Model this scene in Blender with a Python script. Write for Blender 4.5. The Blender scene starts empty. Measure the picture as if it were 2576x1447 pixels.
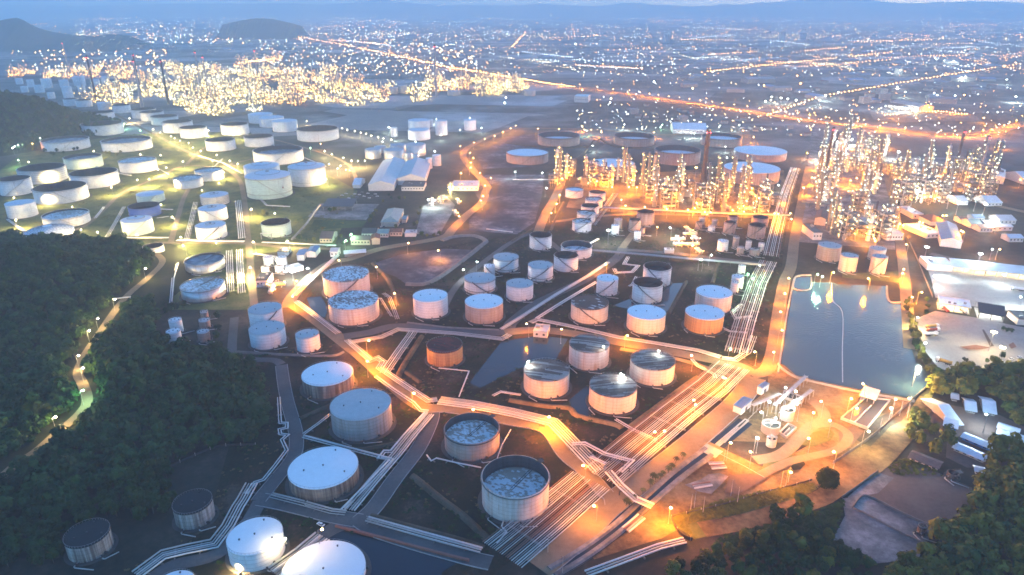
import bpy, math, random
import numpy as np
from mathutils import Vector
R = math.radians
rnd = random.Random(11)
scene = bpy.context.scene
COL = scene.collection

# ------------------------------------------------------------------ camera
CAMH, PITCH, FPX, CX, CY = 250.0, R(22.4), 1717.3, 1288.0, 723.7
cam_d = bpy.data.cameras.new('camera'); cam_d.lens = 24.0; cam_d.sensor_width = 36.0
cam_d.clip_start = 1.0; cam_d.clip_end = 200000.0
cam = bpy.data.objects.new('camera', cam_d); COL.objects.link(cam)
cam.location = (0, 0, CAMH); cam.rotation_euler = (math.pi/2 - PITCH, 0, 0)
scene.camera = cam
SP, CP = math.sin(PITCH), math.cos(PITCH)

def at(x, y, z=0.0):
    """ground point (at height z) seen at picture coordinate x, y (picture 2576 wide)"""
    u = (x-CX)/FPX; v = (y-CY)/FPX
    dz = SP + v*CP
    t = (CAMH-z)/dz
    return Vector((u*t, t*(CP - v*SP), z))

def proj(X, Y, Z):
    dz = Z-CAMH
    zc = Y*CP - dz*SP
    v = (-Y*SP - dz*CP)/zc
    return CX + FPX*X/zc, CY + FPX*v

OX = [0, 0, 644.0, 1288.0, 1931.9]
OY = [0, 482.7, 964.5]
def C(k, x, y):
    return OX[(k-1) % 4 + 1] + x/2.996, OY[(k-1)//4] + y/2.996

def CL(k, pts):
    return [C(k, a, b) for a, b in pts]

def hill(x, y):
    z = 30*math.exp(-((x+480)/105)**2 - ((y-590)/110)**2)
    z += 15*math.exp(-((x+265)/60)**2 - ((y-405)/50)**2)
    z += 14*math.exp(-((x+360)/80)**2 - ((y-330)/60)**2)
    z -= 2.2
    return max(z, 0.0)

def on_hill(x, y):
    z = 0
    for _ in range(8):
        p = at(x, y, z); z = 0.5*z + 0.5*hill(p.x, p.y)
    return at(x, y, z)

# ------------------------------------------------------------------ object helpers
def link(o, parent=None):
    COL.objects.link(o)
    if parent is not None: o.parent = parent
    return o

def tag(o, label=None, cat=None, group=None, kind=None):
    if label: o['label'] = label
    if cat: o['category'] = cat
    if group: o['group'] = group
    if kind: o['kind'] = kind
    return o

def thing(name, label, cat, loc=(0, 0, 0), rz=0.0, group=None):
    o = bpy.data.objects.new(name, None); link(o)
    o.empty_display_size = 1.0
    o.location = loc; o.rotation_euler = (0, 0, rz)
    return tag(o, label, cat, group)

def dup(root, loc, rz=0.0, label=None, group=None, scale=None):
    r = root.copy(); COL.objects.link(r); r.location = loc; r.rotation_euler = (0, 0, rz)
    if scale: r.scale = scale
    if label: r['label'] = label
    if group: r['group'] = group
    for ch in list(root.children):
        c = ch.copy(); COL.objects.link(c); c.parent = r
        for g in ch.children:
            d = g.copy(); COL.objects.link(d); d.parent = c
    return r

class MB:
    def __init__(s): s.v = []; s.f = []; s.m = []
    def add(s, vs, fs, m=0):
        b = len(s.v); s.v += [tuple(p) for p in vs]
        s.f += [tuple(b+i for i in f) for f in fs]; s.m += [m]*len(fs)
    def box(s, c, d, rz=0.0, m=0):
        cx, cy, cz = c; a, b, h = d[0]/2, d[1]/2, d[2]/2
        ca, sa = math.cos(rz), math.sin(rz)
        vs = []
        for z in (-h, h):
            for x, y in ((-a, -b), (a, -b), (a, b), (-a, b)):
                vs.append((cx+x*ca-y*sa, cy+x*sa+y*ca, cz+z))
        s.add(vs, [(3, 2, 1, 0), (4, 5, 6, 7), (0, 1, 5, 4), (1, 2, 6, 5), (2, 3, 7, 6), (3, 0, 4, 7)], m)
    def cyl(s, x, y, z0, z1, r0, r1=None, n=16, m=0, cap0=False, cap1=True):
        if r1 is None: r1 = r0
        vs = [(x+r*math.cos(2*math.pi*i/n), y+r*math.sin(2*math.pi*i/n), z) for z, r in ((z0, r0), (z1, r1)) for i in range(n)]
        fs = [(i, (i+1) % n, n+(i+1) % n, n+i) for i in range(n)]
        if cap1: fs.append(tuple(range(n, 2*n)))
        if cap0: fs.append(tuple(reversed(range(n))))
        s.add(vs, fs, m)
    def lathe(s, prof, n=48, m=0, close_top=False):
        """prof: list of (r, z)"""
        vs = []; fs = []
        for r, z in prof:
            for i in range(n):
                a = 2*math.pi*i/n; vs.append((r*math.cos(a), r*math.sin(a), z))
        for k in range(len(prof)-1):
            for i in range(n):
                j = (i+1) % n
                fs.append((k*n+i, k*n+j, (k+1)*n+j, (k+1)*n+i))
        if close_top: fs.append(tuple((len(prof)-1)*n+i for i in range(n)))
        s.add(vs, fs, m)
    def tube(s, pts, r, n=6, m=0, cap=True):
        pts = [Vector(p) for p in pts]; N = len(pts); vs = []; fs = []
        for i, p in enumerate(pts):
            t = (pts[min(i+1, N-1)]-pts[max(i-1, 0)])
            if t.length < 1e-6: t = Vector((1, 0, 0))
            t.normalize()
            up = Vector((0, 0, 1)) if abs(t.z) < .9 else Vector((1, 0, 0))
            a = t.cross(up).normalized(); b = a.cross(t).normalized()
            sc = 1.0
            if 0 < i < N-1:
                c = (pts[i]-pts[i-1]).normalized().dot((pts[i+1]-pts[i]).normalized())
                sc = min(1.5, 1/max(.5, math.sqrt(max(0, (1+c)/2))))
            for k in range(n):
                g = 2*math.pi*k/n
                vs.append(p + a*(r*sc*math.cos(g)) + b*(r*math.sin(g)))
        for i in range(N-1):
            for k in range(n):
                j = (k+1) % n
                fs.append((i*n+k, i*n+j, (i+1)*n+j, (i+1)*n+k))
        if cap: fs.append(tuple(reversed(range(n)))); fs.append(tuple((N-1)*n+k for k in range(n)))
        s.add(vs, fs, m)
    def poly(s, pts, z, m=0):
        n = len(pts)
        a = sum(pts[i][0]*pts[(i+1) % n][1]-pts[(i+1) % n][0]*pts[i][1] for i in range(n))
        idx = tuple(range(n)) if a > 0 else tuple(reversed(range(n)))
        s.add([(p[0], p[1], z) for p in pts], [idx], m)
    def prism(s, pts, z0, z1, m=0, top=None):
        n = len(pts)
        a = sum(pts[i][0]*pts[(i+1) % n][1]-pts[(i+1) % n][0]*pts[i][1] for i in range(n))
        if a < 0: pts = list(reversed(pts))
        vs = [(p[0], p[1], z0) for p in pts]+[(p[0], p[1], z1) for p in pts]
        s.add(vs, [(i, (i+1) % n, n+(i+1) % n, n+i) for i in range(n)], m)
        s.add(vs[n:], [tuple(range(n))], m if top is None else top)
    def ball(s, c, r, n=8, k=5, m=0, sz=1.0):
        vs = [(c[0], c[1], c[2]+r*sz)]; fs = []
        for i in range(1, k):
            ph = math.pi*i/k
            for j in range(n):
                a = 2*math.pi*j/n
                vs.append((c[0]+r*math.sin(ph)*math.cos(a), c[1]+r*math.sin(ph)*math.sin(a), c[2]+r*sz*math.cos(ph)))
        vs.append((c[0], c[1], c[2]-r*sz)); e = len(vs)-1
        for j in range(n):
            q = (j+1) % n
            fs.append((0, 1+j, 1+q)); fs.append((e, 1+(k-2)*n+q, 1+(k-2)*n+j))
            for i in range(k-2):
                fs.append((1+i*n+j, 1+(i+1)*n+j, 1+(i+1)*n+q, 1+i*n+q))
        s.add(vs, fs, m)
    def mesh(s, name, mats, smooth=False):
        me = bpy.data.meshes.new(name); me.from_pydata(s.v, [], s.f)
        for mm in (mats if isinstance(mats, (list, tuple)) else [mats]): me.materials.append(mm)
        if any(s.m): me.polygons.foreach_set('material_index', s.m)
        if smooth: me.polygons.foreach_set('use_smooth', [True]*len(s.f))
        me.update(); return me
    def build(s, name, mats, parent=None, smooth=False, loc=None):
        o = bpy.data.objects.new(name, s.mesh(name, mats, smooth)); link(o, parent)
        if loc: o.location = loc
        return o

# ------------------------------------------------------------------ labels told apart by landmarks
LAND = []                 # (x, y, phrase) in picture coordinates
PENDING = []              # (object, prefix, x, y)
def landmark(x, y, phrase):
    w = phrase.split()[:7]
    while len(w) > 3 and w[-1] in ('the', 'a', 'an', 'of', 'in', 'with', 'and', 'by', 'from', 'on', 'beside', 'behind', 'before', 'below', 'under', 'above', 'at', 'its', 'right', 'left', 'over', 'beyond', 'near', 'to', 'two'): w.pop()
    LAND.append((x, y, ' '.join(w)))
def later(o, prefix, p, z=None):
    x, y = proj(p[0], p[1], p[2] if z is None else z)
    PENDING.append((o, prefix, x, y)); return o
ORD = ['closest to it', 'second from it', 'third from it', 'fourth from it', 'fifth from it', 'sixth from it', 'seventh from it', 'eighth from it', 'ninth from it',
       'tenth from it', 'eleventh from it', 'twelfth from it', 'thirteenth from it', 'fourteenth from it', 'fifteenth from it', 'sixteenth from it', 'seventeenth from it',
       'eighteenth from it', 'nineteenth from it', 'twentieth from it']
for _t, _o in (('twenty', 'twentieth'), ('thirty', 'thirtieth'), ('forty', 'fortieth'), ('fifty', 'fiftieth')):
    if _t != 'twenty': ORD.append(_o+' from it')
    ORD += ['%s-%s from it' % (_t, u) for u in ('first', 'second', 'third', 'fourth', 'fifth', 'sixth', 'seventh', 'eighth', 'ninth')]
def resolve_labels():
    groups = {}
    for o, pre, x, y in PENDING:
        best = min(LAND, key=lambda l: (l[0]-x)**2+((l[1]-y)*1.6)**2 + (1e9 if abs(l[0]-x)+abs(l[1]-y) < 2 else 0))
        dx, dy = x-best[0], (y-best[1])*1.6
        d = 'beyond' if (abs(dy) > abs(dx) and dy < 0) else 'before' if abs(dy) > abs(dx) else ('right of' if dx > 0 else 'left of')
        lab = '%s %s the %s' % (pre, d, best[2])
        groups.setdefault(lab, []).append((dx*dx+dy*dy, o))
    for lab, lst in groups.items():
        lst.sort(key=lambda t: t[0])
        for i, (d, o) in enumerate(lst):
            l = lab if len(lst) == 1 else lab + ', ' + ORD[min(i, len(ORD)-1)]
            w = l.split()
            if len(w) > 16: l = ' '.join(x for x in w if x not in ('the', 'and'))
            o['label'] = l

# ------------------------------------------------------------------ materials
def mat(name):
    m = bpy.data.materials.new(name); m.use_nodes = True
    nt = m.node_tree; nt.nodes.clear()
    out = nt.nodes.new('ShaderNodeOutputMaterial')
    b = nt.nodes.new('ShaderNodeBsdfPrincipled'); nt.links.new(b.outputs[0], out.inputs[0])
    return m, nt, b
def N(nt, t, **kw):
    n = nt.nodes.new(t)
    for k, v in kw.items(): setattr(n, k, v)
    return n
def setin(n, **kw):
    for k, v in kw.items(): n.inputs[k.replace('_', ' ')].default_value = v
def ramp(nt, fac, stops):
    r = N(nt, 'ShaderNodeValToRGB'); nt.links.new(fac, r.inputs[0])
    e = r.color_ramp.elements
    while len(e) < len(stops): e.new(0.5)
    for i, (p, c) in enumerate(stops):
        e[i].position = p; e[i].color = (c[0], c[1], c[2], 1) if not isinstance(c, (int, float)) else (c, c, c, 1)
    return r.outputs[0]
def coords(nt, scale=(1, 1, 1), obj=True, rand=True, rot=(0, 0, 0)):
    tc = N(nt, 'ShaderNodeTexCoord')
    src = tc.outputs['Object']
    if not obj:
        g = N(nt, 'ShaderNodeNewGeometry'); src = g.outputs['Position']
    elif rand:
        oi = N(nt, 'ShaderNodeObjectInfo')
        mul = N(nt, 'ShaderNodeMath', operation='MULTIPLY'); mul.inputs[1].default_value = 137.0
        nt.links.new(oi.outputs['Random'], mul.inputs[0])
        cb = N(nt, 'ShaderNodeCombineXYZ')
        nt.links.new(mul.outputs[0], cb.inputs[0]); nt.links.new(mul.outputs[0], cb.inputs[1])
        ad = N(nt, 'ShaderNodeVectorMath', operation='ADD')
        nt.links.new(src, ad.inputs[0]); nt.links.new(cb.outputs[0], ad.inputs[1]); src = ad.outputs[0]
    mp = N(nt, 'ShaderNodeMapping'); mp.inputs['Scale'].default_value = scale; mp.inputs['Rotation'].default_value = rot
    nt.links.new(src, mp.inputs[0]); return mp.outputs[0]
def noise(nt, vec, scale, detail=4, rough=.55):
    n = N(nt, 'ShaderNodeTexNoise'); setin(n, Scale=scale, Detail=detail, Roughness=rough)
    nt.links.new(vec, n.inputs['Vector']); return n.outputs['Fac']
def mix(nt, fac, a, b, mode='MIX'):
    m = N(nt, 'ShaderNodeMix', data_type='RGBA', blend_type=mode)
    for i, s in ((0, fac), (6, a), (7, b)):
        if hasattr(s, 'links'): nt.links.new(s, m.inputs[i])
        elif isinstance(s, (int, float)): m.inputs[i].default_value = s
        else: m.inputs[i].default_value = (s[0], s[1], s[2], 1)
    return m.outputs[2]
def bump(nt, b, h, strength=.3, dist=.3):
    n = N(nt, 'ShaderNodeBump'); setin(n, Strength=strength, Distance=dist)
    nt.links.new(h, n.inputs['Height']); nt.links.new(n.outputs[0], b.inputs['Normal'])

def plain(name, col, rough=.6, metal=0.0, var=.25, scale=.6):
    m, nt, b = mat(name)
    f = noise(nt, coords(nt), scale, 5)
    c = ramp(nt, f, [(.25, [x*(1-var) for x in col]), (.75, [min(.9, x*(1+var*.6)) for x in col])])
    nt.links.new(c, b.inputs['Base Color']); setin(b, Roughness=rough, Metallic=metal)
    return m

def shell_mat(name, base, rust, amount, rough=.55, metal=0.0, seam=.30, broad=.5):
    """painted plate shell: vertical run-off streaks, broad blotches, plate seams"""
    m, nt, b = mat(name)
    streak = noise(nt, coords(nt, (.55, .55, .022)), 1.0, 5, .65)
    fine = noise(nt, coords(nt, (1.8, 1.8, .05)), 1.0, 3, .6)
    blot = noise(nt, coords(nt, (.09, .09, .10)), 1.0, 3, .5)
    s1 = ramp(nt, streak, [(.60-amount*.25, 0.0), (.80-amount*.25, 1.0)])
    s2 = ramp(nt, fine, [(.66-amount*.2, 0.0), (.86-amount*.2, 1.0)])
    ad = N(nt, 'ShaderNodeMath', operation='MAXIMUM'); nt.links.new(s1, ad.inputs[0]); nt.links.new(s2, ad.inputs[1])
    bl = ramp(nt, blot, [(.35, 1.0-broad), (.65, 1.0)])
    mu = N(nt, 'ShaderNodeMath', operation='MULTIPLY'); nt.links.new(ad.outputs[0], mu.inputs[0]); nt.links.new(bl, mu.inputs[1])
    dirt = ramp(nt, noise(nt, coords(nt, (.25, .25, .25)), 1.0, 6, .6), [(.3, [x*.80 for x in base]), (.7, base)])
    c = mix(nt, mu.outputs[0], dirt, rust)
    # plate courses
    sep = N(nt, 'ShaderNodeSeparateXYZ'); nt.links.new(coords(nt, rand=False), sep.inputs[0])
    md = N(nt, 'ShaderNodeMath', operation='MODULO'); md.inputs[1].default_value = 2.4; nt.links.new(sep.outputs[2], md.inputs[0])
    lt = N(nt, 'ShaderNodeMath', operation='LESS_THAN'); lt.inputs[1].default_value = .32; nt.links.new(md.outputs[0], lt.inputs[0])
    sc = N(nt, 'ShaderNodeMath', operation='MULTIPLY'); sc.inputs[1].default_value = seam; nt.links.new(lt.outputs[0], sc.inputs[0])
    c = mix(nt, sc.outputs[0], c, [x*.35 for x in rust])
    nt.links.new(c, b.inputs['Base Color']); setin(b, Roughness=rough, Metallic=metal)
    return m

def roof_mat(name, a, bcol, bias, bw, rh, soft=.12, rough=.55, rot=.5, grime=.25):
    """plated roof: rows of plates, each with its own amount of rust"""
    m, nt, b = mat(name)
    vec = coords(nt, rot=(0, 0, rot))
    br = N(nt, 'ShaderNodeTexBrick', offset=.5)
    setin(br, Scale=1.0, Mortar_Size=.05, Mortar_Smooth=.2, Bias=0.0, Brick_Width=bw, Row_Height=rh)
    br.inputs['Color1'].default_value = (0, 0, 0, 1); br.inputs['Color2'].default_value = (1, 1, 1, 1); br.inputs['Mortar'].default_value = (.45, .45, .45, 1)
    nt.links.new(vec, br.inputs['Vector'])
    big = noise(nt, coords(nt), .06, 3, .5)
    fn = noise(nt, coords(nt), .9, 5, .7)
    s = N(nt, 'ShaderNodeMath', operation='MULTIPLY_ADD'); s.inputs[1].default_value = .55
    nt.links.new(br.outputs['Color'], s.inputs[0]); nt.links.new(big, s.inputs[2])
    s2 = N(nt, 'ShaderNodeMath', operation='MULTIPLY_ADD'); s2.inputs[1].default_value = .35
    nt.links.new(fn, s2.inputs[0]); nt.links.new(s.outputs[0], s2.inputs[2])
    f = ramp(nt, s2.outputs[0], [(max(0, bias-soft), 0.0), (min(1, bias+soft), 1.0)])
    aa = mix(nt, ramp(nt, noise(nt, coords(nt), .3, 6, .65), [(.35, 0.0), (.75, grime)]), a, [x*.45 for x in a])
    c = mix(nt, f, aa, bcol)
    nt.links.new(c, b.inputs['Base Color']); setin(b, Roughness=max(rough, .7), Specular_IOR_Level=.15)
    return m

M = {}
rust_b, rust_o, rust_d = (.16, .075, .035), (.42, .17, .045), (.045, .026, .02)
M['white'] = shell_mat('white tank paint', (.72, .71, .70), (.30, .22, .17), .12)
M['cream'] = shell_mat('cream stained paint', (.62, .52, .42), (.40, .25, .14), .46)
M['rustl'] = shell_mat('pale paint with rust runs', (.62, .53, .47), (.38, .21, .12), .58, broad=.75)
M['rusth'] = shell_mat('old paint under heavy rust', (.36, .27, .21), (.055, .026, .017), .95, broad=.25)
M['rustk'] = shell_mat('grey paint under dark rust', (.42, .38, .34), (.06, .024, .014), .72, broad=.2)
M['orange'] = shell_mat('orange rusted plate', (.48, .24, .075), (.22, .085, .03), .75)
M['brown'] = shell_mat('brown stained plate', (.40, .29, .24), (.24, .13, .08), .6)
M['grey'] = shell_mat('grey stained plate', (.30, .27, .26), (.16, .10, .07), .5)
M['silver'] = shell_mat('bare aluminium plate', (.58, .57, .55), (.32, .27, .2), .3, rough=.35, metal=.6)
M['green'] = shell_mat('pale green paint', (.50, .62, .54), (.3, .3, .22), .1)
M['blue'] = shell_mat('blue tank paint', (.07, .13, .42), (.15, .2, .4), .2)
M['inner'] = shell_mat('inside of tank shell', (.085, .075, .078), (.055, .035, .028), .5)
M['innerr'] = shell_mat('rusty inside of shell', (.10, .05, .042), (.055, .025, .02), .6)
M['rwhite'] = roof_mat('white roof plate', (.80, .80, .80), (.42, .40, .38), 1.5, 7, 2.2, .2, grime=.14)
M['rgrey'] = roof_mat('grey roof plate', (.46, .46, .46), (.3, .29, .28), 1.42, 7, 2.2, .25)
M['rblue'] = roof_mat('pale dome roof plate', (.60, .63, .66), (.42, .42, .43), 1.45, 6, 2.0, .2, grime=.2)
M['checker'] = roof_mat('patchwork roof plate', (.72, .72, .72), (.27, .185, .155), 1.0, 1.9, 1.15, .10, rot=.62)
M['strips'] = roof_mat('rust striped roof plate', (.34, .285, .255), (.12, .068, .05), .92, 26, 1.7, .10, rot=.28)
M['strips2'] = roof_mat('rust mottled roof plate', (.34, .285, .25), (.13, .078, .058), .88, 9, 1.5, .16, rot=-.15)
M['rustplate'] = roof_mat('rusted roof plate', (.55, .5, .48), (.12, .062, .045), .66, 6, 2.2, .06, rot=.5)
M['patch'] = roof_mat('white roof with bare rusty strips', (.82, .82, .82), (.11, .06, .045), 1.07, 7.5, 2.6, .025, rot=.75, grime=.05)
M['redrust'] = roof_mat('dark red rusted roof', (.15, .022, .018), (.07, .016, .013), .9, 6, 2, .2)
M['mottle'] = roof_mat('floating deck, white and soiled', (.66, .68, .68), (.36, .30, .24), .99, 1.9, 1.3, .09, rot=.5)
M['streak'] = roof_mat('white roof with thin dark streaks', (.78, .79, .80), (.16, .14, .13), 1.13, 14, .9, .06, rot=.55, grime=.1)
M['mottle2'] = roof_mat('floating deck, white', (.80, .81, .82), (.2, .19, .18), 1.35, 5, 3.2, .12, rot=.4)
M['rdark'] = roof_mat('blackened roof plate', (.020, .021, .024), (.055, .05, .05), 1.15, 5, 2, .1)
M['deckd'] = roof_mat('dark floating deck', (.07, .055, .055), (.035, .022, .02), .7, 4, 3, .2)
M['deckg'] = roof_mat('wet grey floating deck', (.42, .43, .45), (.20, .20, .21), .95, 5, 4, .3)
M['steel'] = plain('galvanised steel', (.30, .30, .30), .45, .4)
M['dsteel'] = plain('dark steel', (.055, .052, .052), .55, .3)
M['psteel'] = plain('pale process steel', (.20, .195, .18), .5, .3)
M['rsteel'] = plain('red painted steel', (.25, .09, .06), .6)
M['pad'] = plain('oily tank pad', (.06, .055, .05), .9)
M['pipe'] = plain('aluminium clad pipe', (.44, .43, .41), .38, .35, .15, .2)
M['pipew'] = plain('white painted pipe', (.62, .60, .58), .5, 0, .15, .2)
M['piper'] = plain('rusty pipe', (.22, .12, .09), .7, 0, .3, .2)
M['conc'] = plain('concrete', (.34, .32, .29), .85, 0, .25, .25)
M['concd'] = plain('stained concrete', (.17, .155, .14), .9, 0, .35, .2)
M['wallw'] = plain('white wall', (.6, .58, .55), .8, 0, .12, .3)
M['wallc'] = plain('cream wall', (.52, .44, .34), .8, 0, .15, .3)
M['metalroof'] = plain('pale metal roof sheet', (.48, .50, .52), .45, .2, .15, .15)
M['shackroof'] = plain('bright zinc roof sheet', (.62, .66, .70), .4, .2, .15, .25)
M['blueroof'] = plain('blue roof sheet', (.10, .19, .33), .5, .1, .2, .2)
M['bluewall'] = plain('bright blue wall', (.05, .22, .55), .6)
M['brownroof'] = plain('brown tile roof', (.10, .075, .07), .8, 0, .3, .4)
M['redroof'] = plain('red brown tile roof', (.21, .085, .05), .8, 0, .3, .4)
M['greenroof'] = plain('grey green roof', (.20, .27, .27), .6, 0, .2, .3)
M['darkroof'] = plain('dark roof sheet', (.05, .05, .055), .6, 0, .2, .3)
M['glass'] = plain('dark window glass', (.03, .04, .05), .12, 0, .1)
M['truckred'] = plain('red truck paint', (.38, .05, .03), .35)
M['truckyel'] = plain('yellow truck paint', (.45, .26, .05), .4)
M['carw'] = plain('white car paint', (.7, .7, .7), .3, 0, .05)
M['card'] = plain('dark car paint', (.05, .06, .08), .3, 0, .05)
M['rubber'] = plain('tyre rubber', (.015, .015, .015), .8)
M['trunk'] = plain('bark', (.06, .045, .032), .95)
M['chim'] = plain('brown chimney steel', (.075, .052, .046), .7, 0, .2, .1)
M['chimg'] = plain('grey concrete chimney', (.36, .34, .33), .8, 0, .15, .08)
M['wood'] = plain('weathered wood', (.15, .10, .06), .9)

def emit(name, col, s):
    m = bpy.data.materials.new(name); m.use_nodes = True
    nt = m.node_tree; nt.nodes.clear()
    out = nt.nodes.new('ShaderNodeOutputMaterial'); e = nt.nodes.new('ShaderNodeEmission')
    e.inputs[0].default_value = (*col, 1); e.inputs[1].default_value = s
    nt.links.new(e.outputs[0], out.inputs[0])
    m.cycles.emission_sampling = 'NONE'
    return m
LC = {'O': (1.0, .285, .0), 'Y': (1.0, .72, .30), 'W': (.86, 1.0, .95), 'G': (.45, 1.0, .55), 'R': (1.0, .05, .06), 'B': (.72, .9, 1.0)}
BULB = {k: emit('lamp glow ' + n, c, 16.0) for (k, c), n in zip(LC.items(), ('sodium', 'warm', 'white', 'greenish', 'red', 'cold'))}
BULB['R'].node_tree.nodes['Emission'].inputs[1].default_value = 6
FAR = {k: emit('far lamp glow ' + n, c, s) for (k, c), n, s in zip(LC.items(), ('sodium', 'warm', 'white', 'greenish', 'red', 'cold'), (16, 13, 12, 9, 5, 12))}

PLB = {k: emit('process lamp glow ' + n, c, s) for (k, c), n, s in zip(LC.items(), ('sodium', 'warm', 'white', 'greenish', 'red', 'cold'), (9, 8, 7, 6, 4, 6))}
PLB['Y'].node_tree.nodes['Emission'].inputs[0].default_value = (1, .66, .18, 1); PLB['W'].node_tree.nodes['Emission'].inputs[0].default_value = (.88, 1, .66, 1)
FPL = {k: emit('far process glow ' + n, c, s) for (k, c), n, s in zip(LC.items(), ('sodium', 'warm', 'white', 'greenish', 'red', 'cold'), (12, 11, 9, 8, 6, 8))}
FPL['Y'].node_tree.nodes['Emission'].inputs[0].default_value = (1, .64, .16, 1); FPL['W'].node_tree.nodes['Emission'].inputs[0].default_value = (1, .93, .55, 1)
for _d, _c in ((BULB, (1, .50, .16)), (FAR, (1, .40, .09)), (PLB, (1, .50, .14)), (FPL, (1, .42, .09))): _d['O'].node_tree.nodes['Emission'].inputs[0].default_value = (*_c, 1)
for _c in (BULB,): _c['Y'].node_tree.nodes['Emission'].inputs[0].default_value = (1, .84, .5, 1)
def leaf_mat(name, dark, light):
    m, nt, b = mat(name)
    f = noise(nt, coords(nt), .45, 3)
    oi = N(nt, 'ShaderNodeObjectInfo')
    c = ramp(nt, f, [(.3, dark), (.7, light)])
    c = mix(nt, ramp(nt, noise(nt, coords(nt, obj=False), .09, 2), [(.42, 0.0), (.6, .7)]), c, [light[0]*1.15, light[1]*1.2, light[2]*1.0])
    v = N(nt, 'ShaderNodeHueSaturation')
    mr = N(nt, 'ShaderNodeMapRange'); setin(mr, To_Min=.65, To_Max=1.35); nt.links.new(oi.outputs['Random'], mr.inputs[0])
    nt.links.new(mr.outputs[0], v.inputs['Value']); nt.links.new(c, v.inputs['Color'])
    nt.links.new(v.outputs[0], b.inputs['Base Color']); setin(b, Roughness=.75, Specular_IOR_Level=.08)
    return m
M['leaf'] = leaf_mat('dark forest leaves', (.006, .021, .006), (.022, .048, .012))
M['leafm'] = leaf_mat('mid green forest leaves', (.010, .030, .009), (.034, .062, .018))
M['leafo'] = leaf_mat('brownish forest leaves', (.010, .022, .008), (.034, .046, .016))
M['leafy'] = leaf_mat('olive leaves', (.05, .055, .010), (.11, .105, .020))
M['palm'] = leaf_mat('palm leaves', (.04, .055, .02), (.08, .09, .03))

def ground_mat(name, stops, s1=.02, s2=.25, rough=.95, bmp=.3):
    m, nt, b = mat(name)
    p = coords(nt, obj=False)
    a = noise(nt, p, s1, 6, .6); d = noise(nt, p, s2, 6, .7)
    ad = N(nt, 'ShaderNodeMath', operation='MULTIPLY_ADD'); ad.inputs[1].default_value = .45
    nt.links.new(d, ad.inputs[0])
    sb = N(nt, 'ShaderNodeMath', operation='SUBTRACT'); sb.inputs[1].default_value = .22
    nt.links.new(a, sb.inputs[0]); nt.links.new(sb.outputs[0], ad.inputs[2])
    c = ramp(nt, ad.outputs[0], stops)
    nt.links.new(c, b.inputs['Base Color']); setin(b, Roughness=rough, Specular_IOR_Level=.1)
    if bmp: bump(nt, b, d, bmp, .5)
    return m
M['bund'] = ground_mat('oily bund soil', [(.36, (.006, .008, .008)), (.42, (.014, .018, .010)), (.50, (.020, .022, .012)), (.55, (.034, .024, .016)), (.62, (.050, .034, .023)), (.70, (.085, .062, .043))], .028, .5)
M['grass'] = ground_mat('rough grass', [(.3, (.035, .055, .020)), (.5, (.09, .11, .036)), (.7, (.17, .155, .06))], .04, .4)
M['lawn'] = ground_mat('green lawn', [(.3, (.03, .055, .02)), (.7, (.075, .11, .035))], .03, .4)
M['dirt'] = ground_mat('pale trodden dirt', [(.32, (.055, .038, .020)), (.45, (.125, .085, .042)), (.58, (.21, .15, .075)), (.7, (.28, .205, .11))], .03, .3)
M['yard'] = ground_mat('pale concrete yard', [(.25, (.20, .185, .165)), (.5, (.33, .31, .285)), (.75, (.42, .40, .37))], .02, .35)
M['slab'] = ground_mat('broken grey slab', [(.25, (.06, .06, .06)), (.5, (.16, .155, .15)), (.7, (.30, .29, .28))], .05, .35)
M['brownyard'] = ground_mat('brown gravel yard', [(.25, (.065, .048, .040)), (.5, (.115, .085, .072)), (.75, (.16, .12, .10))], .03, .4)
M['dike'] = ground_mat('bare dike earth', [(.3, (.05, .042, .028)), (.5, (.085, .07, .048)), (.7, (.13, .105, .075))], .03, .4)
M['asphalt'] = ground_mat('worn asphalt', [(.2, (.055, .056, .058)), (.5, (.095, .094, .092)), (.8, (.14, .135, .13))], .03, .5, .85, .1)
M['dustroad'] = ground_mat('dusty road', [(.2, (.13, .10, .062)), (.5, (.21, .16, .10)), (.8, (.28, .215, .14))], .04, .4, .9, .15)
M['lagoon'] = ground_mat('grey lagoon mud', [(.36, (.035, .038, .05)), (.5, (.06, .064, .08)), (.58, (.11, .115, .13)), (.66, (.20, .205, .22))], .02, .12, .9, .1)
M['kerb'] = plain('kerb concrete', (.30, .29, .28), .85)

def water_mat(name, col, rough=.09, wave=.12, sc=.35):
    m, nt, b = mat(name)
    f = noise(nt, coords(nt, obj=False), sc, 3, .6)
    setin(b, Roughness=rough); b.inputs['Base Color'].default_value = (*col, 1); b.inputs['IOR'].default_value = 1.33
    bump(nt, b, f, wave, .6); return m
M['water'] = water_mat('reservoir water', (.022, .045, .062), .12, .25, .5)
M['pool'] = water_mat('dark standing water', (.012, .022, .034), .12, .06)
M['treat'] = water_mat('murky treatment water', (.05, .05, .04), .15, .06)
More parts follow.
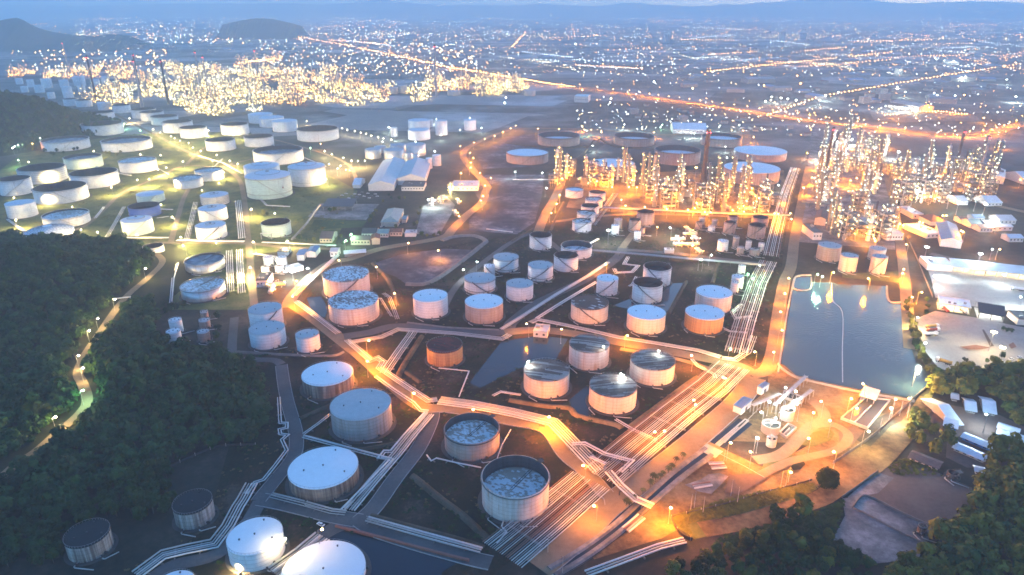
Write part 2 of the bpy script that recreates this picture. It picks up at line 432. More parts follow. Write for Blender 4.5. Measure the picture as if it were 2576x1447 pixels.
# ------------------------------------------------------------------ sky, sun, haze
world = bpy.data.worlds.new('World'); scene.world = world; world.use_nodes = True
wn = world.node_tree; wn.nodes.clear()
wo = wn.nodes.new('ShaderNodeOutputWorld'); bg = wn.nodes.new('ShaderNodeBackground')
sky = wn.nodes.new('ShaderNodeTexSky'); sky.sky_type = 'NISHITA'; sky.sun_disc = False
SUN_EL, SUN_ROT = R(5.0), R(35.0)
sky.sun_elevation = SUN_EL; sky.sun_rotation = SUN_ROT; sky.air_density = 1.0; sky.dust_density = .6; sky.ozone_density = 3.0
tint = wn.nodes.new('ShaderNodeMix'); tint.data_type = 'RGBA'; tint.blend_type = 'MULTIPLY'; tint.inputs[0].default_value = 1.0
tint.inputs[7].default_value = (.72, .98, 1.24, 1)
wn.links.new(sky.outputs[0], tint.inputs[6]); wn.links.new(tint.outputs[2], bg.inputs[0]); wn.links.new(bg.outputs[0], wo.inputs[0])
bg.inputs[1].default_value = 0.15
sd = bpy.data.lights.new('sun', 'SUN'); sd.energy = 0.12; sd.angle = R(25); sd.color = (1.0, .88, .80)
so = bpy.data.objects.new('sun', sd); COL.objects.link(so)
so.rotation_euler = (math.pi/2-SUN_EL, 0, math.pi - SUN_ROT)
scene.view_settings.view_transform = 'Standard'; scene.view_settings.look = 'None'
scene.view_settings.gamma = 1.0; scene.view_settings.exposure = 2.25; scene.view_settings.use_curve_mapping = False
cy = scene.cycles
cy.use_denoising = True; cy.use_light_tree = True; cy.max_bounces = 5; cy.diffuse_bounces = 2; cy.glossy_bounces = 2
cy.transmission_bounces = 0; cy.volume_bounces = 3; cy.transparent_max_bounces = 5
cy.sample_clamp_indirect = 3.0; cy.sample_clamp_direct = 0.0; cy.use_adaptive_sampling = False; cy.caustics_reflective = False; cy.caustics_refractive = False
cy.pixel_filter_type = 'BLACKMAN_HARRIS'; cy.filter_width = 1.6

hm = bpy.data.materials.new('evening haze'); hm.use_nodes = True
hn = hm.node_tree; hn.nodes.clear()
ho = hn.nodes.new('ShaderNodeOutputMaterial'); hv = hn.nodes.new('ShaderNodeVolumePrincipled')
hv.inputs['Color'].default_value = (.74, .90, 1.0, 1); hv.inputs['Density'].default_value = 1.5e-4; hv.inputs['Anisotropy'].default_value = 0.0
hn.links.new(hv.outputs[0], ho.inputs['Volume'])
hm.cycles.homogeneous_volume = True; hm.cycles.volume_sampling = 'MULTIPLE_IMPORTANCE'
b = MB(); b.box((0, 11000, 349), (44000, 24000, 700))
hz = b.build('haze', hm); hz['kind'] = 'stuff'; hz['label'] = 'pale blue evening haze over the plain'

# ------------------------------------------------------------------ ground
def mat_ground():
    m, nt, b = mat('plain ground')
    p = coords(nt, obj=False)
    a = noise(nt, p, .012, 6, .6); d = noise(nt, p, .18, 6, .7)
    ad = N(nt, 'ShaderNodeMath', operation='MULTIPLY_ADD'); ad.inputs[1].default_value = .45
    nt.links.new(d, ad.inputs[0])
    sb = N(nt, 'ShaderNodeMath', operation='SUBTRACT'); sb.inputs[1].default_value = .22
    nt.links.new(a, sb.inputs[0]); nt.links.new(sb.outputs[0], ad.inputs[2])
    near = ramp(nt, ad.outputs[0], [(.34, (.012, .015, .012)), (.45, (.026, .027, .02)), (.56, (.045, .038, .028)), (.68, (.08, .066, .05))])
    # patchwork of fields and yards farther out
    vo = N(nt, 'ShaderNodeTexVoronoi', feature='F1', distance='CHEBYCHEV'); setin(vo, Scale=.0042, Randomness=1.0)
    w = N(nt, 'ShaderNodeMapping'); w.inputs['Scale'].default_value = (.55, 1, 1); w.inputs['Rotation'].default_value = (0, 0, .22)
    nt.links.new(p, w.inputs[0]); nt.links.new(w.outputs[0], vo.inputs['Vector'])
    sp = N(nt, 'ShaderNodeSeparateColor'); nt.links.new(vo.outputs['Color'], sp.inputs[0])
    fld = ramp(nt, sp.outputs[0], [(.0, (.04, .05, .04)), (.35, (.08, .09, .075)), (.6, (.14, .14, .125)), (.8, (.24, .235, .22)), (1.0, (.5, .49, .48))])
    fld = mix(nt, .55, fld, ramp(nt, noise(nt, p, .004, 8, .65), [(.38, (.03, .038, .032)), (.5, (.10, .105, .095)), (.66, (.42, .41, .40))]))
    sx = N(nt, 'ShaderNodeSeparateXYZ'); nt.links.new(p, sx.inputs[0])
    mr = N(nt, 'ShaderNodeMapRange', interpolation_type='SMOOTHSTEP'); setin(mr, From_Min=1000.0, From_Max=1500.0); nt.links.new(sx.outputs[1], mr.inputs[0])
    c = mix(nt, mr.outputs[0], near, fld)
    nt.links.new(c, b.inputs['Base Color']); setin(b, Roughness=.95, Specular_IOR_Level=.1)
    return m
M['ground'] = mat_ground()
xs = sorted({-60000, -30000, -15000, -8000, -4000, 4000, 8000, 15000, 30000, 60000} | set(range(-2400, 2401, 150)))
ys = sorted({-1000, -400, 0, 4600, 5400, 6500, 8000, 11000, 16000, 25000, 40000, 70000} | set(range(150, 4000, 150)))
b = MB(); b.v = [(x, y, 0) for y in ys for x in xs]
nx = len(xs); b.f = [(j*nx+i, j*nx+i+1, (j+1)*nx+i+1, (j+1)*nx+i) for j in range(len(ys)-1) for i in range(nx-1)]
b.m = [0]*len(b.f)
g = b.build('ground', M['ground']); g['kind'] = 'structure'

ZK = [0.05]; ROADS = []; SHEETS = []
def nextz():
    ZK[0] += .012; return ZK[0]
def smooth_line(pts, sub=5):
    pts = [Vector((p[0], p[1], 0)) for p in pts]
    if len(pts) < 3: return pts
    out = []
    for i in range(len(pts)-1):
        p0 = pts[max(i-1, 0)]; p1 = pts[i]; p2 = pts[i+1]; p3 = pts[min(i+2, len(pts)-1)]
        for k in range(sub):
            t = k/sub
            out.append(.5*((2*p1)+(p2-p0)*t+(2*p0-5*p1+4*p2-p3)*t*t+(3*p1-p0-3*p2+p3)*t**3))
    out.append(pts[-1]); return out
def normals(pts):
    ns = []
    for i in range(len(pts)):
        t = pts[min(i+1, len(pts)-1)]-pts[max(i-1, 0)]; t.z = 0
        t.normalize(); ns.append(Vector((-t.y, t.x, 0)))
    return ns
def sheet(name, dpts, material, kind='structure', grow=0.0):
    w = [at(x, y) for x, y in dpts]; z = nextz()
    b = MB(); b.poly([(p.x, p.y) for p in w], z)
    SHEETS.append((name, [(p.x, p.y) for p in w])); o = b.build(name, material); o['kind'] = kind; return o
def road(name, dpts, width, material, kerb=False, sub=5, hilly=False, ground=False):
    w = [on_hill(*p) if hilly else at(*p) for p in dpts] if not ground else [Vector((p[0], p[1], 0)) for p in dpts]
    w = smooth_line(w, sub); ns = normals(w); z = nextz(); b = MB(); n = len(w)
    ROADS.append((np.array([(p.x, p.y) for p in w]), width/2))
    zz = [(hill(p.x, p.y)+.35 if hilly else 0)+z for p in w]
    vs = [(p+q*(width/2))[0:2]+(h,) for p, q, h in zip(w, ns, zz)]+[(p-q*(width/2))[0:2]+(h,) for p, q, h in zip(w, ns, zz)]
    b.add(vs, [(n+i, n+i+1, i+1, i) for i in range(n-1)], 0)
    if kerb:
        for s in (-1, 1):
            for i in range(n-1):
                a = w[i]+ns[i]*s*(width/2+.2); c = w[i+1]+ns[i+1]*s*(width/2+.2)
                a2 = w[i]+ns[i]*s*(width/2-.15); c2 = w[i+1]+ns[i+1]*s*(width/2-.15)
                h = z+.13
                b.add([(a.x, a.y, 0), (c.x, c.y, 0), (c.x, c.y, h), (a.x, a.y, h), (a2.x, a2.y, h), (c2.x, c2.y, h), (a2.x, a2.y, 0), (c2.x, c2.y, 0)],
                      [(0, 1, 2, 3), (3, 2, 5, 4), (4, 5, 7, 6)], 1)
    o = b.build(name, [material, M['kerb']]); o['kind'] = 'structure'; return o

# large areas of bare or planted ground
sheet('tank_field', [(560, 1180), (640, 900), (745, 790), (800, 700), (1000, 640), (1180, 610), (1420, 560), (1980, 560), (1940, 900), (1500, 1240), (1240, 1447), (740, 1480), (300, 1480), (520, 1330)], M['bund'])
sheet('farm_lawn', [(-60, 480), (60, 380), (300, 340), (620, 330), (900, 480), (840, 620), (640, 640), (640, 780), (430, 780), (400, 640), (-60, 620)], M['grass'])
sheet('lagoon', [(1185, 470), (1215, 440), (1370, 440), (1362, 500), (1345, 560), (1300, 590), (1180, 580), (1180, 555), (1215, 520)], M['lagoon'])
sheet('lagoon', [(1200, 392), (1270, 345), (1345, 338), (1400, 350), (1340, 420), (1215, 425)], M['lagoon'])
sheet('pond', CL(6, [(890, 540), (1100, 470), (1420, 430), (1640, 440), (1560, 520), (1400, 620), (1300, 690), (1130, 695), (1050, 640), (940, 600)]), M['lagoon'])
sheet('standing_water', CL(7, [(-80, 1130), (200, 1085), (420, 1110), (300, 1320), (60, 1330), (-240, 1480), (-320, 1440)]), M['pool'])
sheet('standing_water', CL(11, [(430, 130), (560, 20), (640, 90), (590, 250), (470, 240)]), M['pool'])
sheet('standing_water', CL(10, [(500, 1230), (620, 1110), (1100, 1225), (1530, 1345), (1400, 1430), (1330, 1600), (800, 1600), (600, 1300)]), M['pool'])
sheet('standing_water', CL(7, [(760, 860), (1180, 690), (1300, 690), (1200, 890), (1120, 920), (860, 880)]), M['pool'])
sheet('standing_water', CL(6, [(380, 800), (490, 790), (545, 880), (520, 950), (430, 920)]), M['pool'])
sheet('dusty_yard', CL(11, [(1470, 480), (1640, 520), (1900, 640), (2450, 360), (2700, 480), (2850, 330), (3080, 210), (3100, 320), (2760, 590), (2480, 740), (2280, 780), (1930, 820), (1560, 900), (1200, 1020), (1240, 1110), (1130, 1170), (620, 1330), (560, 1260), (960, 960), (1200, 800)]), M['dirt'])
sheet('dusty_yard', CL(8, [(0, 1380), (100, 1300), (330, 1400), (520, 1447), (900, 1520), (1100, 1570), (640, 1800), (300, 1900), (-300, 1880), (-420, 1800), (0, 1500)]), M['dirt'])
sheet('brown_yard', CL(12, [(640, 640), (830, 655), (1060, 560), (1330, 700), (1540, 790), (1540, 950), (1400, 1080), (1260, 1120), (980, 960), (640, 900)]), M['brownyard'])
sheet('concrete_slab', CL(12, [(560, 870), (720, 850), (980, 960), (1250, 1110), (1190, 1220), (1130, 1330), (820, 1360), (480, 1190), (580, 1000)]), M['slab'])
sheet('concrete_slab', CL(12, [(600, 860), (820, 670), (950, 715), (830, 830), (720, 850), (640, 935)]), M['slab'])
sheet('grass_verge', CL(11, [(1200, 1010), (1560, 900), (1930, 820), (2260, 750), (2300, 800), (2100, 900), (1930, 1000), (1700, 1090), (1380, 1180), (1250, 1090)]), M['grass'])
sheet('grass_verge', CL(12, [(740, 590), (1010, 330), (1180, 90), (1260, 60), (1080, 400), (860, 640), (700, 640)]), M['grass'])
sheet('shack_yard', CL(12, [(1180, 290), (1340, 160), (1720, 230), (1930, 330), (1930, 620), (1500, 640), (1340, 560), (1350, 420)]), M['brownyard'])
sheet('truck_yard', CL(8, [(1170, 500), (1500, 540), (2100, 600), (2100, 930), (1800, 900), (1500, 860), (1260, 800), (1230, 660)]), M['yard'])
sheet('truck_yard', CL(8, [(1110, 960), (1260, 900), (1560, 950), (2100, 1060), (2100, 1240), (1700, 1320), (1450, 1380), (1280, 1330), (1190, 1210), (1150, 1100)]), M['yard'])
sheet('plant_yard', CL(8, [(-380, 190), (150, 200), (120, -160), (-60, -200), (-900, -140), (-1450, -60), (-1520, 120), (-1040, 170)]), M['dirt'])
sheet('plant_yard', CL(8, [(230, 380), (960, 440), (940, 200), (880, -200), (760, -520), (330, -500), (280, 0)]), M['slab'])
sheet('plant_yard', CL(4, [(900, 1180), (1700, 1200), (1760, 1300), (1500, 1447), (950, 1447)]), M['slab'])
sheet('paved_yard', CL(6, [(390, 190), (480, 90), (930, 95), (830, 215), (700, 215)]), M['slab'])
sheet('paved_yard', CL(6, [(1260, 110), (1420, 20), (1500, 100), (1480, 160), (1380, 330), (1200, 320)]), M['slab'])
sheet('green_lawn', CL(6, [(440, 215), (840, 220), (800, 270), (400, 290)]), M['lawn'])
sheet('green_lawn', CL(8, [(560, 620), (1020, 600), (1010, 690), (560, 650)]), M['grass'])

# reservoir
def water(name, dpts, m, z=None):
    return sheet(name, dpts, m)
res = [(2000, 697), (2042, 699), (2043, 712), (2092, 712), (2106, 716), (2229, 721), (2236, 760), (2266, 768), (2272, 816), (2282, 850), (2302, 907), (2333, 943), (2338, 975), (2302, 1003), (2166, 981), (2079, 963), (2045, 956), (2002, 945), (1966, 915), (1978, 830)]
water('reservoir', res, M['water'])
# drainage canal
canal = CL(11, [(300, 1430), (560, 1270), (800, 1090), (1010, 900), (1250, 690), (1480, 520), (1640, 390), (1760, 290)])
road('canal', canal, 9.5, M['pool'])

AS, DR = M['asphalt'], M['dustroad']
road('road', [(1088, 1036), (1083, 1064), (1051, 1131), (994, 1205), (944, 1275), (905, 1312)], 9.5, AS, True)
road('road', [(905, 1312), (844, 1301), (777, 1284), (711, 1268), (655, 1258)], 10, AS, True)
road('road', [(650, 1262), (664, 1244), (704, 1195), (738, 1151), (746, 1115), (741, 1075), (724, 1015), (714, 965), (708, 920)], 8.5, AS, True)
road('road', [(708, 918), (690, 908), (640, 906), (592, 902), (584, 880), (590, 800)], 7, AS)
road('road', [(655, 1262), (620, 1320), (547, 1395), (434, 1425), (380, 1460)], 8, AS)
road('road', [(905, 1312), (944, 1335), (1044, 1368), (1178, 1405), (1235, 1418)], 9, AS, True)
road('road', [(905, 1312), (842, 1330), (780, 1372), (700, 1450)], 9, AS)
road('road', [(1088, 1036), (1040, 1010), (985, 965), (920, 905), (850, 850), (780, 795), (727, 762)], 12, DR)
road('road', [(724, 775), (737, 746), (784, 696), (831, 663), (878, 653), (928, 636), (978, 623), (1111, 599), (1140, 576), (1178, 539), (1211, 513), (1222, 483), (1225, 470), (1205, 445), (1187, 425), (1165, 392), (1191, 364), (1288, 327), (1395, 324), (1522, 329), (1655, 340), (1770, 337)], 12, DR)
road('road', [(865, 848), (930, 838), (1001, 822), (1145, 832), (1262, 838), (1290, 810), (1348, 766), (1421, 730), (1488, 696), (1552, 650), (1568, 622)], 11, AS)
road('road', [(1270, 838), (1340, 832), (1421, 838), (1555, 862), (1722, 893), (1855, 922), (1892, 946)], 12, DR)
road('road', [(1889, 945), (1930, 930), (1948, 870), (1955, 816), (1972, 716), (1990, 670), (1999, 600), (2015, 516), (2024, 470), (2035, 420)], 11, DR)
road('road', CL(11, [(1830, -40), (1700, 140), (1400, 410), (1150, 615), (900, 800), (700, 960), (480, 1170), (200, 1400)]), 15, DR, True)
road('road', [(1075, 1030), (1128, 1030), (1200, 1042), (1288, 1062), (1371, 1081), (1421, 1145), (1475, 1190), (1526, 1246)], 9, DR, True)
road('road', CL(11, [(1440, 460), (1560, 520), (1700, 600), (1930, 720)]), 9, M['dirt'])
road('dirt_track', CL(12, [(-500, 1110), (-230, 1060), (0, 1000), (380, 880), (520, 790), (700, 690), (830, 600), (1000, 420), (1100, 280), (1210, 120)]), 11, M['dirt'])
road('road', CL(5, [(1180, 470), (1225, 520), (1200, 575), (1100, 670), (960, 790), (850, 930), (700, 1150), (620, 1280), (590, 1380), (620, 1447), (660, 1570), (610, 1670), (430, 1830), (280, 1960), (130, 2060), (0, 2170), (-160, 2260)]), 6.5, DR, hilly=True)
for pts, w, m in (
    ([(190, 606), (300, 612), (434, 612), (620, 614), (720, 624), (850, 628)], 7, DR),
    ([(640, 770), (632, 700), (628, 640), (622, 583), (614, 500), (600, 450), (560, 420)], 7, DR),
    ([(430, 612), (447, 549), (467, 490), (500, 450), (560, 420), (640, 400)], 6.5, DR),
    ([(150, 590), (213, 570), (267, 523), (310, 485), (400, 447), (470, 418), (600, 430)], 6.5, DR),
    ([(280, 282), (330, 310), (400, 345), (494, 393), (600, 420)], 7, DR),
    ([(90, 370), (120, 348), (180, 318), (205, 300), (290, 280)], 5, DR),
    ([(210, 320), (300, 318), (400, 320)], 4, DR),
    ([(470, 415), (520, 370), (620, 340), (850, 400), (900, 470)], 6, DR),
    ([(1352, 590), (1372, 540), (1400, 490), (1420, 440)], 12, DR),
    ([(1420, 640), (1330, 590), (1170, 700), (1110, 790)], 7, AS),
    ([(1560, 630), (1700, 640), (1800, 652), (1940, 668)], 9, AS),
    ([(2290, 880), (2275, 700), (2262, 600), (2245, 500), (2225, 420), (2210, 360)], 10, DR),
    ([(1390, 560), (1600, 540), (1990, 552)], 8, DR),
    ([(1565, 626), (1600, 580), (1640, 540)], 8, DR),
    ([(1560, 880), (1700, 905), (1800, 935), (1870, 960)], 5, DR),
    ([(2340, 640), (2430, 660), (2620, 690)], 10, AS),
    ([(2330, 480), (2420, 500), (2600, 540)], 12, DR),
):
    road('road', pts, w, m)
HW = [(600, 20), (640, 31), (690, 48), (745, 70), (728, 88), (790, 100), (860, 112), (940, 128), (1010, 143), (1080, 158), (1130, 170), (1230, 185), (1350, 205), (1450, 219), (1560, 235), (1680, 252), (1800, 270), (1930, 291), (2060, 309), (2200, 324), (2330, 334), (2430, 338), (2490, 333), (2576, 312), (2700, 282)]
road('highway', HW, 34, DR)
road('highway', [(1930, 290), (1990, 262), (2060, 243), (2200, 219), (2330, 197), (2450, 178), (2620, 155)], 20, DR)
road('highway', [(1780, 180), (1900, 166), (2040, 152), (2200, 136), (2250, 131)], 20, DR)
road('highway', [(2230, 300), (2290, 290), (2360, 282), (2450, 290)], 22, DR)
road('highway', [(1290, 118), (1305, 100), (1325, 80)], 24, DR)
road('highway', [(600, 160), (640, 154), (700, 143)], 30, DR)
road('highway', [(640, 31), (560, 36), (430, 50), (330, 46)], 20, DR)

# ------------------------------------------------------------------ hills and far mountains
b = MB(); hx = list(np.arange(-900, -80, 10.0)); hy = list(np.arange(200, 860, 10.0))
b.v = [(x, y, hill(x, y) - (.6 if hill(x, y) <= .01 else 0) + (rnd.uniform(0, .5) if hill(x, y) > 1 else 0)) for y in hy for x in hx]
n = len(hx); b.f = [(j*n+i, j*n+i+1, (j+1)*n+i+1, (j+1)*n+i) for j in range(len(hy)-1) for i in range(n-1)]; b.m = [0]*len(b.f)
M['forestfloor'] = ground_mat('forest floor', [(.3, (.012, .018, .010)), (.6, (.03, .034, .018)), (.8, (.06, .05, .035))])
o = b.build('hill', M['forestfloor'], smooth=True); o['kind'] = 'structure'

def spur(x, y):
    z = 152*math.exp(-((x+1290)/240)**2-((y-1420)/190)**2) + 32*math.exp(-((x+1010)/85)**2-((y-1470)/100)**2)
    return z-5
b = MB(); hx = list(np.arange(-2100, -740, 20.0)); hy = list(np.arange(960, 1940, 20.0))
b.v = [(x, y, max(-1, spur(x, y)+rnd.uniform(-1, 1))) for y in hy for x in hx]
n = len(hx); b.f = [(j*n+i, j*n+i+1, (j+1)*n+i+1, (j+1)*n+i) for j in range(len(hy)-1) for i in range(n-1)]; b.m = [0]*len(b.f)
M['farwood'] = ground_mat('wooded slope', [(.3, (.012, .022, .014)), (.6, (.028, .042, .022)), (.8, (.05, .06, .03))], .03, .2)
o = b.build('hill', M['farwood'], smooth=True); o['kind'] = 'structure'

def ridge(name, prof, depth, thick, mat_, seed):
    """a mountain ridge: skyline profile in picture coordinates, set at a real distance, with its own slopes"""
    r = random.Random(seed); pts = []
    xs_ = [p[0] for p in prof]
    for i in range(90):
        x = xs_[0]+(xs_[-1]-xs_[0])*i/89
        y = np.interp(x, xs_, [p[1] for p in prof]) + r.uniform(-.5, .5)
        u = (x-CX)/FPX; v = (y-CY)/FPX
        X = u*depth; Y = depth*(CP-v*SP); Z = CAMH-depth*(SP+v*CP)
        pts.append((X, Y, max(Z, 2)))
    b = MB(); K = 9
    for k in range(K):
        t = (k-(K//2))/(K//2); f = (1-abs(t))**1.15
        for (X, Y, Z) in pts:
            b.v.append((X*(1+t*thick*.3), Y+t*thick*depth, -4+(Z+4)*f*(1+(r.uniform(-.08, .08) if 0 < abs(t) < 1 else 0))))
    n = len(pts); b.f = [(k*n+i, k*n+i+1, (k+1)*n+i+1, (k+1)*n+i) for k in range(K-1) for i in range(n-1)]; b.m = [0]*len(b.f)
    o = b.build(name, mat_, smooth=True); o['kind'] = 'structure'; return o
ridge('mountain', [(-200, 55), (-60, 70), (0, 52), (25, 47), (45, 45), (60, 52), (80, 63), (100, 72), (130, 80), (160, 85), (200, 90), (240, 92), (262, 88), (300, 86), (330, 90), (350, 106)], 4400, .10, M['farwood'], 1)
ridge('mountain', [(560, 62), (590, 55), (620, 49), (650, 46), (690, 49), (730, 58), (760, 66)], 5800, .06, M['farwood'], 2)
ridge('mountain', [(-300, 6), (-100, 9), (0, 12), (100, 13), (200, 16), (360, 12), (480, 9), (600, 10), (745, 8), (800, 13), (850, 10), (910, 4), (935, 0), (975, 0), (1010, 5), (1045, 12), (1095, 11), (1160, 13), (1290, 15), (1350, 10), (1450, 15), (1520, 15), (1570, 7), (1600, 5), (1620, 11), (1690, 15), (1800, 15), (1830, 9), (1860, 13), (1905, 6), (1960, 5), (2030, -3), (2090, -6), (2160, -4), (2200, 2), (2240, 6), (2280, 10), (2320, 8), (2350, 4), (2390, 7), (2430, 3), (2480, 5), (2530, 3), (2580, 8), (2700, 4), (2900, 8)], 17500, .08, M['farwood'], 3)
# ------------------------------------------------------------------ storage tanks
def fit(xl, yt, xr, yb, rise=0.0):
    """centre, radius and height of the upright cylinder whose outline has this picture box"""
    A = np.linspace(0, 2*math.pi, 40, endpoint=False); ca, sa = np.cos(A), np.sin(A)
    def box(q):
        X, Y, r, h = q
        Xs = np.concatenate([X+r*ca]*2+[[X]]); Ys = np.concatenate([Y+r*sa]*2+[[Y]]); Zs = np.concatenate([0*ca, 0*ca+h, [h+rise*r]])
        dz = Zs-CAMH; zc = Ys*CP-dz*SP
        px = CX+FPX*Xs/zc; py = CY+FPX*(-Ys*SP-dz*CP)/zc
        return np.array([px.min(), py.min(), px.max(), py.max()])
    f = at((xl+xr)/2, yb); d = math.hypot(f.y, CAMH)
    r = (xr-xl)/2*d/FPX
    q = np.array([f.x, f.y+r, r, 15.0]); tgt = np.array([xl, yt, xr, yb])
    for _ in range(25):
        e = box(q)-tgt
        if abs(e).max() < .05: break
        J = np.zeros((4, 4))
        for k in range(4):
            s = q.copy(); s[k] += .05; J[:, k] = (box(s)-box(q))/.05
        st = np.linalg.lstsq(J, -e, rcond=None)[0]
        q = q+np.clip(st, -30, 30); q[2] = max(q[2], 2); q[3] = min(max(q[3], 3), 45)
    return q

TANKS = []
def tank(k, box, shell, roof, short, extra='', depth=.5, ring=0, stair=None, detail=None, cat='storage tank', group=None, floods=()):
    x0, y0 = C(k, box[0], box[1]); x1, y1 = C(k, box[2], box[3])
    style = 'flat'
    if roof in ('dome', 'geo', 'cone'): style = roof
    elif roof.startswith('open'): style = 'open'
    rise = {'dome': .16, 'geo': .24, 'cone': .10}.get(style, 0)
    X, Y, r, h = fit(x0, y0, x1, y1, rise)
    d = math.hypot(math.hypot(X, Y), CAMH); near = d < 900
    if detail is None: detail = near
    t = thing('storage_tank', (short+' '+extra).strip(), cat, (X, Y, 0), 0, group or 'storage tanks of the oil depot')
    n = 64 if d < 900 else 40
    face = math.atan2(-Y, -X)                   # towards the camera
    b = MB(); b.cyl(0, 0, 0, .35, r*1.07+1.2, n=n); b.build('base_pad', M['pad'], t)
    if style == 'open':
        zr = h*(1-depth)
        b = MB(); th = max(.25, r*.018)
        b.lathe([(r, .3), (r, h), (r-th, h)], n, 0)
        b.lathe([(r-th, h), (r-th, zr-.4)], n, 1)
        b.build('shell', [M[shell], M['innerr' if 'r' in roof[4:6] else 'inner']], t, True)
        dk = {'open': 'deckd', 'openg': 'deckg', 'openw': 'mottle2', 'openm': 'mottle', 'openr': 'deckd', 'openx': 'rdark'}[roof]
        b = MB(); ri = r-th-.1
        b.lathe([(ri, zr-.5), (ri, zr), (ri*.9, zr+.05), (ri*.88, zr-.25), (ri*.35, zr-.35), (.02, zr-.3)] if roof not in ('openw',) else [(ri, zr-.5), (ri, zr), (ri*.72, zr+.1), (ri*.70, zr-.5), (ri*.58, zr-.5), (ri*.56, zr+.15), (.02, zr+.2)], n)
        b.build('floating_roof', M[dk], t)
        if detail:
            # rolling ladder down to the deck, gauge platform
            b = MB(); a = face+2.3
            p0 = Vector((math.cos(a)*(r-.6), math.sin(a)*(r-.6), h+.3)); p1 = Vector((-math.cos(a)*r*.15, -math.sin(a)*r*.15, zr+.5))
            sd_ = Vector((-math.sin(a), math.cos(a), 0))*.7
            b.tube([p0+sd_, p1+sd_], .22, 4); b.tube([p0-sd_, p1-sd_], .22, 4)
            for i in range(14):
                q = p0.lerp(p1, (i+.5)/14); b.tube([q+sd_, q-sd_], .12, 4)
            b.build('rolling_ladder', M['dsteel'], t)
            b = MB(); q = Vector((math.cos(a)*(r+.6), math.sin(a)*(r+.6), h+.2)); b.box(q, (3.0, 3.0, .3), a)
            for sx in (-1.3, 1.3):
                for sy in (-1.3, 1.3): b.box((q.x+sx, q.y+sy, q.z+.7), (.12, .12, 1.2))
            b.box((q.x, q.y, q.z+1.3), (2.8, .12, .12)); b.build('gauge_platform', M['dsteel'], t)
        b = MB(); g_ = max(.5, r*.035)
        b.lathe([(r+.02, h-1.0), (r+g_, h-.95), (r+g_, h-.7), (r+.02, h-.7)], n); b.build('wind_girder', M['psteel' if shell not in ('rusth', 'brown') else 'dsteel'], t)
    else:
        b = MB(); b.lathe([(r, .3), (r, h), (r*.995, h+.05)], n); b.build('shell', M[shell], t, True)
        b = MB(); rm = roof
        if style == 'flat':
            b.lathe([(r+.12, h-.18), (r+.12, h+.02), (r*.98, h+.16), (.05, h+r*.045+.16)], n, close_top=True)
        elif style == 'cone':
            rm = 'rblue'; b.lathe([(r+.15, h-.2), (r+.15, h+.05), (r*.97, h+r*.012), (r*.5, h+r*.06), (.05, h+r*.10)], n, close_top=True)
        elif style == 'dome':
            rm = 'rblue'; rr = [1.0, .985, .9, .8, .66, .5, .33, .17, .02]
            b.lathe([(r+.2, h-.3), (r+.2, h+.05)]+[(r*q, h+.05+rise*r*(1-q*q)) for q in rr], n, close_top=True)
        else:
            rm = 'rwhite'; rr = [1.0, .97, .88, .76, .63, .5, .36, .2, .03]
            b.lathe([(r+.2, h-.3), (r+.2, h+.05)]+[(r*q, h+.05+rise*r*(1-q*q)) for q in rr], 24, close_top=True)
        ro = b.build('roof', M[rm], t, style == 'dome')
        if style == 'geo':
            b = MB()
            zz = lambda q: h+.25+rise*r*(1-q*q)
            for i in range(24):
                a0 = 2*math.pi*i/24; a1 = 2*math.pi*(i+1)/24
                for q0, q1 in ((.97, .76), (.76, .5), (.5, .2)):
                    for aa, bb in ((a0, a0+math.pi/24*2), (a1, a0)):
                        b.tube([(r*q0*math.cos(aa), r*q0*math.sin(aa), zz(q0)), (r*q1*math.cos(bb), r*q1*math.sin(bb), zz(q1))], .16, 4)
            b.build('strut', M['steel'], ro)
        if style in ('dome', 'cone'):
            b = MB()
            for q in ((.55,) if style == 'dome' else (.3,)):
                b.lathe([(r*q-.3, h+.3+rise*r*(1-q*q)), (r*q+.3, h+.35+rise*r*(1-q*q)), (r*q+.3, h-.1+rise*r*(1-q*q))], 40)
            b.cyl(0, 0, h+rise*r*.9, h+rise*r+.9, max(.8, r*.08), n=12); b.build('roof_vent', M['psteel'], ro)
        elif detail:
            for q, a in ((0.0, 0), (.72, face+.9), (.55, face-1.5), (.8, face+2.6)):
                b = MB(); b.cyl(q*r*math.cos(a), q*r*math.sin(a), h, h+r*.045*(1-q)+.7, .35, n=8)
                b.box((q*r*math.cos(a), q*r*math.sin(a), h+r*.045*(1-q)+.75), (.8, .8, .12)); b.build('roof_vent', M['dsteel'], ro)
        if detail:
            b = MB(); m_ = 44
            for i in range(m_):
                a = 2*math.pi*i/m_; b.box((r*1.0*math.cos(a), r*1.0*math.sin(a), h+.55), (.09, .09, 1.1), a)
            b.lathe([(r-.04, h+1.05), (r+.05, h+1.05), (r+.05, h+1.13), (r-.04, h+1.13)], m_); b.build('roof_railing', M['steel'], t)
    if ring:
        b = MB()
        for i in range(ring):
            z = h*(.22+.75*i/max(1, ring-1))
            b.lathe([(r+.02, z-.18), (r+.75, z-.1), (r+.75, z+.12), (r+.02, z+.18)], n)
        b.build('stiffener_ring', M['psteel'], t)
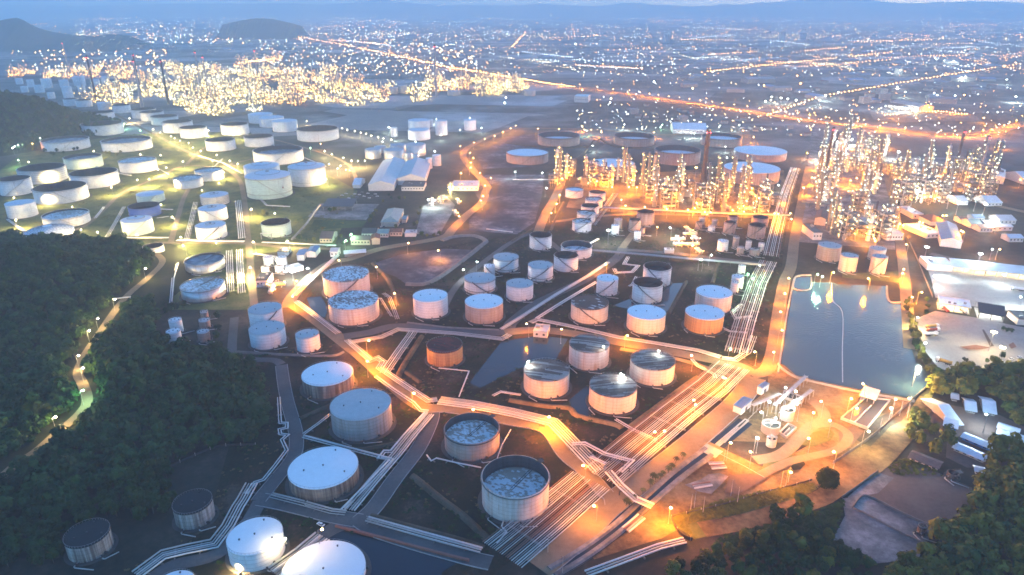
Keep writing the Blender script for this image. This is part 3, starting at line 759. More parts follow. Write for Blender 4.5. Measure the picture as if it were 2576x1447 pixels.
    if stair is not False:
        # spiral stair with stringers and rail
        sgn = stair if stair in (-1, 1) else (1 if (int(X*7) % 2) else -1)
        span = min(1.5, 1.35*h/r); a0 = face - sgn*span*.55
        b = MB(); ns = 26 if near else 12; w = .95 if near else 1.1
        pin = []; 
        for i in range(ns+1):
            t_ = i/ns; a = a0+sgn*span*t_; z = .5+(h-.3)*t_
            pin.append((a, z))
        for i in range(ns):
            (a, z), (c, z2) = pin[i], pin[i+1]
            vs = []
            for (aa, zz_) in ((a, z), (c, z2)):
                for rr_ in (r+.05, r+w):
                    vs += [(rr_*math.cos(aa), rr_*math.sin(aa), zz_), (rr_*math.cos(aa), rr_*math.sin(aa), zz_+.45)]
            b.add(vs, [(0, 4, 6, 2), (1, 3, 7, 5), (2, 6, 7, 3), (0, 1, 5, 4)])
        if near:
            b.tube([((r+w)*math.cos(a), (r+w)*math.sin(a), z+1.4) for a, z in pin], .07, 4)
            for a, z in pin[::2]: b.box(((r+w)*math.cos(a), (r+w)*math.sin(a), z+.9), (.08, .08, 1.1))
        b.build('spiral_stair', M['dsteel' if shell not in ('white', 'green', 'silver') or near else 'steel'], t)
    if detail:
        a = face+.5
        for da, hh in ((0, 1.4), (.9, 1.4)):
            b = MB(); q = Vector(((r)*math.cos(a+da), (r)*math.sin(a+da), hh)); o_ = Vector((math.cos(a+da), math.sin(a+da), 0))
            b.tube([q-o_*.2, q+o_*.9], .65, 10)
            b.tube([q+o_*.9, q+o_*1.1], .85, 10)
            b.build('manhole', M['dsteel'], t)
    if near and detail:
        for da in (-.75, .15):
            a = face+da+rnd.uniform(-.2, .2); o_ = Vector((math.cos(a), math.sin(a), 0)); s_ = Vector((-o_.y, o_.x, 0)); q = o_*(r-.1)
            b = MB(); b.tube([q+Vector((0, 0, 1.0)), q+o_*3.2+Vector((0, 0, 1.0)), q+o_*3.6+s_*.6+Vector((0, 0, .8)), q+o_*4.2+s_*rnd.uniform(6, 12)+Vector((0, 0, .7))], .28, 7); ip = b.build('inlet_pipe', M['pipe'], t, True)
            b = MB(); v = q+o_*2.0+Vector((0, 0, 1.0)); b.box(v, (.9, .9, .9), a); b.cyl(v.x, v.y, v.z, v.z+1.3, .12, .12, 6); b.cyl(v.x, v.y, v.z+1.2, v.z+1.35, .5, .5, 10); b.build('valve', M['dsteel'], ip)
    landmark((x0+x1)/2, (y0+y1)/2, short)
    TANKS.append((t, X, Y, r, h, (x0+x1)/2, (y0+y1)/2))
    for fx, fy in floods: FLOODS.append((*C(k, fx, fy), t))
    return t
FLOODS = []
T = tank
# --- foreground
T(10, (557, 38, 1030, 442), 'grey', 'rgrey', 'wide grey tank with a grey flat roof', 'and purple brown stained sides', stair=False)
T(10, (238, 477, 780, 900), 'rusth', 'rwhite', 'white roofed tank with dark rust streaked sides', 'nearest the grey road corner', stair=False)
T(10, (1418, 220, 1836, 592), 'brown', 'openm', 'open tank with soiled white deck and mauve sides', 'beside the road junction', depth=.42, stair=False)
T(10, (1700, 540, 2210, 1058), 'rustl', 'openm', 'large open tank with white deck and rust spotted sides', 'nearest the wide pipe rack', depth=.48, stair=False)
T(9, (1705, 1008, 2152, 1428), 'white', 'rwhite', 'clean white tank lit by floodlights', 'in the lower left corner', stair=False)
T(10, (195, 1248, 830, 1700), 'white', 'streak', 'white tank standing in dark water', 'cut off by the bottom edge', stair=False)
T(9, (1150, 1424, 1480, 1680), 'white', 'rwhite', 'white tank roof peeping over the bottom edge', '', stair=False)
T(9, (478, 1028, 862, 1360), 'rustk', 'rdark', 'black roofed rusty tank under the forest edge', 'the one farthest into the lower left corner', stair=False)
T(9, (1298, 806, 1624, 1110), 'rustk', 'rdark', 'black roofed rusty tank beside the bent pipeline', 'with streaks of red rust', stair=False)
T(6, (342, 1277, 742, 1566), 'rusth', 'rwhite', 'bright white roofed tank with dark brown sides', 'below the lamp lit road', stair=False)
T(6, (502, 558, 862, 812), 'rustl', 'checker', 'rear tank with patchwork roof', 'of white and rusty plates', stair=1)
T(6, (542, 742, 932, 1012), 'rustl', 'checker', 'front tank with patchwork roof', 'of white and rusty plates', stair=False)
T(6, (1182, 732, 1448, 960), 'white', 'rwhite', 'tall pinkish white tank with smooth sides', 'left of the mauve banded tank', stair=False)
T(6, (1575, 768, 1862, 1002), 'brown', 'rwhite', 'mauve tank with brown banded sides', 'and a smooth white roof', stair=False)
T(6, (1286, 1095, 1558, 1328), 'orange', 'redrust', 'orange rusty tank with dark red roof', 'alone in its dark enclosure', stair=False)
T(6, (-62, 830, 212, 1060), 'white', 'rgrey', 'rear white tank of the fenced trio', 'with grey roof', stair=1)
T(6, (-57, 970, 232, 1195), 'white', 'rgrey', 'front white tank of the fenced trio', 'with grey roof', stair=False)
T(6, (295, 1033, 488, 1218), 'white', 'rgrey', 'smallest white tank of the fenced trio', 'with grey roof', stair=False)
# --- middle block
T(6, (1790, 458, 1978, 612), 'white', 'rgrey', 'banded white tank at the pond road', 'with stair and grey roof', ring=2)
T(6, (1718, 543, 1800, 640), 'white', 'rwhite', 'little white tank between two banded tanks')
T(6, (1570, 605, 1804, 777), 'white', 'rgrey', 'squat white tank with three bands', 'and grey roof', ring=2)
T(6, (1886, 652, 2090, 830), 'white', 'rgrey', 'white tank with grey roof above the mauve tank', '', stair=False)
T(7, (132, 297, 300, 443), 'white', 'openr', 'small open white tank beside the lagoon bank', '', depth=.7)
T(7, (368, 365, 604, 512), 'white', 'openw', 'wide open white tank with pale deck', 'in the middle block', depth=.62, stair=False)
T(7, (314, 445, 500, 608), 'white', 'openr', 'open white tank with thick rim and red brown deck', '', depth=.3)
T(7, (120, 518, 310, 680), 'white', 'rgrey', 'white tank with grey roof and spiral stair', 'in the middle block', ring=1, stair=1)
T(7, (634, 620, 802, 790), 'white', 'rwhite', 'slim white tank with diagonal stair', 'beside the pale pipe loop', stair=1)
T(7, (983, 525, 1204, 722), 'white', 'openr', 'rear open white tank of the stair pair', 'with dark red deck', depth=.28, stair=-1)
T(7, (902, 640, 1140, 850), 'white', 'openr', 'front open white tank of the stair pair', 'with dark red deck', depth=.28, stair=-1)
T(7, (443, 780, 728, 1002), 'cream', 'rustplate', 'cream tank with rusted roof and few white plates', '', stair=-1)
T(7, (862, 850, 1160, 1080), 'cream', 'patch', 'cream tank whose white roof lacks a few strips', '', stair=False)
T(7, (1295, 850, 1602, 1080), 'orange', 'rwhite', 'orange sided tank with clean white roof', '', stair=False)
T(7, (1375, 703, 1663, 925), 'rustl', 'patch', 'tank with zigzag bare strips on its white roof', '', stair=False)
T(7, (428, 1078, 735, 1352), 'rustl', 'strips', 'tall tank with diagonally striped rusty roof', '', stair=False)
T(7, (885, 1190, 1231, 1468), 'cream', 'strips2', 'cream tank with mottled roof and lamp behind', '', stair=False)
T(7, (88, 1262, 434, 1562), 'cream', 'strips', 'cream tank with striped roof and lamp masts', 'at the dark standing water', stair=False)
T(7, (578, 1370, 944, 1682), 'cream', 'strips2', 'cream tank with blotchy roof nearest the pipe crossing', '', stair=False)
# --- small vessels of the middle block
T(7, (1646, 622, 1750, 740), 'white', 'rwhite', 'upper small white tank beside the pipe rack', '', stair=False)
T(7, (1643, 672, 1716, 770), 'white', 'rwhite', 'lower small white tank beside the pipe rack', '', stair=False)
T(7, (1700, 548, 1762, 625), 'white', 'rwhite', 'pale vessel left of the greenish floodlights', '', stair=False)
for i, (bx, rf, sh, nm) in enumerate((
    ((402, -38, 538, 52), 'openw', 'white', 'white tank with pale deck heading the five'),
    ((578, -15, 707, 80), 'openr', 'white', 'first of five overlapping tanks with brown deck'),
    ((549, 35, 684, 132), 'openm', 'white', 'second of five overlapping tanks with soiled deck'),
    ((519, 85, 657, 187), 'openr', 'white', 'third of five overlapping tanks with brown deck'),
    ((488, 135, 630, 243), 'openm', 'white', 'fourth of five overlapping tanks with soiled deck'),
    ((453, 197, 600, 307), 'openm', 'white', 'nearest of five overlapping tanks with soiled deck'))):
    T(7, bx, sh, rf, nm, '', depth=.12 if rf != 'openr' else .25, stair=1)
T(7, (935, 130, 1075, 260), 'brown', 'openr', 'large dark open tank below the process lights', '', depth=.3, stair=False)
T(7, (878, 195, 972, 300), 'brown', 'openr', 'dark open tank with stair left of it', '', depth=.3)
T(7, (968, 265, 1005, 327), 'brown', 'openr', 'tiny brown open tank', 'beside a white cylinder', depth=.3, stair=False)
T(7, (918, 295, 973, 368), 'white', 'rwhite', 'slender white cylinder tank', 'before the dark open tanks', stair=False)
T(7, (746, 245, 810, 327), 'white', 'rwhite', 'slender white tank next to the brightest white lamp', '', stair=False)
T(7, (765, 198, 832, 290), 'grey', 'rgrey', 'grey tank half hidden by a white cylinder', '', stair=False)
T(7, (1590, 215, 1692, 322), 'brown', 'openr', 'mauve open tank before its twin', 'below the right process lights', depth=.3)
T(7, (1618, 172, 1705, 275), 'brown', 'openr', 'mauve open tank behind its twin', 'below the right process lights', depth=.3, stair=False)
T(7, (1770, 230, 1917, 360), 'brown', 'openr', 'broad mauve open tank at the yard corner', '', depth=.3)
T(7, (1800, 172, 1938, 275), 'brown', 'openx', 'broad black topped tank at the yard corner', '', depth=.15, stair=False)
T(7, (1380, 220, 1436, 287), 'brown', 'openr', 'narrow brown open tank with stair', '', depth=.3)
T(7, (1402, 192, 1456, 265), 'grey', 'rgrey', 'narrow grey tank behind the brown open one', '', stair=False)
T(7, (1502, 208, 1550, 268), 'grey', 'rgrey', 'narrow grey cylinder behind a white drum', '', stair=False)
T(7, (1475, 252, 1532, 303), 'white', 'rgrey', 'low white drum tank', 'below the process lights', stair=False)
T(7, (1543, 357, 1634, 455), 'white', 'rwhite', 'white tank with one shaded side', 'in the small tank group', stair=False)
T(7, (1658, 338, 1716, 427), 'grey', 'rgrey', 'tall grey silo tank', 'in the small tank group', stair=False)
T(7, (1755, 368, 1808, 442), 'white', 'rwhite', 'small white silo right of the grey silo', '', stair=False)
T(7, (1850, 382, 1906, 454), 'white', 'rwhite', 'small white silo beside the pipe rack', '', stair=False)
T(7, (1787, 418, 1870, 489), 'grey', 'openm', 'grey drum with soiled top', 'in the small tank group', depth=.08, stair=False)
T(7, (1692, 412, 1750, 477), 'grey', 'rgrey', 'little grey drum', 'in the small tank group', stair=False)
T(8, (360, 375, 558, 532), 'brown', 'rgrey', 'brown banded tank behind the reservoir', '', stair=False)
T(8, (525, 458, 685, 612), 'cream', 'rgrey', 'cream tank at the reservoir edge', '', stair=False)
T(8, (748, 405, 896, 520), 'cream', 'rgrey', 'rear tank of the reservoir pair', '', stair=False)
T(8, (757, 468, 908, 627), 'rustl', 'rgrey', 'rusty tank of the reservoir pair', 'with stair', stair=1)
# --- tank farm on the left
T(5, (1387, 458, 1701, 622), 'silver', 'openg', 'silver open tank with wet grey deck', '', depth=.22, stair=False)
T(5, (1355, 638, 1705, 836), 'silver', 'openm', 'silver tank with swirled white deck', '', depth=.06, stair=False)
T(5, (1070, 383, 1244, 489), 'white', 'open', 'small open tank at the forest road', '', depth=.5, stair=False)
T(5, (1467, 218, 1716, 370), 'white', 'cone', 'white cone roofed tank lit by a floodlight', '', floods=((1630, 385),))
T(5, (1488, 93, 1721, 235), 'white', 'cone', 'white cone roofed tank of the middle row', '')
T(5, (1507, -5, 1730, 112), 'white', 'cone', 'ringed white tank heading the row', '', ring=6, stair=False)
T(5, (905, 176, 1166, 335), 'green', 'dome', 'greenish domed tank', 'before the blue tank')
T(5, (960, 73, 1217, 202), 'blue', 'open', 'blue open tank', 'behind the greenish domed one', depth=.5, ring=1, stair=False)
T(5, (1022, -12, 1246, 92), 'green', 'rblue', 'pale tank behind the blue tank', '', floods=((1215, 95),))
T(5, (165, 246, 570, 395), 'white', 'geo', 'geodesic domed tank at the forest edge', '', stair=False)
T(5, (310, 123, 687, 280), 'white', 'openm', 'white tank with blotched deck behind the geodesic dome', '', depth=.2, floods=((612, 285),))
T(5, (30, 55, 292, 207), 'white', 'rblue', 'white flat roofed tank near the left edge', '', stair=False)
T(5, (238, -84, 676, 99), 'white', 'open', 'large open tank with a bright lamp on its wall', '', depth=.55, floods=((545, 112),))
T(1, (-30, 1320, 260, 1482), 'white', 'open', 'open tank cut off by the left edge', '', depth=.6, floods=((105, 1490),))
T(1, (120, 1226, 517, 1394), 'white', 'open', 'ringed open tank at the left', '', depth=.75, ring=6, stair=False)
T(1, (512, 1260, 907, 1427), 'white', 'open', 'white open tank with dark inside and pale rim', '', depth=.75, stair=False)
T(1, (471, 1153, 784, 1282), 'green', 'openg', 'greenish open tank near the hill', '', depth=.25, stair=False)
T(1, (887, 1178, 1192, 1310), 'white', 'openm', 'white tank with cracked white deck', '', depth=.08, stair=False)
T(1, (1303, 1316, 1534, 1428), 'white', 'openm', 'short white tank glowing under a lamp', '', depth=.1, floods=((1520, 1435),), stair=False)
T(1, (1464, 1258, 1691, 1372), 'white', 'openm', 'short white tank with a glaring lamp', '', depth=.12, floods=((1650, 1380),), stair=False)
T(1, (300, 1022, 686, 1147), 'white', 'openg', 'very wide open tank below the wooded spur', '', depth=.25)
T(1, (755, 1022, 1153, 1152), 'white', 'openg', 'very wide open tank right of its twin', '', depth=.28)
T(1, (603, 908, 939, 1030), 'white', 'open', 'wide open tank behind the two widest', '', depth=.6)
T(1, (666, 833, 872, 918), 'white', 'open', 'open tank at the foot of the wooded spur', '', depth=.5, stair=False)
T(2, (303, 943, 627, 1072), 'white', 'open', 'open tank with dark inside beside the far lamp road', '', depth=.7, stair=False)
T(2, (-27, 1093, 361, 1247), 'white', 'openg', 'open tank behind three domed tanks', '', depth=.4)
T(2, (238, 1222, 531, 1412), 'white', 'dome', 'right hand white domed tank', 'of the three domed tanks', ring=2, stair=False)
T(2, (-97, 1220, 192, 1400), 'white', 'dome', 'rear white domed tank', 'of the three domed tanks', ring=1, stair=False)
T(2, (-88, 1282, 277, 1508), 'green', 'dome', 'front pale green domed tank', 'of the three domed tanks', ring=2)
T(6, (35, 196, 271, 347), 'green', 'openr', 'pale green open tank at the yard pipeline', '', depth=.45, stair=False)
T(6, (148, 480, 238, 572), 'white', 'rwhite', 'banded white silo in the corner plant', '', stair=False)
T(6, (52, 480, 137, 563), 'white', 'rwhite', 'glaring white silo in the corner plant', '', stair=False, floods=((70, 575),))
T(6, (140, 550, 209, 612), 'white', 'cone', 'right small blue white drum in the corner plant', '', stair=False)
T(6, (37, 558, 104, 624), 'white', 'cone', 'left small blue white drum in the corner plant', '', stair=False)
T(5, (1268, 946, 1387, 1075), 'white', 'rblue', 'rear pale small tank under the trees', '', stair=False)
T(5, (1249, 1028, 1377, 1150), 'white', 'rblue', 'front pale small tank under the trees', '', stair=False)
T(5, (1496, 950, 1592, 1040), 'brown', 'rgrey', 'middle mauve small tank under the trees', '', stair=False)
T(5, (1484, 1033, 1590, 1140), 'brown', 'rgrey', 'front mauve small tank under the trees', '', stair=False)
T(5, (1508, 893, 1576, 962), 'brown', 'rgrey', 'rear mauve small tank under the trees', '', stair=False)
# --- centre left storage
T(2, (1126, 1073, 1281, 1183), 'silver', 'rgrey', 'shiny silver tank with warm glint', '', stair=False)
T(2, (1008, 1078, 1132, 1160), 'silver', 'rgrey', 'silver tank behind the front silver one', '', stair=False)
T(2, (962, 1113, 1121, 1212), 'silver', 'rgrey', 'front silver tank above the big shed', '', stair=False)
T(2, (819, 1113, 946, 1202), 'silver', 'rgrey', 'silver tank at the lawn edge', '', stair=False)
T(2, (888, 1096, 986, 1160), 'silver', 'rgrey', 'silver tank half hidden among the silver group', '', stair=False)
T(2, (1177, 1163, 1229, 1245), 'silver', 'rgrey', 'slim silver silo behind the big shed', '', stair=False)
T(2, (1114, 1148, 1181, 1225), 'silver', 'rgrey', 'slim silver silo left of another', '', stair=False)
T(2, (1279, 1188, 1331, 1275), 'white', 'rwhite', 'slim white silo at the shed corner', '', stair=False)
T(2, (1329, 1163, 1396, 1255), 'white', 'rwhite', 'white silo at the shed corner', '', stair=False)
T(2, (1145, 893, 1312, 985), 'white', 'rblue', 'rear white tank by the far white lamps', '', stair=False)
T(2, (1144, 963, 1314, 1062), 'white', 'rblue', 'front white tank by the far white lamps', '', stair=False)
T(2, (1349, 903, 1444, 1024), 'white', 'rblue', 'tall white tank by the far white lamps', '', stair=False)
T(2, (1566, 896, 1659, 987), 'white', 'rblue', 'white tank under its own floodlight', '', stair=False)
T(2, (1012, 958, 1069, 1037), 'white', 'rblue', 'small white tank with a lamp before it', '', stair=False)
T(2, (1288, 898, 1336, 962), 'white', 'rblue', 'small white tank between larger white ones', '', stair=False)
# --- crude tanks behind the process units
T(3, (195, 991, 511, 1112), 'brown', 'openw', 'mauve open tank behind the annular one', '', depth=.6, stair=False)
T(3, (765, 996, 1076, 1112), 'brown', 'openw', 'mauve open tank in the back row', '', depth=.6, stair=False)
T(3, (1419, 1001, 1734, 1117), 'brown', 'openw', 'mauve open tank behind the brown chimney', '', depth=.4, stair=False)
T(3, (-42, 1116, 274, 1247), 'brown', 'openw', 'mauve tank with white ringed deck', '', depth=.08)
T(3, (578, 1190, 926, 1337), 'brown', 'openw', 'large mauve tank with white ringed deck', 'behind the orange lamps', depth=.06)
T(3, (1068, 1093, 1426, 1252), 'brown', 'openw', 'mauve open tank with shadowed wall', '', depth=.45, stair=False)
T(3, (1667, 1098, 2075, 1228), 'brown', 'rwhite', 'wide white roofed tank in the back', '', stair=False)
T(3, (1587, 1220, 2024, 1402), 'brown', 'rwhite', 'widest white roofed tank right of the chimney', '', stair=False)
# --- smaller and farther tanks
FARK = 'pale storage tank'
def far_tank(k, box, shell='white', roof='rblue', depth=.4, pre=FARK):
    t = tank(k, box, shell, roof, pre, '', depth=depth, stair=False, detail=False, group='far storage tanks')
    LAND.pop(); X, Y, r, h = TANKS[-1][1:5]; later(t, pre, (X, Y, h)); return t
for bx, rf in (((470, 738, 602, 803), 'openg'), ((565, 746, 702, 812), 'openg'), ((728, 766, 852, 835), 'rblue'), ((838, 783, 992, 858), 'openg'), ((984, 810, 1187, 898), 'openg'), ((1049, 830, 1244, 918), 'openg'),
               ((1130, 860, 1351, 948), 'openg'), ((1217, 898, 1462, 1008), 'openg'), ((1348, 943, 1567, 1048), 'open'), ((1659, 918, 1881, 1025), 'open'), ((1543, 1033, 1782, 1145), 'open'), ((1836, 1008, 2068, 1112), 'open')):
    far_tank(1, bx, 'white', rf, .45, 'pale open tank' if rf != 'rblue' else FARK)
for bx in ((118, 896, 317, 1000), (18, 870, 217, 965), (-62, 846, 132, 935)): far_tank(2, bx, pre='closed white tank')
for bx in ((195, 600, 266, 662), (300, 590, 402, 668), (440, 600, 527, 662), (540, 573, 652, 655), (250, 640, 342, 703), (458, 650, 552, 722), (350, 695, 422, 748), (470, 690, 562, 748), (580, 645, 652, 705), (680, 598, 762, 662), (758, 575, 832, 640), (110, 590, 180, 640), (620, 700, 700, 750), (150, 650, 220, 700)):
    far_tank(1, bx)
for bx in ((1070, 640, 1142, 707), (988, 655, 1072, 712), (1440, 680, 1540, 725)): far_tank(2, bx, 'cream', 'rgrey', pre='warm lit far tank')
far_tank(3, (95, 675, 178, 727), 'cream', 'rgrey', pre='warm lit far tank')
T(12, (1343, 650, 1440, 728), 'rusth', 'openr', 'small rusty open tub in the brown yard', '', depth=.4, stair=False, group='yard leftovers', cat='tank')
T(12, (1130, 1066, 1187, 1137), 'rusth', 'rdark', 'black drum on the concrete slab', '', stair=False, group='yard leftovers', cat='drum')

def emblem(t, r, h, ang, size, z):
    """dark flame shaped emblem and a short line of faded lettering lying on the curved shell"""
    def on(u, w): a = ang+u/r; return ((r+.06)*math.cos(a), (r+.06)*math.sin(a), z+w)
    prof = [(0, -1.0), (.45, -.75), (.62, -.25), (.45, .2), (.5, .65), (.22, .35), (.12, 1.0), (-.2, .55), (-.42, .25), (-.6, -.2), (-.42, -.72)]
    b = MB(); b.v = [on(u*size, w*size) for u, w in prof]; b.f = [tuple(range(len(prof)))]; b.m = [0]; b.build('emblem', M['darkred'], t)
M['darkred'] = plain('faded dark red paint', (.16, .05, .06), .6)
for nm in ('front pale green domed tank',):
    q = [k for k in TANKS if k[0]['label'].startswith(nm)][0]; emblem(q[0], q[3], q[4], math.atan2(-q[2], -q[1])+.62, 2.0, q[4]*.52)
q = [k for k in TANKS if abs(k[5]-C(2, 117, 0)[0]) < 4 and abs(k[6]-C(2, 0, 917)[1]) < 6]
if q: emblem(q[0][0], q[0][3], q[0][4], math.atan2(-q[0][2], -q[0][1])+.35, 3.0, q[0][4]*.55)
# ------------------------------------------------------------------ pipelines
def offset_line(w, off):
    out = []
    for i, p in enumerate(w):
        a = (w[i]-w[i-1]).normalized() if i else (w[1]-w[0]).normalized()
        c = (w[i+1]-w[i]).normalized() if i < len(w)-1 else a
        na = Vector((-a.y, a.x, 0)); nc = Vector((-c.y, c.x, 0)); m = (na+nc)
        if m.length < .2: m = na
        m.normalize(); k = 1/max(.45, m.dot(na))
        out.append(p+m*off*k)
    return out
def pipe_run(dpts, n, short, extra='', sp=1.7, r=.36, z=1.3, mats=('pipe',), every=22.0, loops=0, group='pipelines of the depot', rack=False, lm=True):
    w = [at(x, y) for x, y in dpts]; base = w[0].copy()
    w = [p-base for p in w]
    if loops:          # square expansion loops in the longest stretches
        out = [w[0]]
        for i in range(len(w)-1):
            L = (w[i+1]-w[i]).length
            if L > 70:
                d = (w[i+1]-w[i]).normalized(); q = Vector((-d.y, d.x, 0))*loops
                m_ = w[i].lerp(w[i+1], .5); out += [m_-d*7, m_-d*7+q, m_+d*7+q, m_+d*7]
            out.append(w[i+1])
        wl = out
    else: wl = w
    t = thing('pipeline', (short+' '+extra).strip(), 'pipeline', base, 0, group)
    for i in range(n):
        off = (i-(n-1)/2)*sp; q = r*rnd.choice((.7, .85, 1.0, 1.0, 1.25)); zz = z+rnd.uniform(-.1, .25)+(.0)
        ln = offset_line(wl if (loops and i % 2 == 0) else w, off)
        b = MB(); b.tube([(p.x, p.y, zz+q) for p in ln], q, 8)
        b.build('pipe', M[rnd.choice(mats)], t, True)
    W = n*sp+.6
    for i in range(len(w)-1):
        L = (w[i+1]-w[i]).length; d = (w[i+1]-w[i]).normalized(); a = math.atan2(d.y, d.x)
        k = int(L//every)
        for j in range(k+1):
            p = w[i]+d*((j+.5)*L/(k+1)); b = MB()
            if not rack: b.box((p.x, p.y, z/2-.15), (.6, W, z-.3), a); b.build('sleeper', M['concd'], t)
            else:
                q = Vector((-d.y, d.x, 0))
                for s in (-1, 1): b.box((p.x+q.x*s*W/2, p.y+q.y*s*W/2, z/2), (.45, .45, z), a)
                b.box((p.x, p.y, z-.15), (.45, W, .4), a); b.build('rack_frame', M['dsteel'], t)
    mx = dpts[len(dpts)//2]
    if lm: landmark(mx[0], mx[1], short)
    return t
P = pipe_run
pw, pm, pr = ('pipe', 'pipew', 'pipe'), ('pipe', 'piper', 'pipew', 'pipe', 'steel'), ('pipe', 'piper', 'piper')
P([(1262, 1402), (1380, 1304), (1484, 1214)], 21, 'wide pipe rack', 'in front of the road crossing', 1.28, .27, 1.6, pm, 46)
P([(1508, 1206), (1600, 1127), (1700, 1045), (1790, 975), (1842, 925)], 21, 'wide orange lit pipe rack', 'between the striped tanks and the main road', 1.28, .27, 1.6, pm, 46, loops=9)
P([(1850, 893), (1872, 816), (1905, 716), (1932, 662)], 10, 'long pipe rack beside the reservoir road', '', 1.8, .42, 1.6, pm, 22)
P([(1938, 655), (1950, 600), (1975, 500), (2000, 430)], 9, 'pipe rack running up to the process units', '', 1.8, .45, 4.5, ('piper', 'pipe'), 24, rack=True)
P([(1105, 1013), (1190, 1024), (1288, 1043), (1391, 1068), (1471, 1151), (1508, 1190)], 6, 'lit pipe bundle along the curved road', '', 1.7, .36, 1.3, pw, 22, loops=8)
P([(1041, 838), (1004, 890), (968, 943)], 5, 'short pipe bundle beside the red roofed tank', '', 1.7, .36, 1.3, pw)
P([(874, 860), (934, 912), (950, 905), (965, 915), (955, 930), (1011, 968), (1078, 1013), (1100, 1010)], 4, 'pipe bundle past the orange lamp', '', 1.5, .4, 1.2, pw)
P([(746, 762), (800, 803), (852, 843)], 4, 'pipe bundle along the patchwork tanks', '', 1.5, .34, 1.2, pw)
P([(878, 866), (960, 852), (1002, 833), (1145, 843), (1262, 857), (1282, 846)], 4, 'pipe bundle under the mauve tank', '', 1.5, .38, 1.2, pw)
P([(1350, 806), (1420, 762), (1500, 714)], 2, 'pale pipe pair along the middle road', '', 2.2, .6, 1.3, ('pipew',))
P([(1262, 833), (1330, 790), (1400, 745), (1480, 698), (1530, 664)], 3, 'pipe bundle on the far side of the middle road', '', 1.6, .42, 1.3, pw)
P([(1335, 816), (1352, 808), (1421, 822), (1480, 835), (1555, 853), (1650, 868), (1755, 886), (1812, 903)], 4, 'pipe bundle in front of the cream tanks', '', 1.5, .34, 1.2, pw, loops=6)
P([(1081, 1047), (1040, 1095), (1000, 1146), (940, 1215), (880, 1288)], 5, 'pipe bundle beside the grey diagonal road', '', 1.5, .4, 1.2, pw, loops=0)
P([(1072, 1043), (1020, 1100), (985, 1142), (968, 1142), (955, 1158), (985, 1162), (930, 1220), (862, 1290)], 2, 'pipe pair with a square loop', '', 1.6, .4, 1.2, ('pipew',))
P([(684, 1252), (760, 1271), (834, 1292), (870, 1296)], 3, 'pipe bundle under the rust streaked tank', '', 1.5, .34, 1.2, pw)
P([(924, 1312), (1060, 1350), (1211, 1391)], 3, 'pipe bundle along the dark triangle plot', '', 1.6, .45, 1.2, pw)
P([(702, 1005), (705, 1060), (706, 1070), (722, 1070), (722, 1082), (704, 1086), (706, 1098), (724, 1100), (710, 1112), (722, 1138), (692, 1178), (664, 1213), (642, 1220), (620, 1248)], 2, 'bent pipe pair along the forest edge', '', 1.6, .42, 1.2, ('pipew',))
P([(634, 1222), (612, 1262), (600, 1280), (575, 1328), (540, 1374), (470, 1388), (412, 1402), (380, 1426), (345, 1452)], 5, 'pale pipeline past the two black roofed tanks', '', 1.6, .42, 1.2, pw)
P([(812, 1356), (760, 1400), (692, 1448)], 7, 'pipe rack beside the white floodlit tank', '', 1.6, .4, 1.2, pm)
P([(763, 1104), (860, 1130), (985, 1163)], 2, 'pipe pair behind the rust streaked tank', '', 1.7, .45, 1.2, ('pipew',))
P([(765, 1097), (800, 1072), (832, 1047)], 2, 'short pipe pair joining the grey tank', '', 1.5, .4, 1.2, ('pipew',))
P([(945, 952), (990, 985), (1040, 1018), (1058, 1038), (1078, 1040)], 2, 'pipe pair on the near side of the lit road', '', 1.6, .45, 1.2, ('pipew',))
P([(1074, 1150), (1085, 1165), (1098, 1158), (1150, 1170), (1210, 1182)], 1, 'single pipe with a kink beside the open tank', '', 1.6, .5, 1.0, ('pipew',))
P([(1250, 1160), (1262, 1125), (1285, 1085)], 1, 'single pipe between the two open tanks', '', 1.6, .45, 1.0, ('pipew',))
P([(1250, 1372), (1275, 1345), (1262, 1330), (1268, 1312)], 1, 'single pipe at the large open tank', '', 1.6, .45, 1.0, ('pipew',))
P([(1104, 930), (1180, 938), (1155, 1002)], 1, 'elbow pipe beside the orange rusty tank', '', 1.6, .5, 1.0, ('pipew',))
P([(1240, 1000), (1260, 990), (1310, 998)], 2, 'pipe pair feeding the striped tank', '', 1.6, .4, 1.0, ('pipew',))
P([(1548, 1060), (1590, 1085), (1650, 1112)], 2, 'pipe pair from the blotchy tank', '', 1.6, .4, 1.0, ('pipew',))
P([(1740, 908), (1755, 925), (1795, 945), (1800, 955)], 2, 'pipe pair in the lit grass corner', '', 1.6, .4, 1.0, ('pipew',))
P([(1475, 1450), (1570, 1415), (1658, 1382), (1722, 1366)], 3, 'pale pipes at the bottom edge', '', 1.6, .45, 1.2, pw)
P([(1530, 1200), (1560, 1235), (1598, 1270), (1640, 1288)], 3, 'pipe bridge over the canal', '', 1.9, .7, 3.2, ('pipew', 'pipe'), 12, rack=True)
P([(1438, 1135), (1470, 1133), (1520, 1160), (1588, 1178), (1560, 1205)], 2, 'crossing pipe pair above the rack', '', 1.8, .5, 4.5, ('pipew',), 16, rack=True)
P([(965, 742), (980, 752), (1000, 807)], 3, 'pipe bundle behind the patchwork tanks', '', 1.5, .34, 1.2, pw)
P([(930, 755), (958, 755), (985, 800)], 2, 'pipe pair leaving the patchwork tank', '', 1.5, .34, 1.2, pw)
P([(447, 667), (436, 705), (430, 772)], 2, 'white pipe pair on the slope', '', 1.7, .5, 1.2, ('pipew',))
P([(578, 640), (580, 690), (582, 745)], 4, 'white pipe rack beside the silver tanks', '', 1.9, .5, 4, ('pipew',), 20, rack=True)
P([(604, 640), (606, 690), (610, 750)], 4, 'tall white pipe rack by the plant road', '', 1.9, .5, 5, ('pipew',), 20, rack=True)
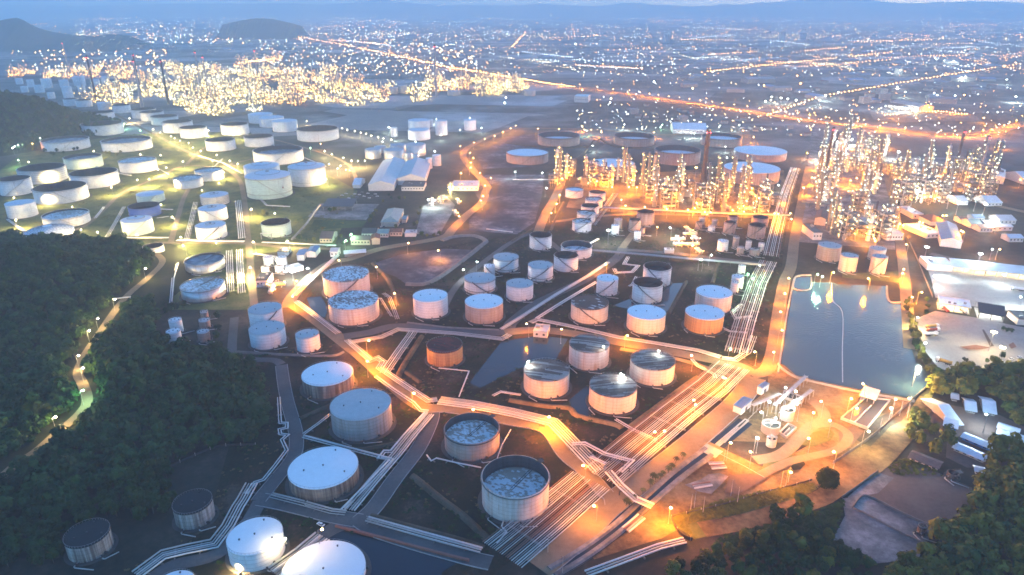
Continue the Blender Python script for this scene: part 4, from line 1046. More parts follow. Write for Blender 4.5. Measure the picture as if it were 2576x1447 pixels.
P([(493, 512), (482, 560), (470, 607)], 4, 'white pipe rack left of the cone roofed tanks', '', 1.7, .45, 1.4, ('pipew', 'pipe'))
P([(600, 512), (605, 560), (610, 608)], 4, 'white pipe rack right of the cone roofed tanks', '', 2.2, .55, 3.5, ('pipew',), 20, rack=True)
P([(313, 524), (292, 562), (270, 600)], 3, 'pipe bundle left of the domed tank', '', 1.7, .45, 1.4, ('pipew', 'pipe'))
P([(280, 601), (350, 602), (425, 602)], 2, 'pipe pair along the farm road', '', 1.8, .45, 1.4, ('pipew',))
P([(446, 609), (530, 611), (615, 612)], 3, 'pipe bundle below the floodlit cone tank', '', 1.7, .5, 1.4, ('pipew',))
P([(262, 524), (250, 540), (240, 552)], 2, 'short pipe pair by the blotched tank', '', 1.8, .45, 1.2, ('pipew',))
P([(660, 614), (720, 616), (845, 622)], 2, 'pipe pair above the corner plant', '', 1.8, .5, 1.5, ('pipew',))
P([(735, 608), (770, 570), (805, 522)], 1, 'thick covered pipeway by the lawn', '', 2, 1.2, 1.5, ('psteel',))
P([(742, 752), (790, 705), (835, 665), (850, 650)], 3, 'pipe rack beside the lamp lit bend', '', 1.8, .5, 3, pm, 16, rack=True)
P([(1420, 633), (1500, 638), (1620, 648), (1750, 660), (1925, 675)], 4, 'pipe rack across the middle of the depot', '', 1.8, .5, 3, pm, 24, rack=True)
P([(1490, 570), (1520, 530), (1548, 490)], 5, 'pipe rack beside the five tanks', '', 1.7, .42, 1.4, pm)
P([(1505, 605), (1440, 640), (1405, 655)], 2, 'pipe pair before the open white tanks', '', 1.7, .45, 1.2, ('pipew',))
P([(1580, 650), (1570, 668), (1605, 672), (1590, 688), (1550, 690), (1545, 680)], 3, 'pale pipe loop in the middle block', '', 1.5, .34, 1.2, ('pipew',))
P([(1515, 532), (1640, 538), (1800, 546), (1985, 552)], 4, 'pipe rack before the process units', '', 1.8, .45, 5, pm, 24, rack=True)
P([(2015, 520), (2100, 530), (2190, 538)], 3, 'covered pipe bridge in the right plant', '', 2, .6, 7, ('psteel',), 24, rack=True)
P([(1290, 455), (1395, 455)], 2, 'pipe pair at the lagoon head', '', 1.8, .5, 1.2, ('pipew',))
P([(1224, 580), (1290, 588)], 1, 'single pipe across the lagoon', '', 1.8, .6, 1.2, ('pipew',))
P([(1600, 700), (1590, 720), (1582, 724)], 2, 'short pipe pair at the stair tanks', '', 1.5, .4, 1.1, ('pipew',))
for pts_, n_, nm_ in (([(330, 412), (395, 424), (425, 442)], 1, 'single white pipe past the cracked deck tank'), ([(435, 531), (350, 527)], 2, 'white pipe pair beside the blue tank'), ([(425, 548), (395, 552)], 1, 'short white pipe right of the greenish dome'),
                     ([(560, 402), (520, 440), (490, 470)], 2, 'pipe pair between the glowing short tanks'), ([(650, 498), (672, 520), (730, 523)], 2, 'pipe pair before the pale green dome'), ([(600, 332), (700, 372), (820, 422)], 2, 'long pipe pair crossing the rear farm'),
                     ([(225, 402), (250, 430), (330, 445)], 2, 'pipe pair through the left open tanks'), ([(20, 556), (60, 585), (150, 600)], 2, 'pipe pair at the left picture edge'), ([(640, 642), (690, 650), (720, 690)], 3, 'pipe bundle through the corner plant'), ([(500, 395), (560, 412), (610, 440)], 2, 'pipe pair left of the domed trio')):
    P(pts_, n_, nm_, '', 1.7, .45, 1.3, ('pipew',), lm=False)
P([(1865, 770), (1842, 790), (1850, 805), (1890, 800)], 3, 'pipe loop right of the zigzag roof', '', 1.6, .4, 1.2, pw)
P([(1815, 828), (1835, 838), (1880, 842)], 2, 'pipe pair beside the orange sided tank', '', 1.6, .4, 1.2, pw)
P([(1815, 905), (1850, 910), (1880, 890), (1895, 850)], 4, 'curved pipe bundle at the rack end', '', 1.6, .4, 1.2, pw)

# ------------------------------------------------------------------ lamps
LPOW = 0.43
LMUL = 1.0
LIGHT = {}
def light_data(k, p, rad=.5):
    p = p*LMUL
    key = (k, round(p), rad)
    if key not in LIGHT:
        l = bpy.data.lights.new('lamp light', 'POINT'); l.color = LC[k]; l.energy = p*LPOW; l.shadow_soft_size = rad
        LIGHT[key] = l
    return LIGHT[key]
def add_light(parent, k, p, loc, rad=.5, name='light'):
    o = bpy.data.objects.new(name, light_data(k, p, rad)); link(o, parent); o.location = loc; return o
LPROTO = {}
def lamp_proto(k, style, power):
    key = (k, style, power)
    if key in LPROTO: return LPROTO[key]
    if style == 's':          # roadside column with an arm
        t = thing('street_lamp', 'x', 'street lamp'); h = 12.0
        b = MB(); b.cyl(0, 0, 0, h, .16, .09, 8); b.box((0, 0, .25), (.6, .6, .5)); b.build('pole', M['steel'], t)
        b = MB(); b.tube([(0, 0, h-.3), (.5, 0, h+.2), (1.7, 0, h+.35)], .07, 6); b.build('arm', M['steel'], t)
        b = MB(); b.box((2.1, 0, h+.35), (1.1, .5, .22)); b.build('lamp_housing', M['steel'], t)
        b = MB(); b.ball((2.1, 0, h+.12), .72, 8, 5, sz=.6); b.build('bulb', BULB[k], t)
        add_light(t, k, power, (2.1, 0, h-.85), .35)
    elif style == 'm':        # high floodlight mast
        t = thing('floodlight_mast', 'x', 'light mast'); h = 17.0
        b = MB(); b.cyl(0, 0, 0, h, .28, .14, 8); b.box((0, 0, .3), (1, 1, .6)); b.build('pole', M['steel'], t)
        b = MB(); b.box((0, 0, h), (2.6, .25, .25)); b.box((0, 0, h), (.25, 2.6, .25)); b.build('crossarm', M['steel'], t)
        for i, a in enumerate((0, 1, 2, 3)):
            c, s = math.cos(a*math.pi/2), math.sin(a*math.pi/2)
            b = MB(); b.box((c*1.3, s*1.3, h+.15), (.8, .8, .35)); f = b.build('floodlight', M['steel'], t)
            b = MB(); b.ball((c*1.3, s*1.3, h-.2), .75, 8, 5, sz=.6); b.build('bulb', BULB[k], f)
        add_light(t, k, power, (0, 0, h-1.2), .8)
    elif style == 't':        # short post on a tank top or platform
        t = thing('tank_top_lamp', 'x', 'lamp'); h = 3.2
        b = MB(); b.cyl(0, 0, 0, h, .09, .07, 6); b.build('pole', M['steel'], t)
        b = MB(); b.ball((0, 0, h+.25), .5, 8, 5); b.build('bulb', BULB[k], t)
        add_light(t, k, power, (0, 0, h-.65), .25)
    else:                     # low floodlight on the ground aimed at a tank wall
        t = thing('ground_floodlight', 'x', 'floodlight'); h = 1.6
        b = MB(); b.cyl(0, 0, 0, h, .1, .1, 6); b.box((0, 0, h+.2), (.9, .6, .6)); b.build('stand', M['steel'], t)
        b = MB(); b.ball((0, -.1, h+.75), .5, 8, 5); b.build('bulb', BULB[k], t)
        add_light(t, k, power, (0, 0, h+1.75), .3)
    LPROTO[key] = [t, h, False]; return LPROTO[key]
CNAME = {'O': 'orange', 'Y': 'yellow', 'W': 'white', 'G': 'greenish', 'B': 'cold white'}
LGROUP = {'s': 'street lamps', 'm': 'floodlight masts', 't': 'lamps on tank tops', 'f': 'floodlights at tank walls'}
NLAMP = [0]
def lamp(x, y, k='O', style='s', power=30000, z0=0.0, word=None):
    pr_ = lamp_proto(k, style, power); t, h, used = pr_
    p = at(x, y, z0+h); loc = Vector((p.x, p.y, z0)); rz = rnd.uniform(0, 6.28)
    if not used: t.location = loc; t.rotation_euler = (0, 0, rz); pr_[2] = True
    else: t = dup(t, loc, rz)
    t['group'] = LGROUP[style]
    if word and style == 's':
        t.name = 'highway_lamp' if 'highway' in word else 'plant_lamp' if 'plant' in word else 'perimeter_lamp'; t['group'] = t.name.split('.')[0].replace('_', ' ')+'s'
    later(t, '%s %s' % (CNAME[k], word or {'s': 'road lamp', 'm': 'floodlight mast', 't': 'tank top lamp', 'f': 'floodlight'}[style]), loc, z0+h)
    NLAMP[0] += 1; return t
def lamps(k_, pts, col, style='s', power=30000, word=None):
    for x, y in pts: lamp(*C(k_, x, y), col, style, power, word=word)
# near and middle ground
lamps(6, [(290, 672), (283, 795), (830, 1125), (835, 1290)], 'O', 's', 60000)
lamps(6, [(1053, 772), (1543, 185), (1703, 70)], 'O', 's', 40000)
lamps(6, [(910, 573), (1387, 445), (640, 520), (1140, 392)], 'O', 's', 22000)
lamps(6, [(405, 578), (270, 583)], 'W', 's', 40000)
lamps(6, [(248, 372), (145, 160)], 'Y', 's', 58000)
lamps(6, [(1578, 590), (1662, 535)], 'W', 's', 5000)
lamps(6, [(667, 368), (705, 325)], 'G', 's', 20000)
lamps(6, [(1300, 65), (1355, 65)], 'W', 's', 14000)
lamps(7, [(127, 1000), (370, 1045)], 'O', 's', 20000)
lamps(7, [(855, 1078), (1365, 1245), (1848, 1205), (715, 545)], 'O', 's', 42000)
lamps(7, [(1595, 1415), (1615, 1405)], 'O', 's', 30000)
lamps(7, [(1637, 1195)], 'G', 's', 12000)
lamps(7, [(728, 288)], 'W', 'm', 45000)
lamps(7, [(1095, 262), (327, 90), (285, 160), (1352, 410), (1368, 350)], 'O', 's', 36000)
lamps(7, [(1243, 330), (1203, 275)], 'W', 's', 25000)
lamps(7, [(1410, 510), (1440, 515), (1490, 475)], 'W', 's', 5000)
lamps(7, [(1855, 560), (1830, 660), (1780, 615)], 'G', 's', 14000)
lamps(8, [(480, 605), (773, 655)], 'O', 's', 52000)
lamps(8, [(360, 620), (403, 635)], 'G', 's', 14000)
lamps(8, [(1010, 245), (1020, 580), (1030, 615), (1080, 800), (1140, 755)], 'O', 's', 42000)
lamps(8, [(1110, 940)], 'Y', 's', 36000)
lamps(8, [(1200, 415), (1603, 465)], 'B', 'm', 34000)
lamps(8, [(1735, 430), (1155, 235), (1330, 180), (1728, 238), (1470, 295), (1487, 305), (820, 370), (1060, 400)], 'O', 's', 22000)
lamps(8, [(1690, 185), (1690, 430)], 'W', 's', 9000)
lamps(8, [(1793, 635), (1258, 640), (1383, 580), (1925, 800)], 'W', 's', 14000)
lamps(8, [(1705, 1055), (1770, 1170)], 'Y', 'm', 16000)
lamps(8, [(1113, 1360)], 'Y', 's', 48000)
lamps(8, [(1165, 1140)], 'W', 's', 10000)
lamps(8, [(165, 660), (140, 775), (113, 905), (87, 1045), (52, 1203)], 'O', 's', 26000)
lamps(11, [(256, 258)], 'O', 's', 70000)
lamps(11, [(558, 612), (643, 915), (1100, 378), (1122, 360), (1385, 140), (1360, 165)], 'O', 's', 20000)
lamps(11, [(1633, 460), (1805, 535)], 'O', 's', 26000)
lamps(11, [(1193, 920)], 'O', 's', 60000)
lamps(12, [(620, 105), (740, 15)], 'O', 's', 26000)
lamps(12, [(645, 180), (340, 235), (475, 297), (325, 410), (520, 515), (155, 655), (420, 150)], 'O', 's', 17000)
lamps(12, [(730, 355)], 'Y', 's', 16000)
lamps(12, [(935, 180)], 'W', 's', 30000)
lamps(12, [(960, 110), (1080, 110)], 'O', 's', 12000)
lamps(12, [(1655, 250)], 'B', 's', 14000)
lamps(12, [(-30, 215), (30, 260), (100, 190), (240, 170), (150, 45), (220, 75), (-90, 400), (-70, 400), (75, 150), (10, 130)], 'W', 's', 4500, 'plant lamp')
lamps(10, [(1175, 68), (1613, 205)], 'O', 's', 30000)
lamps(10, [(465, 1105)], 'O', 's', 300)
lamps(9, [(1800, 1400)], 'Y', 'f', 16000)
lamps(5, [(118, 210), (610, 300), (1045, 325), (1370, 345), (1395, 405), (345, 35), (1310, 190)], 'Y', 's', 58000)
lamps(5, [(1890, 565), (1920, 380), (1888, 130), (740, 300), (1830, 620)], 'Y', 's', 58000)
for x, y, k, p in ((870, 862, 'Y', 12000), (1100, 622, 'Y', 12000), (745, 1010, 'Y', 12000), (680, 1105, 'Y', 12000), (600, 1300, 'Y', 12000), (635, 1400, 'Y', 10000), (635, 1575, 'G', 9000), (430, 1780, 'Y', 12000)):
    dx, dy = C(5, x, y); pr_ = lamp_proto(k, 's', p); q = on_hill(dx, dy+15); t = pr_[0]
    if pr_[2]: t = dup(t, q)
    else: t.location = q; pr_[2] = True
    t['group'] = LGROUP['s']; later(t, '%s forest road lamp' % CNAME[k], q, q.z+12); NLAMP[0] += 1
# left tank farm
lamps(1, [(385, 1330), (655, 1245), (1050, 1165), (715, 1140), (1180, 1280), (1265, 1265), (1385, 1220), (1220, 1170), (1730, 1215), (1785, 1235), (225, 1225), (840, 1410), (1030, 1360), (1120, 1350), (1330, 1365), (1695, 1300)], 'Y', 's', 58000)
lamps(1, [(145, 1210), (930, 935), (1065, 985), (1580, 1030)], 'G', 's', 16000)
lamps(1, [(775, 910), (1460, 1115), (1510, 1140), (1640, 1170), (1600, 1215), (1750, 1020), (1575, 985), (665, 910), (1215, 1000), (1280, 1030), (1150, 975), (975, 895), (1690, 1015), (1810, 1010), (1420, 1080), (1360, 1060), (1315, 1045)], 'Y', 's', 48000)
lamps(1, [(525, 970), (535, 950), (235, 1085)], 'O', 's', 16000)
lamps(1, [(440, 985), (465, 975), (370, 1015), (335, 1030), (305, 1045), (270, 1055), (175, 1090), (145, 1095), (120, 1105), (95, 1115), (415, 1000)], 'W', 's', 2500, 'perimeter lamp')
lamps(2, [(495, 1085), (688, 1280), (700, 1285)], 'O', 's', 20000)
lamps(2, [(560, 1240), (610, 1270), (630, 1250), (775, 1215), (828, 1215), (375, 915), (540, 1350), (668, 1190), (720, 1210), (525, 1140), (580, 1165)], 'Y', 's', 48000)
lamps(2, [(1005, 960), (1050, 1020), (1363, 900), (1385, 1020), (1540, 980), (1608, 890), (1700, 965), (1195, 1070), (1347, 1140), (945, 1070)], 'W', 's', 20000)
lamps(2, [(1543, 1105), (1637, 1075), (1718, 1050), (1793, 1025), (1860, 995), (1915, 970), (1610, 1155), (1640, 1190), (1625, 1225), (1608, 1265), (1698, 1305), (1765, 1345), (1540, 1305), (1738, 1400), (1700, 1480)], 'O', 's', 38000)
lamps(2, [(1463, 1415), (1470, 1425)], 'Y', 's', 48000)
lamps(2, [(405, 1115)], 'G', 's', 10000)
for i in range(9): lamp(*C(2, 645+i*46, 968+i*11), 'Y', 's', 7000, word='far road lamp')
# around the crude tanks and behind
lamps(3, [(28, 950), (525, 950), (1065, 1000), (680, 1000), (1735, 985), (1828, 1035), (350, 975), (200, 970)], 'O', 's', 38000)
lamps(3, [(1090, 1235), (1388, 1262)], 'O', 'm', 30000)
lamps(3, [(568, 985), (1130, 940)], 'G', 's', 16000)
lamps(3, [(843, 940), (1308, 1000), (1355, 1000), (1380, 1005), (1563, 950), (1705, 945), (985, 965), (1615, 1105), (600, 1100)], 'W', 's', 20000)
lamps(3, [(1610, 1190), (250, 1420), (28, 1295), (222, 1305)], 'W', 's', 9000)
# highway and right side
HWL = [(120, 600), (220, 618), (380, 630), (510, 640), (640, 655), (760, 672), (890, 682), (965, 697), (1035, 707), (1110, 717), (1188, 727), (1265, 737), (1340, 747), (1425, 757), (1507, 767), (1590, 780), (1680, 790), (1770, 803), (1860, 817)]
lamps(3, HWL, 'O', 's', 70000, 'highway lamp')
lamps(4, [(40, 832), (125, 840), (230, 855), (320, 868), (430, 882), (545, 897), (668, 915), (720, 905), (840, 945), (875, 928), (988, 938), (1040, 962), (1165, 970), (1298, 985), (1408, 987), (1520, 990), (1620, 980), (1680, 978), (1730, 962), (1775, 945), (1830, 922), (1880, 907)], 'O', 's', 70000, 'highway lamp')
lamps(2, [(60, 135), (150, 165), (240, 188), (330, 200), (390, 222), (260, 262), (330, 285), (430, 303), (530, 322), (640, 338), (740, 350), (830, 358), (920, 370), (1005, 382), (1090, 398), (1140, 412), (1210, 428), (1290, 455), (1360, 475), (1470, 495), (1580, 510), (1690, 535), (1800, 555)], 'O', 's', 110000, 'distant highway lamp')
lamps(4, [(1870, 730)], 'B', 'm', 160000)
lamps(4, [(1490, 578), (1800, 600), (975, 655), (1035, 695), (1275, 718), (30, 730), (100, 740), (150, 745), (1000, 530), (530, 695), (435, 718), (390, 755)], 'W', 'm', 60000)
lamps(4, [(1330, 455), (1400, 458), (1485, 380), (1545, 368), (1645, 358), (1710, 392), (955, 350)], 'W', 'm', 60000, 'distant floodlight mast')
lamps(4, [(1865, 472), (920, 388), (785, 392), (630, 412), (1510, 535)], 'O', 'm', 60000, 'distant floodlight mast')
lamps(4, [(50, 770), (1190, 800), (1215, 812), (1265, 847), (1385, 822), (1440, 827), (1120, 850), (980, 865), (1620, 890)], 'O', 's', 60000)
lamps(4, [(1775, 1078), (920, 1078), (290, 1158)], 'O', 's', 45000)
lamps(4, [(800, 1120), (985, 1145), (400, 1150)], 'W', 'm', 45000)
lamps(4, [(640, 1050), (625, 1055), (590, 1075), (555, 1080)], 'W', 's', 26000)
lamps(4, [(1020, 1442), (1905, 1358), (270, 1420), (365, 1230), (340, 1340), (520, 1330), (930, 1240)], 'O', 's', 34000)
lamps(4, [(90, 1400)], 'W', 's', 16000)
for i in range(12): lamp(*C(4, 880+i*22+(i % 2)*5, 800+i*2), 'W', 's', 14000, word='yard lamp')
PX = lambda pts, ox, oy, s: [((ox+x/s)/1.0606, (oy+y/s)/1.0606) for x, y in pts]
for x, y in PX([(952, 570), (977, 620), (1175, 640), (1400, 655), (1620, 665), (1655, 650), (1695, 600), (1780, 690), (1820, 685), (2035, 665), (2135, 680), (2145, 630), (2180, 580), (2245, 455), (1775, 470), (1633, 460), (1100, 440), (1010, 440), (870, 440), (700, 385), (1060, 375), (868, 370), (445, 300), (355, 355), (345, 515), (2470, 700), (300, 605)], 1400, 380, 3.68): lamp(x, y, 'O', 's', 44000, word='plant lamp')
for x, y in PX([(360, 690), (440, 585), (485, 450), (685, 580), (825, 610), (905, 590), (1240, 450), (1225, 225), (1360, 720), (1630, 770), (1345, 1060), (1290, 910), (80, 945), (240, 945), (215, 1000), (1090, 1200), (1775, 965), (1540, 1035)], 2050, 320, 3.777): lamp(x, y, 'O', 's', 44000, word='plant lamp')
for x, y in PX([(1315, 320), (1070, 295), (530, 325), (1490, 665), (1510, 715), (1830, 770), (1920, 830), (2100, 795), (2190, 850), (2260, 985)], 2050, 320, 3.777): lamp(x, y, 'W', 'm', 30000)
# big yellow tanks' floodlights and lamps on tank tops
for dx, dy, tk in FLOODS:
    lamp(dx, dy+2, 'Y', 'f', 5000)
def top_lamp(k, x, y, col, power, near):
    px, py = C(k, x, y); o = min(TANKS, key=lambda q: (q[5]-near[0])**2+(q[6]-near[1])**2)
    return lamp(px, py, col, 't', power, z0=o[4]+.2)
for x, y in ((160, 1190), (200, 1195), (222, 1175)): top_lamp(10, x, y, 'Y', 3500, C(10, 100, 1220))
top_lamp(7, 125, 1280, 'W', 2500, C(7, 260, 1410)); top_lamp(7, 118, 1290, 'W', 2500, C(7, 260, 1410))
top_lamp(7, 820, 1375, 'W', 3000, C(7, 760, 1530)); top_lamp(7, 837, 1387, 'W', 3000, C(7, 760, 1530))
top_lamp(7, 690, 1170, 'W', 2500, C(7, 580, 1215)); top_lamp(7, 1105, 1203, 'W', 2500, C(7, 1058, 1330))

# ------------------------------------------------------------------ process units
LMUL = .10
def bulbs(parent, pts, k, r=.36):
    global BULBM
    for p in pts:
        r = RB.choice((.24, .30, .36, .36, .46)); key = (k, r)
        if key not in BULBM:
            b = MB(); b.ball((0, 0, 0), r, 6, 4); BULBM[key] = b.mesh('lamp', PLB[k])
        o = bpy.data.objects.new('lamp', BULBM[key]); link(o, parent); o.location = p
BULBM = {}; RB = random.Random(2)
def frame_proto(seed, k):
    r = random.Random(seed); t = thing('process_tower', 'x', 'steel frame')
    w, d, L = r.uniform(13, 22), r.uniform(9, 14), r.randint(3, 6); hh = 5.5
    b = MB()
    cols = [(-w/2, -d/2), (0, -d/2), (w/2, -d/2), (-w/2, d/2), (0, d/2), (w/2, d/2)]
    for x, y in cols: b.box((x, y, L*hh/2), (.55, .55, L*hh))
    for l in range(1, L+1):
        z = l*hh
        for y in (-d/2, d/2): b.box((0, y, z-.3), (w, .35, .5))
        for x in (-w/2, 0, w/2): b.box((x, 0, z-.32), (.35, d, .45))
        for x in (-w/2, w/2):
            if l % 2: b.tube([(x, -d/2, z-hh), (x, d/2, z-.3)], .16, 4)
            else: b.tube([(x, d/2, z-hh), (x, -d/2, z-.3)], .16, 4)
    b.build('frame', M['psteel'], t)
    for l in range(1, L+1):
        z = l*hh; b = MB(); sx = w*r.uniform(.5, 1); b.box(((w-sx)/2*r.choice((-1, 1)), 0, z), (sx, d+1, .18))
        for s in (-1, 1): b.box((0, s*(d/2+.5), z+1.1), (w, .07, .09))
        b.build('deck', M['dsteel'], t)
    for l in range(L):
        z = l*hh; b = MB()
        if r.random() < .55:
            x0, x1 = -w*r.uniform(.2, .42), w*r.uniform(.2, .42); rr = r.uniform(.9, 1.7); y = r.uniform(-d/4, d/4)
            b.tube([(x0-.6, y, z+rr+.7), (x0, y, z+rr+.7), (x1, y, z+rr+.7), (x1+.6, y, z+rr+.7)], rr, 12)
            for xx in (x0*.6, x1*.6): b.box((xx, y, z+.5), (.5, rr*1.5, 1.0))
        else:
            x = r.uniform(-w/3, w/3); y = r.uniform(-d/4, d/4); rr = r.uniform(1, 2.0)
            b.cyl(x, y, z+.3, z+hh*r.uniform(.6, 1.3), rr, rr, 14); b.ball((x, y, z+hh*.8), rr*.98, 12, 6)
        b.build('vessel', M[r.choice(('silver', 'psteel', 'pipe'))], t, True)
    for i in range(4):
        x, y = r.uniform(-w/2, w/2), r.choice((-1, 1))*(d/2+.6); b = MB(); z1 = L*hh*r.uniform(.6, 1.1)
        b.tube([(x, y, 0), (x, y, z1), (x*.5, 0, z1+.5), (x*.5, 0, z1-4)], r.uniform(.18, .4), 6); b.build('pipe', M['pipe'], t)
    pts = [(r.uniform(-.5, .5)*w, r.choice((-1, 1))*(d/2+.3), l*hh+r.choice((2.6, 4.6))) for l in range(L) for _ in range(3)]+[(r.uniform(-.5, .5)*w, r.uniform(-.5, .5)*d, L*hh+2) for _ in range(2)]
    bulbs(t, pts[::2], k); bulbs(t, pts[1::2], r.choice(('Y', 'W', k)))
    add_light(t, k, 7000, (w*.2, -d/2-2.5, L*hh*.55), 1.0); add_light(t, 'O', 170000, (-w*.3, -d/2-5.5, 7.0), 1.0)
    return t
def column_proto(seed, k):
    r = random.Random(seed); t = thing('distillation_column', 'x', 'distillation column')
    h = r.uniform(26, 52); R_ = r.uniform(1.3, 2.6)
    b = MB(); R2 = R_*r.choice((1, .75)); hm_ = h*.55
    b.lathe([(R_*1.15, 0), (R_*1.05, 3), (R_, 3.2), (R_, hm_), (R2, hm_+2), (R2, h), (R2*.8, h+R2*.5), (R2*.3, h+R2*.8), (.02, h+R2*.85)], 18); b.build('shell', M[r.choice(('psteel', 'silver', 'pipe'))], t, True)
    z = 7; pts = []
    while z < h:
        b = MB(); a0 = r.uniform(0, 6.28); n = 14
        for i in range(n):
            a = a0+i*2*math.pi/n*.75; c = a0+(i+1)*2*math.pi/n*.75
            q = [(rr*math.cos(x), rr*math.sin(x), zz) for zz in (z, z+.15) for x in (a, c) for rr in (R_*.9, R_+1.5)]
            b.add(q, [(0, 1, 3, 2), (4, 6, 7, 5), (1, 5, 7, 3)])
            b.box(((R_+1.45)*math.cos(a), (R_+1.45)*math.sin(a), z+.7), (.09, .09, 1.2))
        b.build('platform', M['dsteel'], t)
        for a in (a0+.4, a0+2.6): pts.append(((R_+1.4)*math.cos(a), (R_+1.4)*math.sin(a), z+2.3))
        z += r.uniform(5.5, 8)
    b = MB(); x = R_+.9; b.tube([(0, 0, h+R2), (0, 0, h+R2+1.5), (x, .8, h+R2+1.2), (x, .8, 2), (x+3, .8, 1.5)], .38, 8); b.build('overhead_pipe', M['pipe'], t)
    b = MB()
    for s in (-.25, .25): b.box((-R_-.5, s, h/2), (.08, .08, h))
    for i in range(int(h/1.2)): b.box((-R_-.5, 0, i*1.2+.6), (.06, .5, .06))
    b.build('ladder', M['dsteel'], t)
    bulbs(t, pts, k, .34); add_light(t, k, 7000, (0, -R_-2.6, h*.4), .8)
    return t
def heater_proto(seed, k):
    r = random.Random(seed); t = thing('process_heater', 'x', 'furnace'); w, d, h = r.uniform(8, 13), r.uniform(6, 9), r.uniform(9, 14)
    b = MB(); b.box((0, 0, 2+h/2), (w, d, h)); b.prism([(-w/2, -d/2), (w/2, -d/2), (w/2, d/2), (-w/2, d/2)], 2+h, 2+h+.3)
    for i in range(5): b.box((-w/2+w*(i+.5)/5, -d/2-.12, 2+h/2), (.25, .25, h))
    b.build('firebox', M['psteel'], t)
    b = MB()
    for x in (-w/2+.5, w/2-.5):
        for y in (-d/2+.5, d/2-.5): b.box((x, y, 1), (.7, .7, 2))
    b.build('leg', M['conc'], t)
    b = MB(); b.cyl(0, 0, 2+h, h+6, w*.3, 1.5, 12); b.cyl(0, 0, h+6, h+6+r.uniform(10, 22), 1.3, 1.1, 14); b.build('flue', M['chim'], t, True)
    bulbs(t, [(-w/2-.4, -d/2-.4, 5), (w/2+.4, -d/2-.4, 5), (0, -d/2-.5, h), (w/2+.4, d/2+.4, h)], k, .34); add_light(t, k, 12000, (w*.6, -d, 4), .8)
    return t
def drum_proto(seed, k):
    r = random.Random(seed); t = thing('pressure_drum', 'x', 'pressure drum'); L, rr = r.uniform(9, 15), r.uniform(1.3, 2.1)
    b = MB(); z = rr+1.6
    b.tube([(-L/2-rr*.7, 0, z), (-L/2-rr*.45, 0, z), (-L/2, 0, z), (L/2, 0, z), (L/2+rr*.45, 0, z), (L/2+rr*.7, 0, z)], rr, 14); b.build('shell', M['silver'], t, True)
    for x in (-L/3, L/3):
        b = MB(); b.box((x, 0, .9), (.6, rr*1.8, 1.8)); b.build('saddle', M['conc'], t)
    b = MB(); b.tube([(0, 0, z+rr-.1), (0, 0, z+rr+1.5), (2, rr+1, z+rr+1.5), (2, rr+1, 0)], .25, 6); b.build('pipe', M['pipe'], t)
    bulbs(t, [(-L/2, -rr-1, 4.5), (L/2, rr+1, 4.5), (0, -rr-1.5, 3)], k, .34); add_light(t, 'O', 60000, (0, -rr-3, 4.5), .6)
    return t
PROT = {}
def unit(kind, seed, k, p, rz, label, group, sc=1.0):
    key = (kind, seed, k); fn = {'frame': frame_proto, 'col': column_proto, 'heat': heater_proto, 'drum': drum_proto}[kind]
    if key not in PROT: t = fn(seed, k); t.location = p; t.rotation_euler = (0, 0, rz); PROT[key] = t
    else: t = dup(PROT[key], p, rz)
    t.scale = (1, 1, sc)
    t['group'] = group; later(t, label, p, 12.0*sc); return t
UN = {'frame': 'lamp lit steel process frame', 'col': 'lamp lit column', 'heat': 'process furnace with flue', 'drum': 'lit horizontal drum'}
def inside(x, y, poly):
    c = False; n = len(poly)
    for i in range(n):
        x0, y0 = poly[i]; x1, y1 = poly[(i+1) % n]
        if (y0 > y) != (y1 > y) and x < (x1-x0)*(y-y0)/(y1-y0)+x0: c = not c
    return c
def scatter(dpoly, n, mind, seed, hillf=None, tries=60):
    w = [at(x, y) for x, y in dpoly]; poly = [(p.x, p.y) for p in w]; r = random.Random(seed)
    x0, x1 = min(p[0] for p in poly), max(p[0] for p in poly); y0, y1 = min(p[1] for p in poly), max(p[1] for p in poly)
    out = []
    for _ in range(n*tries):
        if len(out) >= n: break
        x, y = r.uniform(x0, x1), r.uniform(y0, y1)
        if inside(x, y, poly) and all((x-a)**2+(y-c)**2 > mind*mind for a, c in out): out.append((x, y))
    return out
def clear_of_tanks(x, y, m=8):
    return all((x-q[1])**2+(y-q[2])**2 > (q[3]+m)**2 for q in TANKS)
r5 = random.Random(5)
AREAS = [
    ([(1640, 532), (1735, 536), (1745, 480), (1690, 460), (1625, 470)], 14, 20, 'OYW', 'middle process plant'),
    ([(1765, 542), (1945, 546), (1960, 500), (1940, 482), (1765, 478)], 20, 19, 'OYW', 'middle process plant'),
    ([(1395, 466), (1560, 478), (1635, 480), (1625, 455), (1400, 436)], 20, 14, 'OYO', 'middle process plant'),
    ([(2040, 535), (2195, 545), (2215, 470), (2200, 380), (2130, 350), (2070, 380), (2055, 470)], 48, 21, 'WYWO', 'right process plant'),
    ([(2075, 600), (2235, 610), (2235, 565), (2085, 560)], 15, 15, 'WWY', 'right process plant'),
    ([(2235, 515), (2500, 515), (2530, 455), (2480, 420), (2240, 425)], 42, 22, 'WYWO', 'far right process plant'),
    ([(650, 745), (700, 735), (705, 700), (650, 690)], 4, 12, 'Y', 'corner plant'),
    ([(1075, 530), (1150, 545), (1175, 490), (1120, 480)], 6, 14, 'Y', 'roadside plant'),
    ([(1690, 620), (1760, 640), (1790, 600), (1720, 580)], 7, 15, 'OW', 'pump yard'),
]
